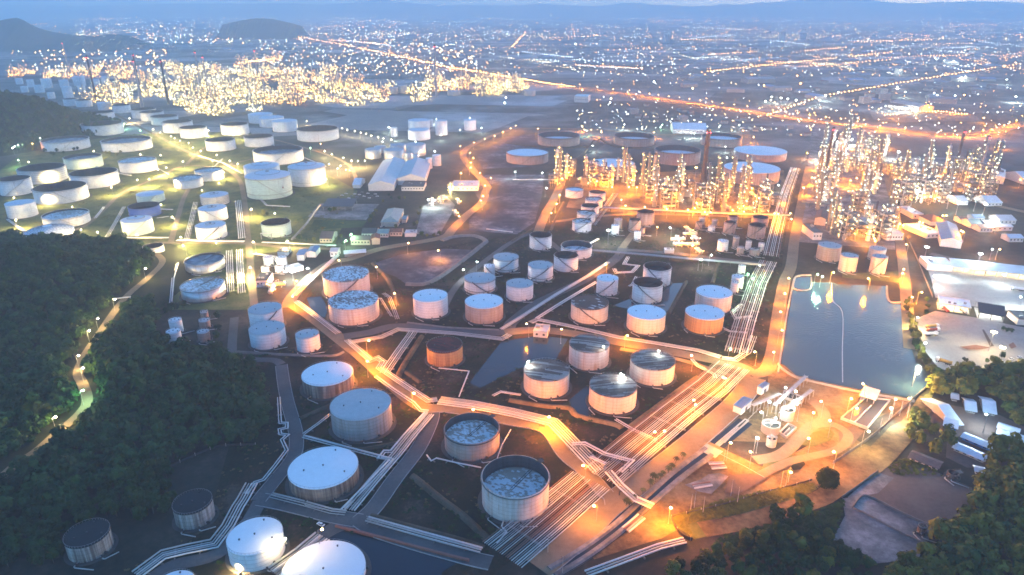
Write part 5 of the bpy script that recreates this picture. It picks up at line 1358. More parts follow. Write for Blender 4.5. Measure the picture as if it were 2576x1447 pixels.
for poly, n, md, cols, nm in AREAS:
    for i, (x, y) in enumerate(scatter(poly, n, md, 77+n)):
        if not clear_of_tanks(x, y): continue
        small = nm in ('corner plant', 'roadside plant', 'pump yard')
        kind = r5.choice(('drum', 'drum', 'col')) if small else r5.choices(('frame', 'col', 'heat', 'drum'), (4, 6, 1, 1.4))[0]
        sc = .35 if small and kind == 'col' else 1
        unit(kind, r5.randint(0, 3 if kind in ('frame', 'col') else 1), r5.choice(cols), (x, y, 0), r5.choice((0, math.pi/2))+.12, UN[kind], nm+' equipment', sc)
# tall named columns
for x, y, h_ in ((1400, 445, 1.4), (1424, 450, 1.2), (1715, 468, 1.1), (2190, 455, 1.2), (2225, 395, 1.3), (2375, 440, 1.5), (2430, 455, 1.2)):
    unit('col', 1, 'Y', at(x, y), 1.0, 'tall lamp lit column', 'tall columns', h_)

# far plants: simple frames, each with its own string of lights
def far_proto(seed, k):
    r = random.Random(seed); t = thing('distant_process_unit', 'x', 'process unit')
    w, d, L = r.uniform(16, 34), r.uniform(12, 24), r.randint(2, 6); b = MB()
    for x in np.linspace(-w/2, w/2, 4):
        for y in (-d/2, d/2): b.box((x, y, L*3), (.8, .8, L*6))
    for l in range(1, L+1): b.box((0, 0, l*6), (w, d, .5))
    b.build('frame', M['psteel'], t)
    for _ in range(3):
        b = MB(); x, y, q = r.uniform(-w/2, w/2), r.uniform(-d/2, d/2), r.uniform(1.5, 3); b.cyl(x, y, 0, L*6*r.uniform(.8, 1.7), q, q, 10)
        b.build('vessel', M['silver'], t)
    b = MB()
    for _ in range(46):
        x, y = r.uniform(-1, 1)*w*.9, r.uniform(-1, 1)*d*.9
        b.ball((x, y, 2+abs(r.gauss(0, .55))*L*6), r.uniform(.3, .65), 4, 3, r.choice((0, 0, 1)))
    o = b.build('lamp_cluster', [FPL[k], FPL[r.choice('YWO')]], t); o['kind'] = 'stuff'
    add_light(t, k, 60000, (0, -d, 9), 1.5)
    return t
FPR = {}
def far_unit(seed, k, x, y, label, group):
    key = (seed, k)
    if key not in FPR: t = far_proto(seed, k); t.location = (x, y, 0); FPR[key] = t
    else: t = dup(FPR[key], (x, y, 0), r5.uniform(0, 3))
    t['group'] = group; later(t, label, (x, y, 12)); return t
for poly, n, md, cols, nm in (
    ([(225, 268), (330, 285), (520, 300), (660, 298), (700, 262), (690, 225), (560, 200), (330, 215), (220, 235)], 78, 30, 'YYYW', 'yellow lit far plant'),
    ([(30, 195), (200, 205), (360, 200), (350, 178), (200, 180), (40, 182)], 24, 45, 'OOY', 'orange lit far plant'),
    ([(650, 262), (720, 268), (800, 268), (890, 272), (1080, 260), (1075, 230), (900, 215), (760, 200), (690, 215)], 48, 31, 'YYO', 'yellow lit far plant'),
    ([(1060, 240), (1180, 245), (1330, 235), (1330, 212), (1200, 198), (1075, 205)], 40, 26, 'YYOY', 'bright far plant'),
    ([(560, 178), (690, 160), (720, 148), (600, 160)], 8, 50, 'O', 'orange lit far plant'),
    ([(370, 190), (560, 198), (690, 212), (860, 198), (850, 172), (640, 182), (420, 165)], 44, 42, 'YOYW', 'rear far plant'),
):
    for x, y in scatter(poly, n, md, 5+n):
        if clear_of_tanks(x, y, 12): far_unit(r5.randint(0, 4), r5.choice(cols), x, y, nm.replace(' lit far', '').replace(' far', '')+' unit', nm)

# chimneys
def chimney(bx, by, tx, ty, m, label, r0=None, red=True):
    p = at(bx, by); d = math.hypot(p.y, CAMH)
    # height from the picture height of its top
    lo, hi = 5, 200
    for _ in range(40):
        h = (lo+hi)/2
        if proj(p.x, p.y, h)[1] > ty: lo = h
        else: hi = h
    r0 = r0 or max(1.6, h*.035)
    t = thing('chimney', label, 'chimney', p, 0, 'chimneys'); b = MB()
    b.lathe([(r0*1.25, 0), (r0*1.05, h*.12), (r0*.8, h*.6), (r0*.68, h*.97)], 20); b.build('shaft', M[m], t, True)
    b = MB(); b.lathe([(r0*.7, h*.96), (r0*.78, h*.965), (r0*.74, h), (r0*.55, h), (r0*.55, h*.95)], 20); b.build('cap', M['dsteel'], t)
    b = MB(); b.lathe([(r0*.8, h*.78), (r0*.8+1.1, h*.78), (r0*.8+1.1, h*.782), (r0*.8, h*.784)], 20)
    for i in range(10):
        a = i*.628; b.box(((r0*.8+1)*math.cos(a), (r0*.8+1)*math.sin(a), h*.78+.6), (.1, .1, 1.2))
    b.build('platform', M['dsteel'], t)
    if red:
        for a in (-.9, -2.2):
            b = MB(); b.ball((r0*math.cos(a)*.9, r0*math.sin(a)*.9, h*.955), .55, 6, 4); b.build('warning_light', BULB['R'], t)
    landmark((bx+tx)/2, (by+ty)/2, label.split(' beside')[0].split(' in the')[0].split(' with')[0]); return t
chimney(1764, 500, 1777, 325, 'chim', 'tall brown chimney in the middle process plant', 4.0)
chimney(1640, 500, 1642, 385, 'chimg', 'pale purple chimney in the middle process plant', 2.6, False)
chimney(2070, 475, 2083, 320, 'chim', 'thin brown chimney in the right process plant', 2.2)
chimney(2205, 480, 2220, 412, 'chim', 'short brown chimney in the right process plant', 2.0, False)
chimney(2402, 430, 2452, 328, 'chim', 'brown chimney in the far right process plant', 2.4)
chimney(2465, 440, 2478, 342, 'chimg', 'grey chimney in the far right process plant', 2.2)
chimney(176, 190, 160, 106, 'chimg', 'pale chimney beside the orange lit plant', 3.0)
chimney(242, 250, 228, 140, 'chim', 'dark chimney with a red band far left', 3.0)
chimney(358, 270, 340, 150, 'chimg', 'tallest pale chimney in the yellow lit plant', 3.6)
chimney(355, 240, 347, 135, 'chim', 'dark chimney behind the tallest pale one', 2.8)
chimney(424, 262, 406, 150, 'chim', 'dark topped chimney in the yellow lit plant', 3.0)
chimney(508, 240, 497, 128, 'chimg', 'chimney with glaring red lights', 3.0)
chimney(527, 250, 516, 140, 'chimg', 'chimney right of the glaring red one', 2.6)
chimney(651, 215, 643, 125, 'chimg', 'pale chimney near the orange road', 3.0)
chimney(1098, 245, 1095, 112, 'chimg', 'red banded pale chimney in the bright far plant', 3.4)
# ------------------------------------------------------------------ buildings
LMUL = 1.0
def building(k, quad, h, label, wall='wallw', roof='metalroof', kind='gable', axis=0, windows=0, cat='building', group=None, lit=None, over=.6, name='building', short=None, open_sides=False):
    """quad: the four base corners in picture coordinates, in order round the footprint"""
    w = [at(*C(k, *q)) if k else at(*q) for q in quad]; c = sum(w, Vector())/4
    e0 = ((w[1]-w[0])+(w[2]-w[3]))/2; e1 = ((w[3]-w[0])+(w[2]-w[1]))/2
    if axis: e0, e1 = e1, -e0
    L, W = max(e0.length, 2), max(e1.length, 2); a = math.atan2(e0.y, e0.x)
    # keep right angles: use the component of e1 square to e0
    W = max(2, abs(e0.normalized().cross(e1).z))
    t = thing(name, label, cat, c, a, group)
    b = MB()
    if open_sides:
        n = max(2, int(L/9))
        for i in range(n+1):
            for s in (-1, 1): b.box((-L/2+.4+(L-.8)*i/n, s*(W/2-.4), h/2), (.4, .4, h))
        b.build('post', M['steel'], t)
        b = MB(); b.box((0, 0, .16), (L, W, .3)); b.build('floor_slab', M['conc'], t)
    else:
        b.box((0, 0, h/2), (L, W, h)); rise0 = W*.16
        if kind == 'gable':
            for s in (-1, 1): b.add([(s*L/2, -W/2, h), (s*L/2, W/2, h), (s*L/2, 0, h+rise0)], [(0, 1, 2) if s > 0 else (0, 2, 1)])
        b.build('wall', M[wall], t)
    b = MB(); o = over; z = h+.02; th = .25
    if kind == 'gable':
        r_ = W*.16*(1+2*o/W); zz = z-W*.16*(2*o/W)
        for s in (-1, 1):
            b.add([(-L/2-o, s*(W/2+o), zz), (L/2+o, s*(W/2+o), zz), (L/2+o, 0, zz+r_), (-L/2-o, 0, zz+r_), (-L/2-o, s*(W/2+o), zz+th), (L/2+o, s*(W/2+o), zz+th), (L/2+o, 0, zz+r_+th), (-L/2-o, 0, zz+r_+th)],
                  [(4, 5, 6, 7), (0, 1, 5, 4), (1, 2, 6, 5), (3, 0, 4, 7), (3, 2, 1, 0)])
        for i in range(int(L/2.5)): 
            x = -L/2+2.5*i+1.2
            for s in (-1, 1): b.tube([(x, s*(W/2+o), zz+th+.03), (x, 0, zz+r_+th+.03)], .07, 3)
    elif kind == 'hip':
        r_ = W*.22; q = max(0, L/2-W/2)
        vs = [(-L/2-o, -W/2-o, z), (L/2+o, -W/2-o, z), (L/2+o, W/2+o, z), (-L/2-o, W/2+o, z), (-q, 0, z+r_), (q, 0, z+r_)]
        b.add(vs, [(0, 1, 5, 4), (1, 2, 5), (2, 3, 4, 5), (3, 0, 4), (3, 2, 1, 0)])
        for p_, q_ in ((0, 4), (3, 4), (1, 5), (2, 5), (4, 5)): b.tube([Vector(vs[p_])+Vector((0, 0, .1)), Vector(vs[q_])+Vector((0, 0, .1))], .3, 5)
    elif kind == 'shed':
        b.add([(-L/2-o, -W/2-o, z), (L/2+o, -W/2-o, z), (L/2+o, W/2+o, z+W*.1), (-L/2-o, W/2+o, z+W*.1), (-L/2-o, -W/2-o, z+th), (L/2+o, -W/2-o, z+th), (L/2+o, W/2+o, z+W*.1+th), (-L/2-o, W/2+o, z+W*.1+th)],
              [(4, 5, 6, 7), (3, 2, 1, 0), (0, 1, 5, 4), (1, 2, 6, 5), (2, 3, 7, 6), (3, 0, 4, 7)])
        for i in range(int(L/2.2)): b.box((-L/2+2.2*i+1.1, 0, z+W*.05+th+.06), (.12, .12, .1))
    else:
        b.box((0, 0, z+.15), (L+.3, W+.3, .3))
        for s in (-1, 1): b.box((0, s*(W/2), z+.6), (L+.3, .3, .6)); b.box((s*L/2, 0, z+.6), (.3, W-.4, .6))
    ro = b.build('roof', M[roof], t)
    if kind == 'flat' and L > 8:
        for i in range(3):
            b = MB(); b.box((rnd.uniform(-.35, .35)*L, rnd.uniform(-.3, .3)*W, z+1.0), (2.2, 1.6, 1.4)); b.build('roof_unit', M['steel'], ro)
    for i in range(windows):
        for s in (-1, 1):
            b = MB(); x = -L/2+L*(i+.5)/windows; b.box((x, s*(W/2+.03), h*.55), (min(1.8, L/windows*.6), .1, min(1.6, h*.4))); f = b.build('window', M['glass'], t)
    if not open_sides:
        b = MB(); b.box((L/2+.04, 0, min(1.6, h*.4)), (.12, min(3, W*.4), min(3.2, h*.8))); b.build('door', M['dsteel'], t)
    if lit:
        col, p, n = lit
        for i in range(n):
            x = -L/2+L*(i+.5)/n; b = MB(); b.box((x, 0, h-.35), (1.3, .5, .15)); lo = b.build('ceiling_lamp', BULB[col], t); add_light(t, col, p, (x, 0, h-.9), .4)
    x, y = proj(c.x, c.y, h); landmark(x, y, short or ' '.join(label.split()[:6])); return t
B_ = building
# office and workshop quarter
B_(2, [(830, 1440), (1060, 1440), (1110, 1250), (980, 1250)], 9, 'big pale shed, left half with ribbed roof', roof='metalroof', axis=1, windows=8, short='left half of the big pale shed')
B_(2, [(1075, 1395), (1270, 1395), (1320, 1270), (1130, 1255)], 10, 'big pale shed, right half with stepped front', roof='metalroof', axis=1, windows=6, short='right half of the big pale shed')
B_(2, [(1110, 1440), (1270, 1440), (1280, 1398), (1110, 1398)], 6, 'low dark annex in front of the big pale shed', wall='wallw', roof='darkroof', kind='flat', windows=8)
B_(2, [(740, 1420), (800, 1420), (810, 1375), (760, 1375)], 5, 'small white hut beside the big pale shed', roof='shackroof')
B_(6, [(525, 145), (748, 145), (745, 100), (530, 100)], 6, 'long dark roofed truck loading shelter', roof='darkroof', kind='shed', open_sides=True, short='truck loading shelter')
B_(6, [(940, 265), (1075, 265), (1110, 165), (1000, 165)], 6, 'two storey office with green hipped roof', wall='wallc', roof='greenroof', kind='hip', axis=1, windows=7, lit=None, short='green hipped office')
B_(6, [(1105, 235), (1140, 235), (1140, 205), (1105, 205)], 4, 'little orange lit guard hut by the hipped office', wall='wallc', roof='greenroof', kind='flat')
B_(6, [(725, 402), (868, 402), (872, 368), (735, 368)], 6, 'brown roofed house facing the orange road', wall='wallc', roof='brownroof', windows=6, short='brown roofed house')
B_(6, [(872, 398), (935, 398), (935, 365), (880, 365)], 7, 'red brown gabled house by the road', wall='wallc', roof='redroof', windows=2, axis=1, short='red brown gabled house')
B_(6, [(795, 345), (905, 345), (930, 305), (830, 305)], 5, 'dark roofed hall behind the brown house', roof='darkroof', windows=5)
B_(6, [(920, 345), (1000, 345), (1010, 312), (935, 312)], 5, 'grey green roofed hall between darker roofs', roof='greenroof', windows=4)
B_(6, [(1015, 335), (1105, 335), (1105, 308), (1020, 308)], 5, 'red roofed shed among the bushes', roof='redroof', wall='wallc', windows=4)
B_(6, [(1125, 340), (1205, 340), (1215, 315), (1130, 315)], 4, 'flat grey hut near the bend bushes', roof='metalroof', kind='flat')
B_(6, [(480, 385), (580, 385), (610, 330), (530, 330)], 5, 'low brown roofed house at the green lamps', roof='brownroof', wall='wallc', windows=4)
B_(6, [(570, 492), (625, 492), (632, 462), (575, 462)], 6, 'pinkish cube house beside the bend', wall='wallw', roof='metalroof', windows=2)
B_(6, [(665, 492), (830, 480), (825, 455), (670, 468)], 3.5, 'long bright roofed shelter at the lit road', roof='shackroof', kind='gable', open_sides=True, short='bright roofed shelter')
B_(6, [(310, 520), (365, 520), (385, 475), (340, 475)], 6, 'blue roofed shed in the corner plant', roof='blueroof', kind='shed', axis=1)
B_(6, [(385, 490), (450, 500), (480, 455), (425, 450)], 6, 'blue grey roofed shed near the bend', roof='blueroof', axis=1)
B_(6, [(165, 480), (240, 480), (270, 450), (190, 450)], 4, 'low dark roof above the silos', roof='darkroof', kind='flat')
B_(6, [(220, 630), (320, 600), (360, 560), (270, 580)], 4, 'flat grey roofed store by the lamps', roof='metalroof', kind='flat')
B_(6, [(20, 720), (110, 720), (115, 660), (30, 665)], 7, 'dark windowed control house of the corner plant', roof='darkroof', kind='flat', windows=3)
B_(2, [(1470, 1440), (1680, 1440), (1680, 1395), (1500, 1395)], 6, 'flat roofed control room by the orange road', roof='metalroof', kind='flat', windows=6, lit=None, short='control room by the orange road')
B_(7, [(163, 1095), (272, 1105), (278, 1050), (180, 1040)], 5, 'white block house between the striped tanks', roof='metalroof', kind='flat', windows=2, short='white block house')
B_(7, [(1145, 468), (1215, 470), (1218, 455), (1150, 453)], 4, 'small white hut on the cross road', roof='shackroof', kind='flat')
# right hand plant buildings
B_(8, [(285, 365), (355, 365), (360, 300), (300, 300)], 9, 'pale plant house with dark flat roof', roof='darkroof', kind='flat', windows=3, short='pale plant house')
B_(8, [(345, 255), (430, 255), (440, 195), (360, 195)], 9, 'gabled brown plant hall', roof='brownroof', wall='wallc', axis=1, windows=3)
B_(8, [(800, 370), (920, 370), (915, 260), (800, 260)], 8, 'row of lilac roofed substation bays', roof='metalroof', kind='flat', windows=6)
B_(8, [(690, 330), (770, 330), (775, 270), (700, 270)], 12, 'tall cream switch house', wall='wallc', roof='metalroof', kind='flat', windows=3)
B_(8, [(1090, 360), (1230, 350), (1210, 265), (1110, 270)], 5, 'pale workshop with bluish roof left of the warehouse', roof='shackroof', kind='flat', windows=4)
B_(8, [(1290, 415), (1455, 425), (1400, 300), (1260, 275)], 8, 'slanted blue grey roofed warehouse', roof='blueroof', windows=8, axis=1, short='blue grey warehouse')
B_(8, [(1030, 205), (1110, 205), (1100, 145), (1030, 145)], 6, 'brown flat shed beside the plant road', wall='wallc', roof='metalroof', kind='flat', windows=2)
B_(8, [(1165, 255), (1300, 255), (1270, 210), (1190, 210)], 5, 'low brown hipped house behind the workshop', roof='brownroof', kind='hip')
B_(8, [(1370, 605), (2120, 690), (2120, 640), (1370, 560)], 6, 'long lit truck bay with striped roof', roof='metalroof', kind='shed', open_sides=True, lit=('Y', 4000, 8), short='long lit truck bay')
B_(8, [(1165, 590), (1360, 600), (1350, 545), (1165, 530)], 6, 'flat grey roof joining the truck bay', roof='metalroof', kind='flat')
B_(8, [(1280, 890), (1510, 925), (1510, 870), (1270, 830)], 6, 'blue white filling canopy lit from below', roof='shackroof', kind='flat', open_sides=True, lit=('Y', 4500, 4), short='blue white filling canopy')
B_(8, [(1570, 960), (1770, 985), (1740, 905), (1560, 870)], 6, 'dark filling canopy with brown edge', roof='darkroof', kind='gable', open_sides=True, lit=('W', 2500, 3), short='dark filling canopy')
B_(8, [(1830, 1000), (2000, 1010), (1980, 950), (1840, 940)], 5, 'low weigh house with a framed top', roof='concd' if 'concd' in M else 'metalroof', kind='flat')
B_(8, [(1540, 1480), (1560, 1480), (1560, 1460), (1540, 1460)], 3, 'tiny kiosk near the yard trees', kind='flat')
B_(4, [(1665, 1370), (1780, 1400), (1770, 1330), (1690, 1310)], 9, 'white gabled store far right', roof='metalroof', axis=1)
B_(4, [(1840, 1390), (1900, 1390), (1900, 1340), (1850, 1340)], 8, 'bright white gabled store at the right edge', roof='shackroof')
for i, (x, y, w, h, rf) in enumerate(((1480, 235, 90, 40, 'greenroof'), (1600, 245, 120, 35, 'metalroof'), (1520, 200, 80, 25, 'blueroof'), (1700, 205, 120, 40, 'metalroof'), (1780, 350, 110, 30, 'shackroof'), (1420, 215, 60, 25, 'brownroof'), (1560, 275, 100, 30, 'brownroof'), (1660, 275, 160, 20, 'metalroof'), (1590, 60, 110, 50, 'shackroof'), (1380, 60, 80, 40, 'metalroof'))):
    t = B_(8, [(x, y+h), (x+w, y+h), (x+w*.95, y), (x+w*.05, y)], 5, 'x', roof=rf, windows=4, group='houses right of the plant', short='roof %d' % i); LAND.pop()
    later(t, {'greenroof': 'green', 'metalroof': 'pale', 'blueroof': 'blue', 'shackroof': 'bright', 'brownroof': 'brown'}[rf]+' roofed building', t.location, 5)
# zinc roofed huts in the lower right
HUTS = [([(1215, 340), (1260, 345), (1400, 130), (1320, 140)], 'long zinc roofed hut beside the round tree crowns', 'shackroof', 'wallw'),
        ([(1310, 335), (1400, 355), (1430, 300), (1350, 275)], 'short zinc roofed hut next to the long one', 'shackroof', 'bluewall'),
        ([(1465, 215), (1520, 225), (1565, 155), (1490, 140)], 'square white roofed hut at the wood edge', 'shackroof', 'wallw'),
        ([(1565, 225), (1660, 240), (1710, 150), (1650, 135)], 'white roofed hut with a lamp before it', 'shackroof', 'wallw'),
        ([(1465, 430), (1740, 545), (1760, 515), (1485, 400)], 'long hut with bright blue walls', 'shackroof', 'bluewall'),
        ([(1400, 510), (1620, 605), (1650, 570), (1430, 475)], 'long plain zinc roof below the blue hut', 'shackroof', 'wallw'),
        ([(1730, 355), (1870, 400), (1885, 370), (1745, 325)], 'rear hut of the parallel blue pair', 'shackroof', 'bluewall'),
        ([(1725, 400), (1870, 445), (1885, 410), (1740, 365)], 'front hut of the parallel blue pair', 'shackroof', 'bluewall'),
        ([(1370, 130), (1410, 135), (1425, 105), (1390, 95)], 'tiny zinc roof behind the long hut', 'shackroof', 'wallw'),
        ([(1890, 470), (1960, 490), (1975, 440), (1910, 420)], 'hut roof cut by the right edge', 'shackroof', 'wallw'),
        ([(1060, 580), (1270, 660), (1300, 620), (1100, 540)], 'low brown shed with lit openings', 'brownroof', 'wallc'),
        ([(1550, 680), (1610, 695), (1620, 665), (1565, 655)], 'small box hut beside the rusty tub', 'metalroof', 'wallc')]
for q, lb, rf, wl in HUTS: B_(12, q, 2.5, lb, roof=rf, wall='conc' if wl == 'wallw' else wl, windows=4, cat='hut', name='hut', over=1.1, axis=0)
# water treatment works
def round_basin(k, box, label, h_in='treat'):
    x0, y0 = C(k, box[0], box[1]); x1, y1 = C(k, box[2], box[3]); X, Y, r, h = fit(x0, y0, x1, y1)
    t = thing('round_basin', label, 'treatment basin', (X, Y, 0), 0, 'round treatment basins'); b = MB()
    b.lathe([(r, 0), (r, h), (r-.4, h), (r-.4, h-1.2)], 48); b.build('wall', M['yard'], t, False)
    b = MB(); b.lathe([(r-.4, h-1.25), (.02, h-1.2)], 48); b.build('water_surface', M['treat'], t)
    b = MB(); b.box((0, 0, h+.4), (2*r+.6, 1.3, .25)); b.box((0, .7, h+1.0), (2*r, .08, .1)); b.box((0, -.7, h+1.0), (2*r, .08, .1))
    for i in range(9): b.box((-r+i*r/4, .7, h+.7), (.08, .08, .7)); b.box((-r+i*r/4, -.7, h+.7), (.08, .08, .7))
    b.build('walkway', M['steel'], t)
    b = MB(); b.cyl(0, 0, h-1.2, h+1.6, .8, n=10); b.build('drive_unit', M['steel'], t)
    landmark((x0+x1)/2, (y0+y1)/2, label); TANKS.append((t, X, Y, r, h, 0, 0))
round_basin(12, (85, 165, 205, 295), 'rear round basin of the treatment works')
round_basin(12, (-55, 265, 95, 400), 'middle round basin of the treatment works')
round_basin(12, (-18, 388, 70, 490), 'front small round basin of the treatment works')
def rect_basin(k, quad, label, h=2.0):
    w = [at(*C(k, *q)) for q in quad]; c = sum(w, Vector())/4
    t = thing('settling_basin', label, 'settling basin', c, 0, 'rectangular settling basins'); q = [p-c for p in w]; b = MB()
    for i in range(4):
        a, d = q[i], q[(i+1) % 4]; m_ = (a+d)/2; L = (d-a).length; b.box((m_.x, m_.y, h/2+.1), (L+.6, .7, h+.003*i), math.atan2(d.y-a.y, d.x-a.x))
    b.build('wall', M['yard'], t); b = MB(); b.poly([(p.x*.99, p.y*.99) for p in q], h*.5+.1); b.build('water_surface', M['treat'], t)
    a, d = (q[0]+q[1])/2*.98, (q[0]*.15+q[1]*.15+q[2]*.35+q[3]*.35); m_ = (a+d)/2; b = MB(); b.box((m_.x, m_.y, h/2+.1), ((d-a).length, .5, h-.05), math.atan2(d.y-a.y, d.x-a.x)); b.build('baffle', M['yard'], t)
    x, y = proj(c.x, c.y, h); landmark(x, y, label); return t
rect_basin(12, [(550, 275), (745, 350), (915, 140), (735, 120)], 'divided settling basin near the reservoir')
rect_basin(12, [(85, 385), (135, 420), (210, 350), (150, 320)], 'small square basin in the treatment works')
rect_basin(12, [(105, 115), (250, 160), (270, 120), (120, 70)], 'bright trough behind the rear round basin')
rect_basin(11, [(1535, 470), (1560, 480), (1780, 290), (1755, 280)], 'narrow dark channel basin', 1.2)
B_(12, [(690, 130), (790, 165), (835, 105), (720, 75)], 4, 'pale roof over the settling basin', roof='metalroof', kind='shed', open_sides=True)
B_(11, [(1680, 225), (1745, 250), (1780, 170), (1720, 145)], 5, 'square purple roofed pump house', roof='blueroof', kind='flat', axis=0)
B_(12, [(-75, 80), (-40, 95), (-10, 50), (-45, 35)], 5, 'small grey pump house behind the basins', roof='blueroof', kind='flat')
for i, (p, d) in enumerate((((1945, 1040), (2025, 965)), ((1960, 1060), (2040, 1000)), ((1890, 1040), (1960, 1010)))):
    a = at(*p); c = at(*d); t = thing('treatment_gantry', ('lit steel gantry over the first basin', 'lit steel gantry over the second basin', 'dark steel gantry beside the pump house')[i], 'gantry', a, 0, 'gantries of the treatment works')
    b = MB(); q = c-a; q.z = 0; L = q.length; n = 8; an = math.atan2(q.y, q.x)
    for j in range(n+1):
        m_ = q*(j/n)
        for s in (-1, 1): b.box((m_.x-math.sin(an)*s*1.2, m_.y+math.cos(an)*s*1.2, 3), (.25, .25, 6), an)
    b.build('support', M['steel'], t); b = MB(); m_ = q/2; b.box((m_.x, m_.y, 6.1), (L, 2.6, .3), an)
    for s in (-1, 1): b.box((m_.x-math.sin(an)*s*1.25, m_.y+math.cos(an)*s*1.25, 7.1), (L, .08, .1), an)
    b.build('walkway', M['steel'], t)

# ------------------------------------------------------------------ walls, fences, dikes, bridges
def strip_wall(name, label, cat, pts, w, h, m, taper=.6, group=None, post=None, z0=0.0):
    p = smooth_line([at(*q) for q in pts], 4); base = p[0].copy(); p = [x-base for x in p]; ns = normals(p)
    t = thing(name, label, cat, base, 0, group); b = MB(); n = len(p)
    for x, q in zip(p, ns):
        for s, z in ((1, z0), (taper, h), (-taper, h), (-1, z0)): b.v.append((x.x+q.x*s*w/2, x.y+q.y*s*w/2, z))
    for i in range(n-1):
        for k in range(3): b.f.append((i*4+k, (i+1)*4+k, (i+1)*4+k+1, i*4+k+1)); b.m.append(0)
    b.f += [(0, 1, 2, 3), tuple((n-1)*4+k for k in (3, 2, 1, 0))]; b.m += [0, 0]
    b.build('wall' if cat != 'fence' else 'fence_panel', M[m], t)
    if post:
        d = 0; 
        for i in range(n-1):
            L = (p[i+1]-p[i]).length
            while d < L:
                x = p[i].lerp(p[i+1], d/L); b = MB(); b.box((x.x, x.y, post/2), (.3, .3, post)); b.build('post', M['conc'], t); d += 9.0
            d -= L
    return t
def dike(label, pts, w=5, h=1.6, m='dike'): return strip_wall('dike', label, 'earth dike', pts, w, h, m, .35, 'earth dikes round the tanks')
dike('dike across the dark triangle plot', CL(10, [(1180, 700), (1400, 880), (1560, 1000), (1750, 1180)]))
dike('dike along the near side of the triangle plot', CL(10, [(870, 1000), (1200, 1090), (1500, 1170), (1720, 1240)]), 3)
dike('dike beside the striped tank group and pipe rack', CL(11, [(900, 330), (1100, 180), (1300, 30), (1400, -40)]), 6, 1.8, 'dirt')
dike('dike between the lit pipes and striped tanks', CL(11, [(-20, 130), (250, 175), (430, 190), (500, 250), (760, 310), (830, 340)]), 5, 1.6, 'dirt')
dike('dike behind the reservoir road lamp row', CL(7, [(1560, 540), (1510, 690)]), 4)
dike('dike around the grey tank', CL(10, [(330, 270), (560, 170)]), 3)
dike('dike before the grey tank', CL(10, [(400, 410), (700, 490), (820, 500), (1130, 440)]), 3)
dike('dike along the lagoon bank', CL(6, [(1130, 700), (1300, 690), (1500, 560), (1680, 420), (1730, 370), (1640, 335), (1500, 340), (1400, 370)]), 7, 2, 'concd')
dike('dike left of the lagoon', CL(6, [(1060, 860), (1010, 690), (930, 590), (880, 540)]), 5, 1.5)
dike('dike below the mauve tank', CL(6, [(1140, 990), (1300, 1010), (1480, 1030), (1830, 1045)]), 3, 1.2, 'concd')
dike('dike round the cream tanks', CL(7, [(1180, 920), (1300, 700), (1320, 680)]), 4)
dike('dike across the fenced trio plot', CL(6, [(-140, 1210), (200, 1230), (560, 1240), (660, 1210)]), 3, 1.2, 'concd')
dike('dike beside the short bundle', CL(6, [(1250, 1090), (1080, 1370), (1110, 1430)]), 5, 1.6, 'dirt')
dike('dike from the red roofed tank', CL(6, [(1240, 1440), (1130, 1360)]), 4)
dike('dike round the two open tanks', CL(7, [(0, 380), (60, 340), (160, 280)]), 5, 1.4)
dike('dike behind the crude tanks', CL(3, [(-50, 1080), (190, 1110), (600, 1110), (660, 1050), (780, 1110), (1100, 1130)]), 6, 2)
dike('dike between annular crude tanks', CL(3, [(270, 1310), (500, 1190), (620, 1060)]), 6, 2)
dike('dike left of the five tanks', CL(7, [(390, 80), (330, 200), (290, 300)]), 4)
strip_wall('retaining_wall', 'rust red brick retaining wall above the dark water', 'retaining wall', CL(10, [(600, 1085), (760, 1125), (1100, 1215), (1500, 1320), (1605, 1345)]), 1.2, 1.6, 'rsteel', .9)
strip_wall('retaining_wall', 'low concrete kerb wall beside the reservoir road', 'retaining wall', [(1957, 940), (1963, 900), (1978, 800), (1992, 728), (2002, 698), (2040, 694)], 1.4, 1.5, 'conc', .9)
strip_wall('retaining_wall', 'pale railing wall on the near bank of the reservoir', 'retaining wall', [(1957, 918), (1966, 930), (2002, 952), (2045, 963), (2079, 971), (2166, 990), (2300, 1012)], 1.0, 1.8, 'yard', .9)
strip_wall('retaining_wall', 'stone bank on the upper side of the canal', 'canal bank', [C(11, x-22, y-26) for x, y in ((300, 1430), (560, 1270), (800, 1090), (1010, 900), (1250, 690), (1480, 520))], 4, 1.4, 'slab', .5)
strip_wall('retaining_wall', 'stone bank on the lower side of the canal', 'canal bank', [C(11, x+24, y+26) for x, y in ((300, 1430), (560, 1270), (800, 1090), (1010, 900), (1250, 690), (1480, 520))], 4, 1.4, 'slab', .5)
strip_wall('floating_boom', 'string of floats dividing the reservoir', 'floating boom', CL(8, [(480, 690), (485, 820), (560, 910), (560, 1200), (562, 1440)]), .9, .5, 'steel', .8, None)
strip_wall('jetty', 'concrete intake frame on the rear left of the reservoir', 'jetty', CL(8, [(205, 650), (195, 735), (315, 740), (325, 650)]), 1.4, 1.2, 'yard', .9)
strip_wall('jetty', 'concrete intake frame on the rear right of the reservoir', 'jetty', CL(8, [(895, 715), (910, 828), (1000, 838)]), 1.6, 1.2, 'yard', .9)
strip_wall('fence', 'long wall fence between treatment works and dirt track', 'fence', CL(12, [(490, 610), (640, 510), (830, 370), (960, 250), (1100, 120), (1210, 20)]), .35, 2.4, 'concd', 1.0, 'fences', 2.8)
strip_wall('fence', 'wire fence along the grass verge', 'fence', CL(11, [(1200, 1015), (1450, 955), (1700, 890), (1930, 825), (2100, 780), (2260, 735)]), .12, 1.3, 'dsteel', 1.0, 'fences', 2.0)
strip_wall('fence', 'dark fence below the dusty yard corner', 'fence', CL(11, [(1200, 1020), (1230, 1090), (1290, 1160), (1360, 1190)]), .2, 2.0, 'dsteel', 1.0, 'fences', 2.3)
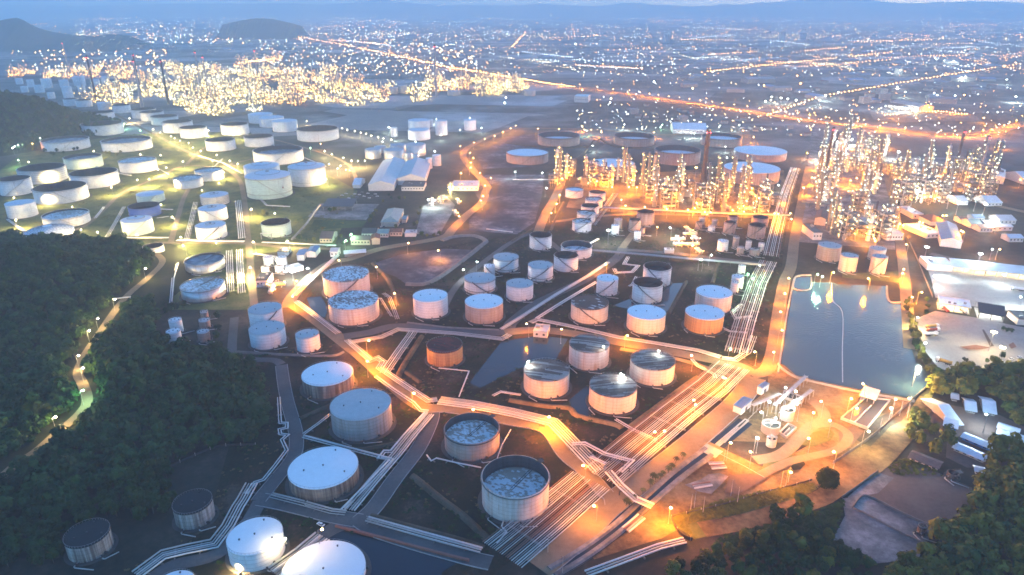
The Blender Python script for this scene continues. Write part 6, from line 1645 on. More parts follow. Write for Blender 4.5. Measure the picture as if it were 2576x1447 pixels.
strip_wall('fence', 'low wall along the brown yard', 'fence', CL(12, [(555, 865), (690, 770), (825, 668)]), .4, 1.6, 'concd', 1.0, 'fences')
strip_wall('fence', 'broken wall across the concrete slabs', 'fence', CL(12, [(630, 940), (775, 1010), (990, 1125), (1190, 1220)]), .4, 1.2, 'concd', 1.0, 'fences')
strip_wall('fence', 'broken wall round the sunken pit', 'fence', CL(12, [(640, 935), (715, 855), (830, 890), (960, 960), (1240, 1090)]), .4, 1.4, 'concd', 1.0, 'fences')
strip_wall('fence', 'forest fence above the black roofed tanks', 'fence', CL(9, [(1240, 650), (1400, 580), (1560, 510), (1700, 475), (1930, 470)]), .15, 1.5, 'dsteel', 1.0, 'fences', 2.2)
strip_wall('fence', 'fence right of the reservoir trees', 'fence', CL(8, [(1050, 350), (1110, 480), (1200, 700), (1240, 800)]), .2, 2.0, 'concd', 1.0, 'fences')
strip_wall('fence', 'barrier beside the curved road end', 'fence', CL(11, [(585, 775), (640, 840), (690, 880), (700, 925)]), .4, 1.0, 'yard', 1.0, 'fences')
strip_wall('footbridge', 'flat road bridge over the canal', 'bridge', CL(11, [(1440, 485), (1560, 545)]), 9, .7, 'yard', 1.0)
strip_wall('footbridge', 'grey culvert slab on the main road', 'bridge', CL(11, [(865, 775), (950, 860)]), 7, .5, 'slab', 1.0)
def portal(k, x, y, w, h, rz, label):
    p = at(*C(k, x, y)); t = thing('pipe_portal', label, 'pipe portal', p, rz, 'portal frames'); b = MB()
    for s in (-1, 1): b.box((s*w/2, 0, h/2), (.5, .5, h)); b.box((s*w/2, 1.6, h/2), (.4, .4, h))
    b.build('leg', M['steel'], t); b = MB(); b.box((0, 0, h+.25), (w+1, .6, .5)); b.box((0, 1.6, h+.25), (w+1, .5, .4)); b.build('crossbeam', M['pipew'], t)
portal(5, 925, 850, 14, 6, .35, 'white portal over the forest road')
portal(11, 640, 640, 10, 5, -.7, 'steel portal at the pipe crossing')
portal(6, 80, 360, 12, 7, 0, 'white portal before the corner plant')

# power poles
def pole(k, x, y, lab):
    p = at(*C(k, x, y)); t = thing('power_pole', 'x', 'power pole', p, rnd.uniform(0, 3), 'power poles'); b = MB(); b.cyl(0, 0, 0, 11, .17, .11, 8); b.build('post', M['conc'], t)
    b = MB(); b.box((0, 0, 10.3), (2.4, .14, .14)); b.box((0, 0, 9.5), (1.8, .14, .14)); b.build('crossarm', M['wood'], t); later(t, lab, p, 6)
for x, y in ((1345, 960), (1372, 940), (1438, 980), (1648, 850), (1697, 905), (1592, 620)): pole(11, x, y, 'bare power pole')
for x, y in ((95, 780), (150, 750), (835, 375), (990, 245), (1045, 270), (930, 260)): pole(12, x, y, 'bare power pole')
for x, y in ((270, 1280), (380, 1440)): pole(11, x, y, 'unlit lamp pole')

# ------------------------------------------------------------------ vehicles
def car_proto(m):
    t = thing('parked_car', 'x', 'car'); b = MB(); L, W = 4.4, 1.8
    prof = [(-L/2, .45), (-L/2, .85), (-L/2+.9, .95), (L/2-1.1, .92), (L/2-.05, .78), (L/2, .45)]
    for s, nn in ((-W/2, 0), (W/2, 1)):
        for x, z in prof: b.v.append((x, s, z))
    n = len(prof)
    for i in range(n): b.f.append((i, (i+1) % n, n+(i+1) % n, n+i)); b.m.append(0)
    b.f += [tuple(reversed(range(n))), tuple(range(n, 2*n))]; b.m += [0, 0]; b.build('body', M[m], t)
    b = MB(); b.prism([(-1.6, -.75), (1.0, -.75), (1.0, .75), (-1.6, .75)], .9, .95); vs = [(-1.7, -.8, .9), (1.1, -.8, .9), (1.1, .8, .9), (-1.7, .8, .9), (-1.2, -.65, 1.45), (.4, -.65, 1.45), (.4, .65, 1.45), (-1.2, .65, 1.45)]
    b.add(vs, [(0, 1, 5, 4), (1, 2, 6, 5), (2, 3, 7, 6), (3, 0, 4, 7)], 0); b.add(vs[4:], [(0, 1, 2, 3)], 1); b.build('cabin', [M['glass'], M[m]], t)
    for x in (-1.35, 1.35):
        for s in (-1, 1):
            b = MB(); b.tube([(x, s*.72, .33), (x, s*.92, .33)], .33, 12); b.build('wheel', M['rubber'], t)
    return t
CARS = {}
def car(k, x, y, rz, m, lab):
    p = at(*C(k, x, y)); p.z = .05
    if m not in CARS: t = car_proto(m); t.location = p; t.rotation_euler = (0, 0, rz); CARS[m] = t
    else: t = dup(CARS[m], p, rz)
    t['group'] = 'parked cars'; later(t, lab, p, 1); t.location.z = ZK[0]+.05; return t
car(10, 490, 1080, 2.6, 'carw', 'white car')
for i, (x, y) in enumerate(((650, 35), (680, 22), (720, 40), (745, 25), (780, 30), (800, 12), (815, 42), (845, 20), (870, 38), (900, 25), (915, 42), (760, 48), (700, 55), (855, 55), (620, 50))):
    car(6, x, y, rnd.uniform(-.3, .3), ('carw', 'carw', 'card')[i % 3], ('white', 'white', 'dark')[i % 3]+' parked car')
for i, (x, y) in enumerate(((1080, 250), (1100, 250), (945, 272), (965, 272))): car(6, x, y, 1.5, ('carw', 'card')[i % 2], ('white', 'dark')[i % 2]+' parked car')
for i, (x, y) in enumerate(((1760, 1300), (1710, 1310), (1830, 1272), (1890, 1260), (1780, 1320), (1690, 1335))): car(8, x, y, .4, ('carw', 'card', 'carw')[i % 3], ('white', 'dark', 'white')[i % 3]+' parked car')
def truck(k, x, y, rz, m, label):
    p = at(*C(k, x, y)); p.z = ZK[0]+.05; t = thing('tanker_truck', label, 'tanker truck', p, rz, 'tanker trucks')
    b = MB(); b.box((0, 0, .95), (11, 2.2, .3)); b.build('chassis', M['dsteel'], t)
    b = MB(); b.tube([(-5.4, 0, 2.3), (-5.2, 0, 2.3), (2.6, 0, 2.3), (2.8, 0, 2.3)], 1.2, 16); b.build('tank', M[m], t, True)
    b = MB(); b.box((4.5, 0, 2.1), (2.1, 2.4, 2.4)); b.box((4.3, 0, 3.4), (1.6, 2.2, .3)); c = b.build('cab', M['carw'], t)
    b = MB(); b.box((5.58, 0, 2.6), (.06, 2.1, .9)); b.build('windscreen', M['glass'], c)
    for xx in (-4.4, -3.1, -1.8, 3.1, 4.6):
        for s in (-1, 1):
            b = MB(); b.tube([(xx, s*.85, .5), (xx, s*1.2, .5)], .5, 12); b.build('wheel', M['rubber'], t)
    b = MB(); b.box((-1.3, 0, 3.55), (6, .6, .1)); b.build('catwalk', M['steel'], t)
truck(8, 1235, 1035, .15, 'truckyel', 'yellow tanker truck, rear one of three side by side')
truck(8, 1240, 1062, .15, 'truckred', 'red tanker truck in the middle of three')
truck(8, 1225, 1092, .15, 'carw', 'white tanker truck, front one of three side by side')
truck(8, 1320, 1300, 2.35, 'truckyel', 'tanker truck parked alone at the yard corner')
truck(8, 1335, 905, 1.4, 'truckred', 'tanker truck under the blue white canopy')
truck(8, 1470, 915, 1.4, 'carw', 'white tanker truck under the blue white canopy')
truck(8, 1875, 750, 2.7, 'carw', 'white tanker truck on the upper yard')
# plots and tracks inside the dusty yard
sheet('soil_plot', CL(12, [(170, 640), (200, 600), (265, 590), (280, 620), (240, 660), (190, 665)]), M['bund'])
sheet('grass_plot', CL(12, [(240, 470), (330, 380), (460, 350), (500, 390), (470, 440), (330, 490)]), M['grass'])
sheet('grass_plot', CL(12, [(-20, 560), (60, 520), (200, 560), (130, 600), (20, 690), (-60, 700)]), M['grass'])
sheet('soil_plot', CL(12, [(530, 380), (640, 330), (720, 370), (640, 470), (540, 480)]), M['brownyard'])
sheet('soil_plot', CL(11, [(1640, 700), (1800, 690), (1930, 720), (1700, 850), (1600, 830)]), M['brownyard'])
road('track', CL(12, [(300, 120), (400, 200), (420, 280), (330, 330), (250, 400), (160, 500), (60, 560), (-100, 590)]), 8, M['dustroad'])
road('track', CL(12, [(330, 330), (480, 320), (580, 370), (600, 430), (520, 510), (330, 560), (160, 600), (-60, 700)]), 6, M['dustroad'])
road('kerb_line', CL(11, [(1470, 490), (1600, 560), (1760, 640), (1900, 720)]), .5, M['yard'])
road('kerb_line', CL(12, [(-60, 190), (-200, 330), (-330, 460)]), .5, M['yard'])
def lines(name, segs, m='kerb', w=.35):
    for pts in segs: road(name, pts, w, M[m], sub=1)
lines('bay_line', [CL(8, [(1320+i*26, 1010), (1300+i*26, 1045)]) for i in range(10)])
lines('bay_line', [CL(8, [(1380+i*24, 700), (1365+i*24, 740)]) for i in range(14)])
lines('yard_line', [CL(8, [(1300, 1050), (1530, 1100)]), CL(8, [(1680, 750), (1740, 840)]), CL(8, [(1260, 920), (1560, 980), (1700, 1010)])], 'kerb', .5)
sheet('brick_island', CL(8, [(1440, 1180), (1560, 1165), (1680, 1185), (1600, 1200), (1500, 1200)]), M['redroof'])
sheet('brick_island', CL(8, [(1810, 1165), (1845, 1145), (1870, 1180), (1830, 1195)]), M['redroof'])
sheet('brick_island', CL(8, [(1610, 1050), (1625, 1050), (1700, 1175), (1670, 1180)]), M['brownyard'])
# pipe stacks and scrap
def stack(k, x, y, rz, n, L, lab):
    p = at(*C(k, x, y)); p.z = ZK[0]
    for i in range(n):
        t = thing('loose_pipe', lab, 'pipe', (p.x-math.sin(rz)*i*1.4, p.y+math.cos(rz)*i*1.4, p.z), rz+rnd.uniform(-.05, .05), 'loose pipes on the ground'); b = MB()
        b.tube([(-L/2, 0, .55), (L/2, 0, .55)], .5, 10); b.build('shaft', M[('pipew', 'steel', 'piper')[i % 3]], t); later(t, lab, t.location, .5)
stack(11, 1560, 660, .1, 5, 9, 'loose pipe length lying in the dusty yard')
stack(11, 940, 1090, .75, 4, 14, 'loose pipe length lying below the canal')
stack(11, 1440, 800, .2, 3, 11, 'rusty beam lying on scrap')
for x0, pts in enumerate((CL(11, [(1420, 740), (1480, 700), (1560, 690), (1630, 715), (1580, 770), (1500, 850), (1400, 830), (1300, 780)]),)): sheet('scrap_ground', pts, M['slab'])

# ------------------------------------------------------------------ trees
M['drygrass'] = leaf_mat('dry grass', (.06, .045, .02), (.13, .10, .05))
def crown_mesh(seed, R_, Hh, nb, nl, ls, m):
    r = random.Random(seed); blobs = []
    for _ in range(nb):
        a = r.uniform(0, 6.28); q = R_*math.sqrt(r.random())*.72; z = r.uniform(.35, .9)*Hh
        k = 1-abs(z/Hh-.6)*.9; blobs.append((q*k*math.cos(a), q*k*math.sin(a), z, R_*r.uniform(.32, .5)))
    b = MB()
    for i in range(nl):
        bx, by, bz, br = r.choice(blobs); th = r.uniform(0, 6.28); cz = r.uniform(-.5, 1); sr = math.sqrt(max(0, 1-cz*cz)); f = r.uniform(.75, 1.08)
        n = Vector((sr*math.cos(th), sr*math.sin(th), cz)); c = Vector((bx, by, bz))+n*br*f
        n = (n+Vector((r.uniform(-.5, .5), r.uniform(-.5, .5), r.uniform(0, .6)))).normalized(); u = n.cross(Vector((.3, .2, 1))).normalized(); v = n.cross(u); g = r.uniform(0, 3.1); s = ls*r.uniform(.6, 1.3)
        u, v = (u*math.cos(g)+v*math.sin(g))*s, (v*math.cos(g)-u*math.sin(g))*s*.75
        b.add([c-u, c-v*.8, c+u, c+v*.8], [(0, 1, 2, 3)])
    return b, blobs
def tree_proto(seed, R_, Hh, m, nl=420, ls=.95):
    t = thing('forest_tree', 'x', 'tree'); b, blobs = crown_mesh(seed, R_, Hh, 11, nl, ls, m); b.build('crown', M[m], t)
    b = MB(); b.tube([(0, 0, -.8), (.1, .05, Hh*.25), (0, .1, Hh*.6)], .28, 7)
    for q in blobs[:4]: b.tube([(0, .05, Hh*.33), (q[0]*.5, q[1]*.5, Hh*.33+(q[2]-Hh*.33)*.6), (q[0]*.85, q[1]*.85, q[2])], .12, 5)
    b.build('trunk', M['trunk'], t); return t
TP = {m: [tree_proto(s, rr, hh, m) for s, rr, hh in ((1, 4.3, 9.5), (2, 5.0, 10.5), (3, 3.7, 8.5), (4, 4.6, 11))] for m in ('leaf', 'leafy')}
TUSED = set()
def tree(x, y, z, m, label, group, i=None, sc=1.0, auto=True):
    p = TP[m][rnd.randrange(4) if i is None else i]; s = sc*rnd.uniform(.8, 1.2); rz = rnd.uniform(0, 6.28)
    if p.name not in TUSED: t = p; TUSED.add(p.name); t.location = (x, y, z); t.rotation_euler = (0, 0, rz)
    else: t = dup(p, (x, y, z), rz)
    t.scale = (s, s, s*rnd.uniform(.9, 1.1)); t['group'] = group; t['label'] = label
    if auto: later(t, label, (x, y, z+6))
    return t
def on_road(x, y, m=1.5):
    for a, hw in ROADS:
        d = a[1:]-a[:-1]; q = np.array([x, y])-a[:-1]; t_ = np.clip((q*d).sum(1)/np.maximum((d*d).sum(1), 1e-6), 0, 1)
        if (np.hypot(*(q-d*t_[:, None]).T)).min() < hw+m: return True
    return False
FOREST_L = [CL(5, [(-60, 345), (100, 350), (300, 375), (450, 390), (640, 385), (800, 395), (960, 410), (1060, 430), (1150, 500), (1165, 560), (1080, 610), (960, 730), (850, 870), (740, 1010), (650, 1130), (570, 1260), (560, 1380), (580, 1500), (560, 1640), (420, 1760), (280, 1890), (60, 2040), (-60, 2100)]),
            CL(5, [(920, 900), (1040, 880), (1130, 850), (1190, 930), (1170, 1160), (1400, 1230), (1600, 1190), (1740, 1230), (1900, 1330), (1990, 1450), (1990, 1700), (1985, 1900), (1800, 1900), (1640, 1930), (1420, 2000), (1240, 2090), (1300, 2260), (1280, 2440), (1100, 2480), (900, 2470), (820, 2480), (600, 2580), (470, 2800), (-60, 2900), (-60, 2250), (130, 2110), (300, 2000), (460, 1870), (640, 1700), (690, 1560), (660, 1420), (650, 1300), (720, 1210), (800, 1060)])]
cand = []
for i, poly in enumerate(FOREST_L):
    w = [on_hill(x, y) for x, y in poly]; pl = [(p.x, p.y) for p in w]
    x0, x1 = min(p[0] for p in pl), max(p[0] for p in pl); y0, y1 = min(p[1] for p in pl), max(p[1] for p in pl); r = random.Random(40+i)
    st = 6.0; yy = y0
    while yy < y1:
        xx = x0
        while xx < x1:
            x, y = xx+r.uniform(-2.4, 2.4), yy+r.uniform(-2.4, 2.4)
            if inside(x, y, pl) and clear_of_tanks(x, y, 4) and r.random() < .93 and not on_road(x, y, 4.5): cand.append((math.hypot(x, y), x, y))
            xx += st
        yy += st
FOREST_R = [CL(12, [(1230, 1110), (1480, 1080), (1540, 960), (1560, 800), (1640, 700), (1640, 600), (1930, 620), (2100, 700), (2100, 1560), (820, 1560), (860, 1370), (1110, 1340), (1190, 1240)]),
            CL(12, [(0, 1000), (280, 1000), (300, 1110), (480, 1210), (700, 1340), (830, 1400), (800, 1560), (-900, 1560), (-700, 1390), (-380, 1310), (-180, 1200), (-60, 1100)]),
            CL(12, [(1215, 30), (1240, -70), (1500, -60), (1950, -80), (1950, 90), (1720, 130), (1600, 110), (1440, 120), (1360, 100), (1260, 160)]),
            CL(12, [(1010, 420), (1110, 270), (1190, 300), (1200, 380), (1340, 380), (1400, 470), (1330, 540), (1180, 530), (1060, 490)]),
            CL(12, [(1710, 130), (1930, 130), (2000, 300), (1880, 330), (1730, 260)]),
            CL(12, [(1640, 450), (1790, 440), (1960, 540), (1940, 640), (1700, 600)])]
candr = []
for i, poly in enumerate(FOREST_R):
    w = [at(x, y) for x, y in poly]; pl = [(p.x, p.y) for p in w]
    x0, x1 = min(p[0] for p in pl), max(p[0] for p in pl); y0, y1 = min(p[1] for p in pl), max(p[1] for p in pl); r = random.Random(60+i)
    st = 6.0 if i < 2 else 7.0; yy = y0
    while yy < y1:
        xx = x0
        while xx < x1:
            x, y = xx+r.uniform(-2.4, 2.4), yy+r.uniform(-2.4, 2.4)
            if inside(x, y, pl) and r.random() < .9 and y > 200: candr.append((math.hypot(x, y), x, y, i))
            xx += st
        yy += st
cand.sort(); candr.sort()
def visible(x, y, z):
    px, py = proj(x, y, z+5); return -200 < px < 2780 and py < 1600
NR = 85
for d, x, y, i in candr[:NR]:
    if not visible(x, y, 0): continue
    tree(x, y, 0, 'leafy' if (i in (0, 3, 5) or rnd.random() < .3) else 'leaf', 'olive green tree in the dense lower right woods' if x > 190 else 'dark tree in the thicket at the bottom edge', 'trees of the lower right woods', sc=.78 if i in (1,) else .86, auto=False)
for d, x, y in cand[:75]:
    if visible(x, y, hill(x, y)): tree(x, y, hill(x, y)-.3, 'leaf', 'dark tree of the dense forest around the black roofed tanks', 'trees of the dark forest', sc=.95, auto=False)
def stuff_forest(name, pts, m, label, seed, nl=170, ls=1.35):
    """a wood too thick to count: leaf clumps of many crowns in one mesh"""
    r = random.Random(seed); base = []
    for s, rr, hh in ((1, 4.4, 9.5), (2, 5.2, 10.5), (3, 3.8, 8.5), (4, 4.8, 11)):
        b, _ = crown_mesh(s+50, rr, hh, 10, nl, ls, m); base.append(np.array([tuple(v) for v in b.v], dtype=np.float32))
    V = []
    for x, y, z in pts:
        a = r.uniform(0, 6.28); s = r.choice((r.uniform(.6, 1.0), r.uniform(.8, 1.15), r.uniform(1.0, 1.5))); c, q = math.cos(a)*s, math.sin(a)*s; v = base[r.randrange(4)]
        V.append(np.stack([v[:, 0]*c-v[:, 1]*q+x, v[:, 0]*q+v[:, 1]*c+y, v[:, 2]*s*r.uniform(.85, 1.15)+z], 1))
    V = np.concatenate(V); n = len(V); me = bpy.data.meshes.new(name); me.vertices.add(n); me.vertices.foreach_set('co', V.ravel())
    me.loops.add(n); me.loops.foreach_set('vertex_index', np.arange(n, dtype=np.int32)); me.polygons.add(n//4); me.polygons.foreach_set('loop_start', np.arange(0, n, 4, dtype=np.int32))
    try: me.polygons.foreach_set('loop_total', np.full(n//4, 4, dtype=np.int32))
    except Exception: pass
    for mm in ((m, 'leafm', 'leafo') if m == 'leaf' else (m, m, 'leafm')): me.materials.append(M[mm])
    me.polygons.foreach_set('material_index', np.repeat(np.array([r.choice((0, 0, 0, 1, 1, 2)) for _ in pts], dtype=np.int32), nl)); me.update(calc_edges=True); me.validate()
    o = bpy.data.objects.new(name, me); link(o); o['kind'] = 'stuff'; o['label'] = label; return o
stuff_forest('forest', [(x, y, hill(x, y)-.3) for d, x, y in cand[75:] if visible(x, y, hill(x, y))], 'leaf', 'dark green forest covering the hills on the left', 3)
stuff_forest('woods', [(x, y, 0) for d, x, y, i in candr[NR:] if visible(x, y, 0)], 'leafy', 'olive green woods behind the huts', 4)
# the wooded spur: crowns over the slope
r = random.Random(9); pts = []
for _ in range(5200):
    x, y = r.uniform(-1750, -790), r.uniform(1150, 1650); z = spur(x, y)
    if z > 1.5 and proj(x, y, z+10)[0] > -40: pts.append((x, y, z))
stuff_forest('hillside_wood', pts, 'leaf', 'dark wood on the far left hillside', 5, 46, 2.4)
# weeds and tufts over the bunds, away from the roads and tanks
def weeds(name, dpoly, n, m, label, seed, s0, s1):
    r = random.Random(seed); w = [at(*p) for p in dpoly]; pl = [(p.x, p.y) for p in w]; b = MB()
    x0, x1 = min(p[0] for p in pl), max(p[0] for p in pl); y0, y1 = min(p[1] for p in pl), max(p[1] for p in pl); k = 0; cx, cy_ = 0, 0
    for _ in range(n*6):
        if k >= n: break
        if r.random() < .25 or k == 0: cx, cy_ = r.uniform(x0, x1), r.uniform(y0, y1)
        x, y = cx+r.gauss(0, 5), cy_+r.gauss(0, 5)
        if not inside(x, y, pl) or not clear_of_tanks(x, y, 2.5) or on_road(x, y) or any(inside(x, y, q_) for nm_, q_ in SHEETS if nm_ in ('standing_water', 'pond', 'lagoon', 'reservoir')): continue
        k += 1; s = r.uniform(s0, s1)
        for _ in range(5):
            a = r.uniform(0, 6.28); u = Vector((math.cos(a), math.sin(a), r.uniform(-.1, .3)))*s; v = Vector((-math.sin(a), math.cos(a), r.uniform(.1, .8)))*s*.7; c = Vector((x+r.uniform(-s, s), y+r.uniform(-s, s), .3+s*.35))
            b.add([c-u, c-v*.6, c+u, c+v], [(0, 1, 2, 3)])
    o = b.build(name, M[m]); o['kind'] = 'stuff'; o['label'] = label
TF = [(560, 1180), (640, 900), (745, 790), (800, 700), (1000, 640), (1180, 610), (1420, 560), (1980, 560), (1940, 900), (1500, 1240), (1240, 1440), (740, 1440), (300, 1440), (520, 1330)]
weeds('weeds', TF, 2600, 'leaf', 'dark weeds between the tanks', 71, .5, 1.3)
weeds('dry_grass', TF, 1500, 'drygrass', 'dry grass tufts between the tanks', 72, .4, 1.0)
weeds('scrub', CL(11, [(1200, 1010), (1560, 900), (1930, 820), (2260, 750), (2300, 800), (2100, 900), (1930, 1000), (1700, 1090), (1380, 1180), (1250, 1090)]), 900, 'leafy', 'yellow green scrub on the verge', 73, .5, 1.3)
weeds('scrub', CL(12, [(740, 590), (1010, 330), (1180, 90), (1260, 60), (1080, 400), (860, 640), (1060, 560), (1330, 700), (1000, 700)]), 700, 'leafy', 'scrub beside the dirt track', 74, .5, 1.3)
weeds('scrub', CL(12, [(-400, 1200), (0, 1010), (580, 880), (480, 1190), (830, 1370), (600, 1400), (0, 1250)]), 1100, 'leaf', 'dark scrub below the dirt track', 75, .6, 1.6)
weeds('scrub', CL(5, [(1100, 680), (1210, 590), (1340, 600), (1290, 870), (1240, 930), (1000, 830)]), 500, 'leaf', 'scrub on the slope by the silver tanks', 76, .6, 1.5)
weeds('scrub', [(300, 340), (620, 330), (900, 480), (840, 620), (640, 600), (60, 600), (20, 400)], 1800, 'leafy', 'rough grass of the left tank farm', 77, .6, 1.4)
# single trees
def lone(k, x, y, m, label, sc, i=1):
    p = at(*C(k, x, y)); return tree(p.x, p.y, 0, m, label, 'single trees', i, sc)
t = thing('round_tree', 'round bushy tree by the dirt track, alone on the lit ground', 'tree', at(*C(12, 440, 790))); b = MB(); r = random.Random(8)
for i in range(2600):
    a, cz = r.uniform(0, 6.28), r.uniform(-.75, 1); s_ = math.sqrt(1-cz*cz); f = r.uniform(.72, 1.04)*(1+.10*math.sin(3*a)*math.sin(4*cz+1)); n = Vector((s_*math.cos(a), s_*math.sin(a), cz))
    c = Vector((n.x*6.0*f, n.y*6.0*f, 6.6+n.z*6.2*f)); n = (n+Vector((r.uniform(-.6, .6), r.uniform(-.6, .6), r.uniform(-.2, .6)))).normalized(); u = n.cross(Vector((.3, .2, 1))).normalized()*r.uniform(.35, .7); v = n.cross(u)*.75
    b.add([c-u, c-v, c+u, c+v], [(0, 1, 2, 3)])
b.build('crown', M['leaf'], t); b = MB(); b.tube([(0, 0, -.3), (.1, 0, 2.5), (0, .1, 6)], .35, 8); b.build('trunk', M['trunk'], t)
lone(12, 60, 1090, 'leaf', 'dark bush below the dirt track', .8); lone(12, 210, 1080, 'leaf', 'dark bush below the dirt track', .6)
for x, y in ((590, 155), (560, 160), (1385, 330), (1340, 345), (1250, 350), (870, 215), (885, 190), (860, 240), (905, 160), (1225, 180), (1215, 250), (1195, 270), (1240, 130), (380, 380), (330, 370), (440, 385), (640, 360), (1055, 280), (1020, 60), (1080, 70), (1120, 60), (1000, 45), (690, 395), (660, 410), (1190, 365), (1290, 345), (960, 85), (60, 185), (85, 180), (445, 305), (500, 300)):
    lone(6, x, y, 'leaf' if rnd.random() < .6 else 'leafy', 'green tree', .62, None)
for x, y in ((560, 1145), (590, 1140), (800, 1165), (830, 1170), (880, 1180), (910, 1165), (480, 1165), (430, 1150), (400, 1180), (340, 1160), (300, 1130), (250, 1140)):
    lone(1, x, y, 'leafy' if x > 780 else 'leaf', 'farm tree', .8, None)
bank = CL(8, [(1050, 840), (1060, 900), (1070, 960), (1085, 1010), (1095, 1060), (1110, 1110), (1125, 1160), (1140, 1210), (1165, 1260), (1190, 1300), (1220, 1340), (1250, 1380), (1270, 1420), (1280, 1460)])
for i, (x, y) in enumerate(bank):
    for j in range(3):
        p = at(x+rnd.uniform(-9, 9), y+rnd.uniform(-6, 6)); tree(p.x, p.y, 0, 'leafy' if rnd.random() < .7 else 'leaf', 'bank tree', 'trees on the reservoir bank', None, .55)
for x, y in ((1195, 830), (1200, 880), (1190, 930), (1650, 1290), (1690, 1280), (1760, 1260), (1480, 1290), (1800, 1060), (1830, 1070), (1770, 1050), (1640, 1340), (1100, 250), (1085, 290)):
    lone(8, x, y, 'leaf', 'yard tree', .5, None)
for x, y in ((1290, 920), (960, 880), (1010, 860), (930, 900), (1030, 950), (1090, 930), (1150, 960), (1260, 930), (1320, 900), (1380, 880), (1110, 1000), (1060, 1040), (1640, 960), (1650, 1060), (1640, 1120)):
    lone(5, x, y, 'leaf', 'dark tree', .75, None)
# palms along the canal
def palm_proto():
    t = thing('palm_tree', 'x', 'palm tree'); b = MB(); b.tube([(0, 0, 0), (.15, 0, 3), (.1, .1, 6)], .2, 7); b.build('trunk', M['trunk'], t)
    b = MB(); r = random.Random(3)
    for i in range(16):
        a = i*2*math.pi/16+r.uniform(-.15, .15); L = r.uniform(2.2, 3.0); up = r.uniform(.2, 1.1); pts_ = []
        for j in range(6):
            s = j/5; pts_.append(Vector((.1+math.cos(a)*L*s, .1+math.sin(a)*L*s, 6+up*math.sin(s*2.2)-1.6*s*s)))
        sd_ = Vector((-math.sin(a), math.cos(a), 0))
        for j in range(5):
            w0 = .38*math.sin(math.pi*(j+.4)/5.6); w1 = .38*math.sin(math.pi*(j+1.4)/6.4)
            b.add([pts_[j]-sd_*w0-Vector((0, 0, w0*.5)), pts_[j], pts_[j+1], pts_[j+1]-sd_*w1-Vector((0, 0, w1*.5))], [(0, 1, 2, 3)])
            b.add([pts_[j]+sd_*w0-Vector((0, 0, w0*.5)), pts_[j], pts_[j+1], pts_[j+1]+sd_*w1-Vector((0, 0, w1*.5))], [(3, 2, 1, 0)])
    b.build('crown', M['palm'], t); return t
PP = None
for x, y in ((1285, 580), (1232, 610), (1200, 670), (1175, 690), (1135, 710), (1115, 735), (1080, 750), (1060, 740), (930, 890), (880, 940), (985, 840), (860, 930), (1040, 790)):
    p = at(*C(11, x, y)); s = rnd.uniform(.65, .9)
    if PP is None: PP = palm_proto(); t = PP; t.location = p
    else: t = dup(PP, p, rnd.uniform(0, 6))
    t.scale = (s, s, s); t['group'] = 'palms along the canal'; later(t, 'small palm tree', p, 6)

# ------------------------------------------------------------------ the plain: buildings and lights of the town
r = random.Random(21)
def dgen(x, y): return at(x, y)
TOWN = [([(880, 130), (1300, 60), (2570, 40), (2570, 250), (2300, 280), (1500, 200), (1200, 150)], 170), ([(20, 60), (900, 40), (1000, 130), (700, 150), (380, 130), (300, 100)], 70), ([(1600, 262), (1900, 305), (2050, 340), (1980, 348), (1560, 300)], 40)]
BP = []
M['townroof'] = plain('weathered grey roof sheet', (.24, .245, .25), .6, 0, .3, .05)
def town_proto(w, d, h, rf, kind):
    t = thing('town_building', 'x', 'building'); b = MB(); b.box((0, 0, h/2), (w, d, h)); b.build('wall', M['conc'], t); b = MB()
    if kind: 
        for s in (-1, 1): b.add([(-w/2-.5, s*(d/2+.5), h), (w/2+.5, s*(d/2+.5), h), (w/2+.5, 0, h+d*.14), (-w/2-.5, 0, h+d*.14)], [(0, 1, 2, 3)])
        for s in (-1, 1): b.add([(s*w/2, -d/2, h), (s*w/2, d/2, h), (s*w/2, 0, h+d*.14)], [(0, 1, 2)])
    else: b.box((0, 0, h+.3), (w+.6, d+.6, .6)); b.box((w*.2, 0, h+1.6), (4, 4, 2))
    b.build('roof', M[rf], t); return t
BP = [town_proto(*a) for a in ((50, 24, 9, 'townroof', 1), (80, 32, 10, 'townroof', 1), (36, 22, 8, 'brownroof', 1), (26, 18, 16, 'townroof', 0), (45, 30, 7, 'blueroof', 1), (18, 14, 7, 'redroof', 1))]
first = [True]*len(BP)
def town(x, y, i, rz, lab, grp='buildings of the far town', sc=1):
    if first[i]: t = BP[i]; first[i] = False; t.location = (x, y, 0); t.rotation_euler = (0, 0, rz)
    else: t = dup(BP[i], (x, y, 0), rz)
    t.scale = (sc, sc, sc); t['group'] = grp; later(t, lab, (x, y, 8))
for poly, n in TOWN:
    w = 0
    xs0, xs1 = min(p[0] for p in poly), max(p[0] for p in poly); ys0, ys1 = min(p[1] for p in poly), max(p[1] for p in poly)
    while w < n:
        x, y = r.uniform(xs0, xs1), r.uniform(ys0, ys1)
        if not inside(x, y, poly): continue
        p = at(x, y); i = r.choices(range(6), (4, 2, 4, 2, 3, 4) if n != 40 else (0, 0, 1, .4, 0, 5))[0]; w += 1
        town(p.x, p.y, i, r.choice((.2, .25, 1.77, -.3)), ('grey roofed long hall', 'large pale warehouse', 'brown roofed block', 'pale flat block', 'blue roofed hall', 'red roofed house')[i], sc=r.uniform(.8, 1.4) if n != 40 else r.uniform(.5, .8))
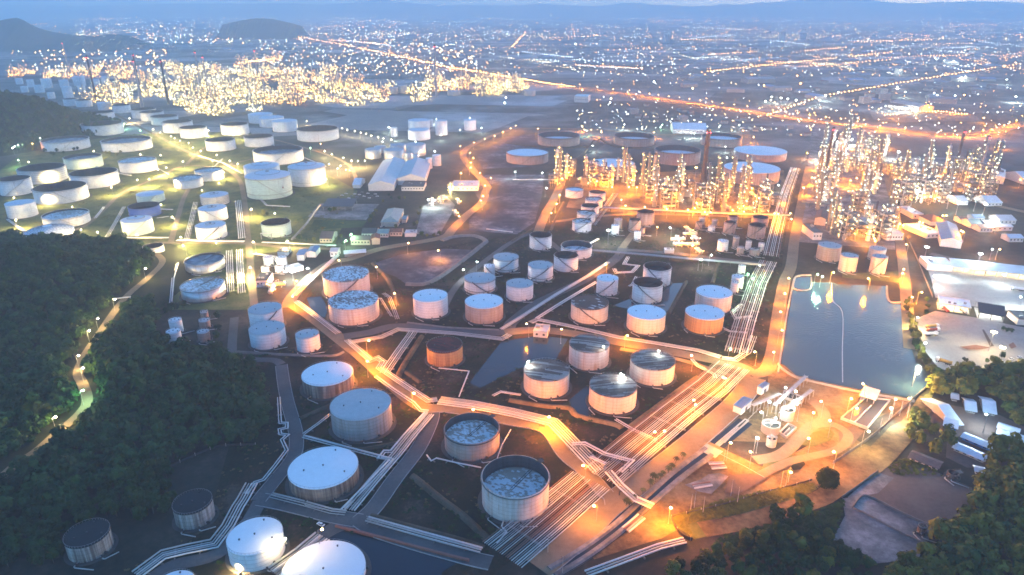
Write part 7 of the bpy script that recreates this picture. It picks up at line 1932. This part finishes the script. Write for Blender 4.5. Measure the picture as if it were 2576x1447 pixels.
for x, y, w, h_ in ((1675, 108, 22, 60), (1965, 105, 26, 70), (2018, 100, 30, 50), (1520, 118, 40, 38), (1955, 118, 44, 30), (200, 125, 44, 26), (262, 118, 40, 36), (310, 122, 36, 26)):
    p = at(x, y); t = thing('tower_block', 'x', 'tower block', p, .2, 'tower blocks of the far town'); b = MB(); b.box((0, 0, h_/2), (w*1.6, w, h_)); b.build('wall', M['wallw'], t)
    b = MB(); b.box((0, 0, h_+1.5), (w, w*.6, 3)); b.build('roof', M['metalroof'], t)
    for j in range(int(h_/7)):
        b = MB(); b.box((0, -w/2-.2, 5+j*7), (w*1.5, .3, 2.4)); b.build('window', M['glass'], t)
    later(t, 'tower block in the far town', p, h_)
B_(0, [(1448, 258), (1482, 259), (1482, 253), (1448, 252)], 16, 'white office block standing alone on the dark field', kind='flat', windows=8, short='white block on the dark field')
B_(0, [(1688, 336), (1775, 338), (1770, 326), (1690, 325)], 9, 'long pale warehouse beyond the crude tanks', roof='shackroof', windows=9, lit=None)
# stray lights of the town, far too many to count
b = MB(); KS = 'OWYOBWG'
def cl(x, y, k, size):
    p = at(x, y, 8); b.ball((p.x, p.y, 8), size, 4, 3, KS.index(k))
def dens(n, x0, x1, y0, y1, ks, s0=.5, s1=1.1, pw=1.0):
    for _ in range(n):
        x = r.uniform(x0, x1); y = y0+(y1-y0)*r.random()**pw
        d = CAMH*FPX/max(8, (y-16)); cl(x, y, r.choice(ks), r.uniform(s0, s1)*(d/2200)**.62)
dens(1700, 0, 2576, 38, 100, 'OOOWYB', .3, .7, .8); dens(1300, 900, 2576, 60, 190, 'OOWYB', .25, .8); dens(220, 1500, 2576, 120, 270, 'OOWYB', .25, .7)
dens(45, 900, 2576, 60, 260, 'WBYO', 1.3, 2.0); dens(25, 100, 900, 45, 110, 'WBYO', 1.2, 1.8)
for _ in range(190):        # lit streets of the town, two main directions
    x0, y0 = r.uniform(-20, 2560), 36+150*r.random()**1.3
    if (x0 < 900 and y0 > 110) or (x0 < 1300 and y0 > 165): continue
    y1_ = y0+r.uniform(-14, 14)*(y0/100); L_ = r.uniform(30, 170); k_ = r.choice('OOOOWYB'); sz = r.uniform(.35, .8)
    x1_ = x0+L_
    n_ = int(L_/r.uniform(5, 9))
    for j in range(n_):
        x, y = x0+(x1_-x0)*j/n_+r.uniform(-.7, .7), y0+(y1_-y0)*j/n_+r.uniform(-.4, .4)
        if 30 < y < 260: d = CAMH*FPX/max(8, (y-16)); cl(x, y, k_, sz*r.uniform(.7, 1.2)*(d/2200)**.62)
dens(600, 200, 1000, 35, 110, 'WWOYB', .5, 1.2); dens(450, 640, 1200, 110, 185, 'WBYOO', .45, 1.0); dens(160, 30, 420, 120, 180, 'OOYWO', .6, 1.2); dens(140, 1450, 2050, 270, 330, 'WYYB', .3, .7)
dens(120, 2000, 2576, 260, 340, 'OWWO', .35, .7); dens(160, 1550, 2576, 34, 60, 'OOW', .5, 1.0)
for i in range(110):
    x = 1030+i*14.2+r.uniform(-2, 2); d = CAMH*FPX/(36-16); cl(x, 36-(x-1030)*.0018+r.uniform(-.4, .4), 'O', 1.5*(d/2200)**.62)
def along(pts, step, k, size):
    for i in range(len(pts)-1):
        (x0, y0), (x1, y1) = pts[i], pts[i+1]; L = math.hypot(x1-x0, y1-y0); m_ = max(1, int(L/step))
        for j in range(m_):
            x, y = x0+(x1-x0)*j/m_+r.uniform(-1, 1), y0+(y1-y0)*j/m_+r.uniform(-1, 1); d = CAMH*FPX/max(8, (y-16)); cl(x, y, k, size*(d/2200)**.62)
along(HW[:14], 6, 'O', 1.0); along([(1930, 290), (2060, 243), (2200, 219), (2330, 197), (2450, 178), (2576, 160)], 9, 'O', .9); along([(1780, 180), (2040, 152), (2250, 131)], 8, 'O', .9)
along([(1290, 118), (1305, 100), (1325, 80)], 4, 'O', 1.0); along([(600, 160), (640, 154), (715, 143)], 5, 'O', 1.1); along([(2225, 290), (2300, 280), (2360, 280), (2440, 288)], 7, 'O', .8)
along([(2040, 165), (2250, 150)], 10, 'O', .8); along([(2150, 105), (2350, 100)], 8, 'O', 1.0); along([(170, 50), (350, 45)], 7, 'O', 1.0); along([(1350, 150), (1650, 155)], 12, 'B', .8); along([(1530, 125), (1680, 120)], 14, 'O', .8)
o = b.build('town_lights', [FAR[k] for k in KS]); o['kind'] = 'stuff'; o['label'] = 'countless small lights of the town on the plain'
resolve_labels()
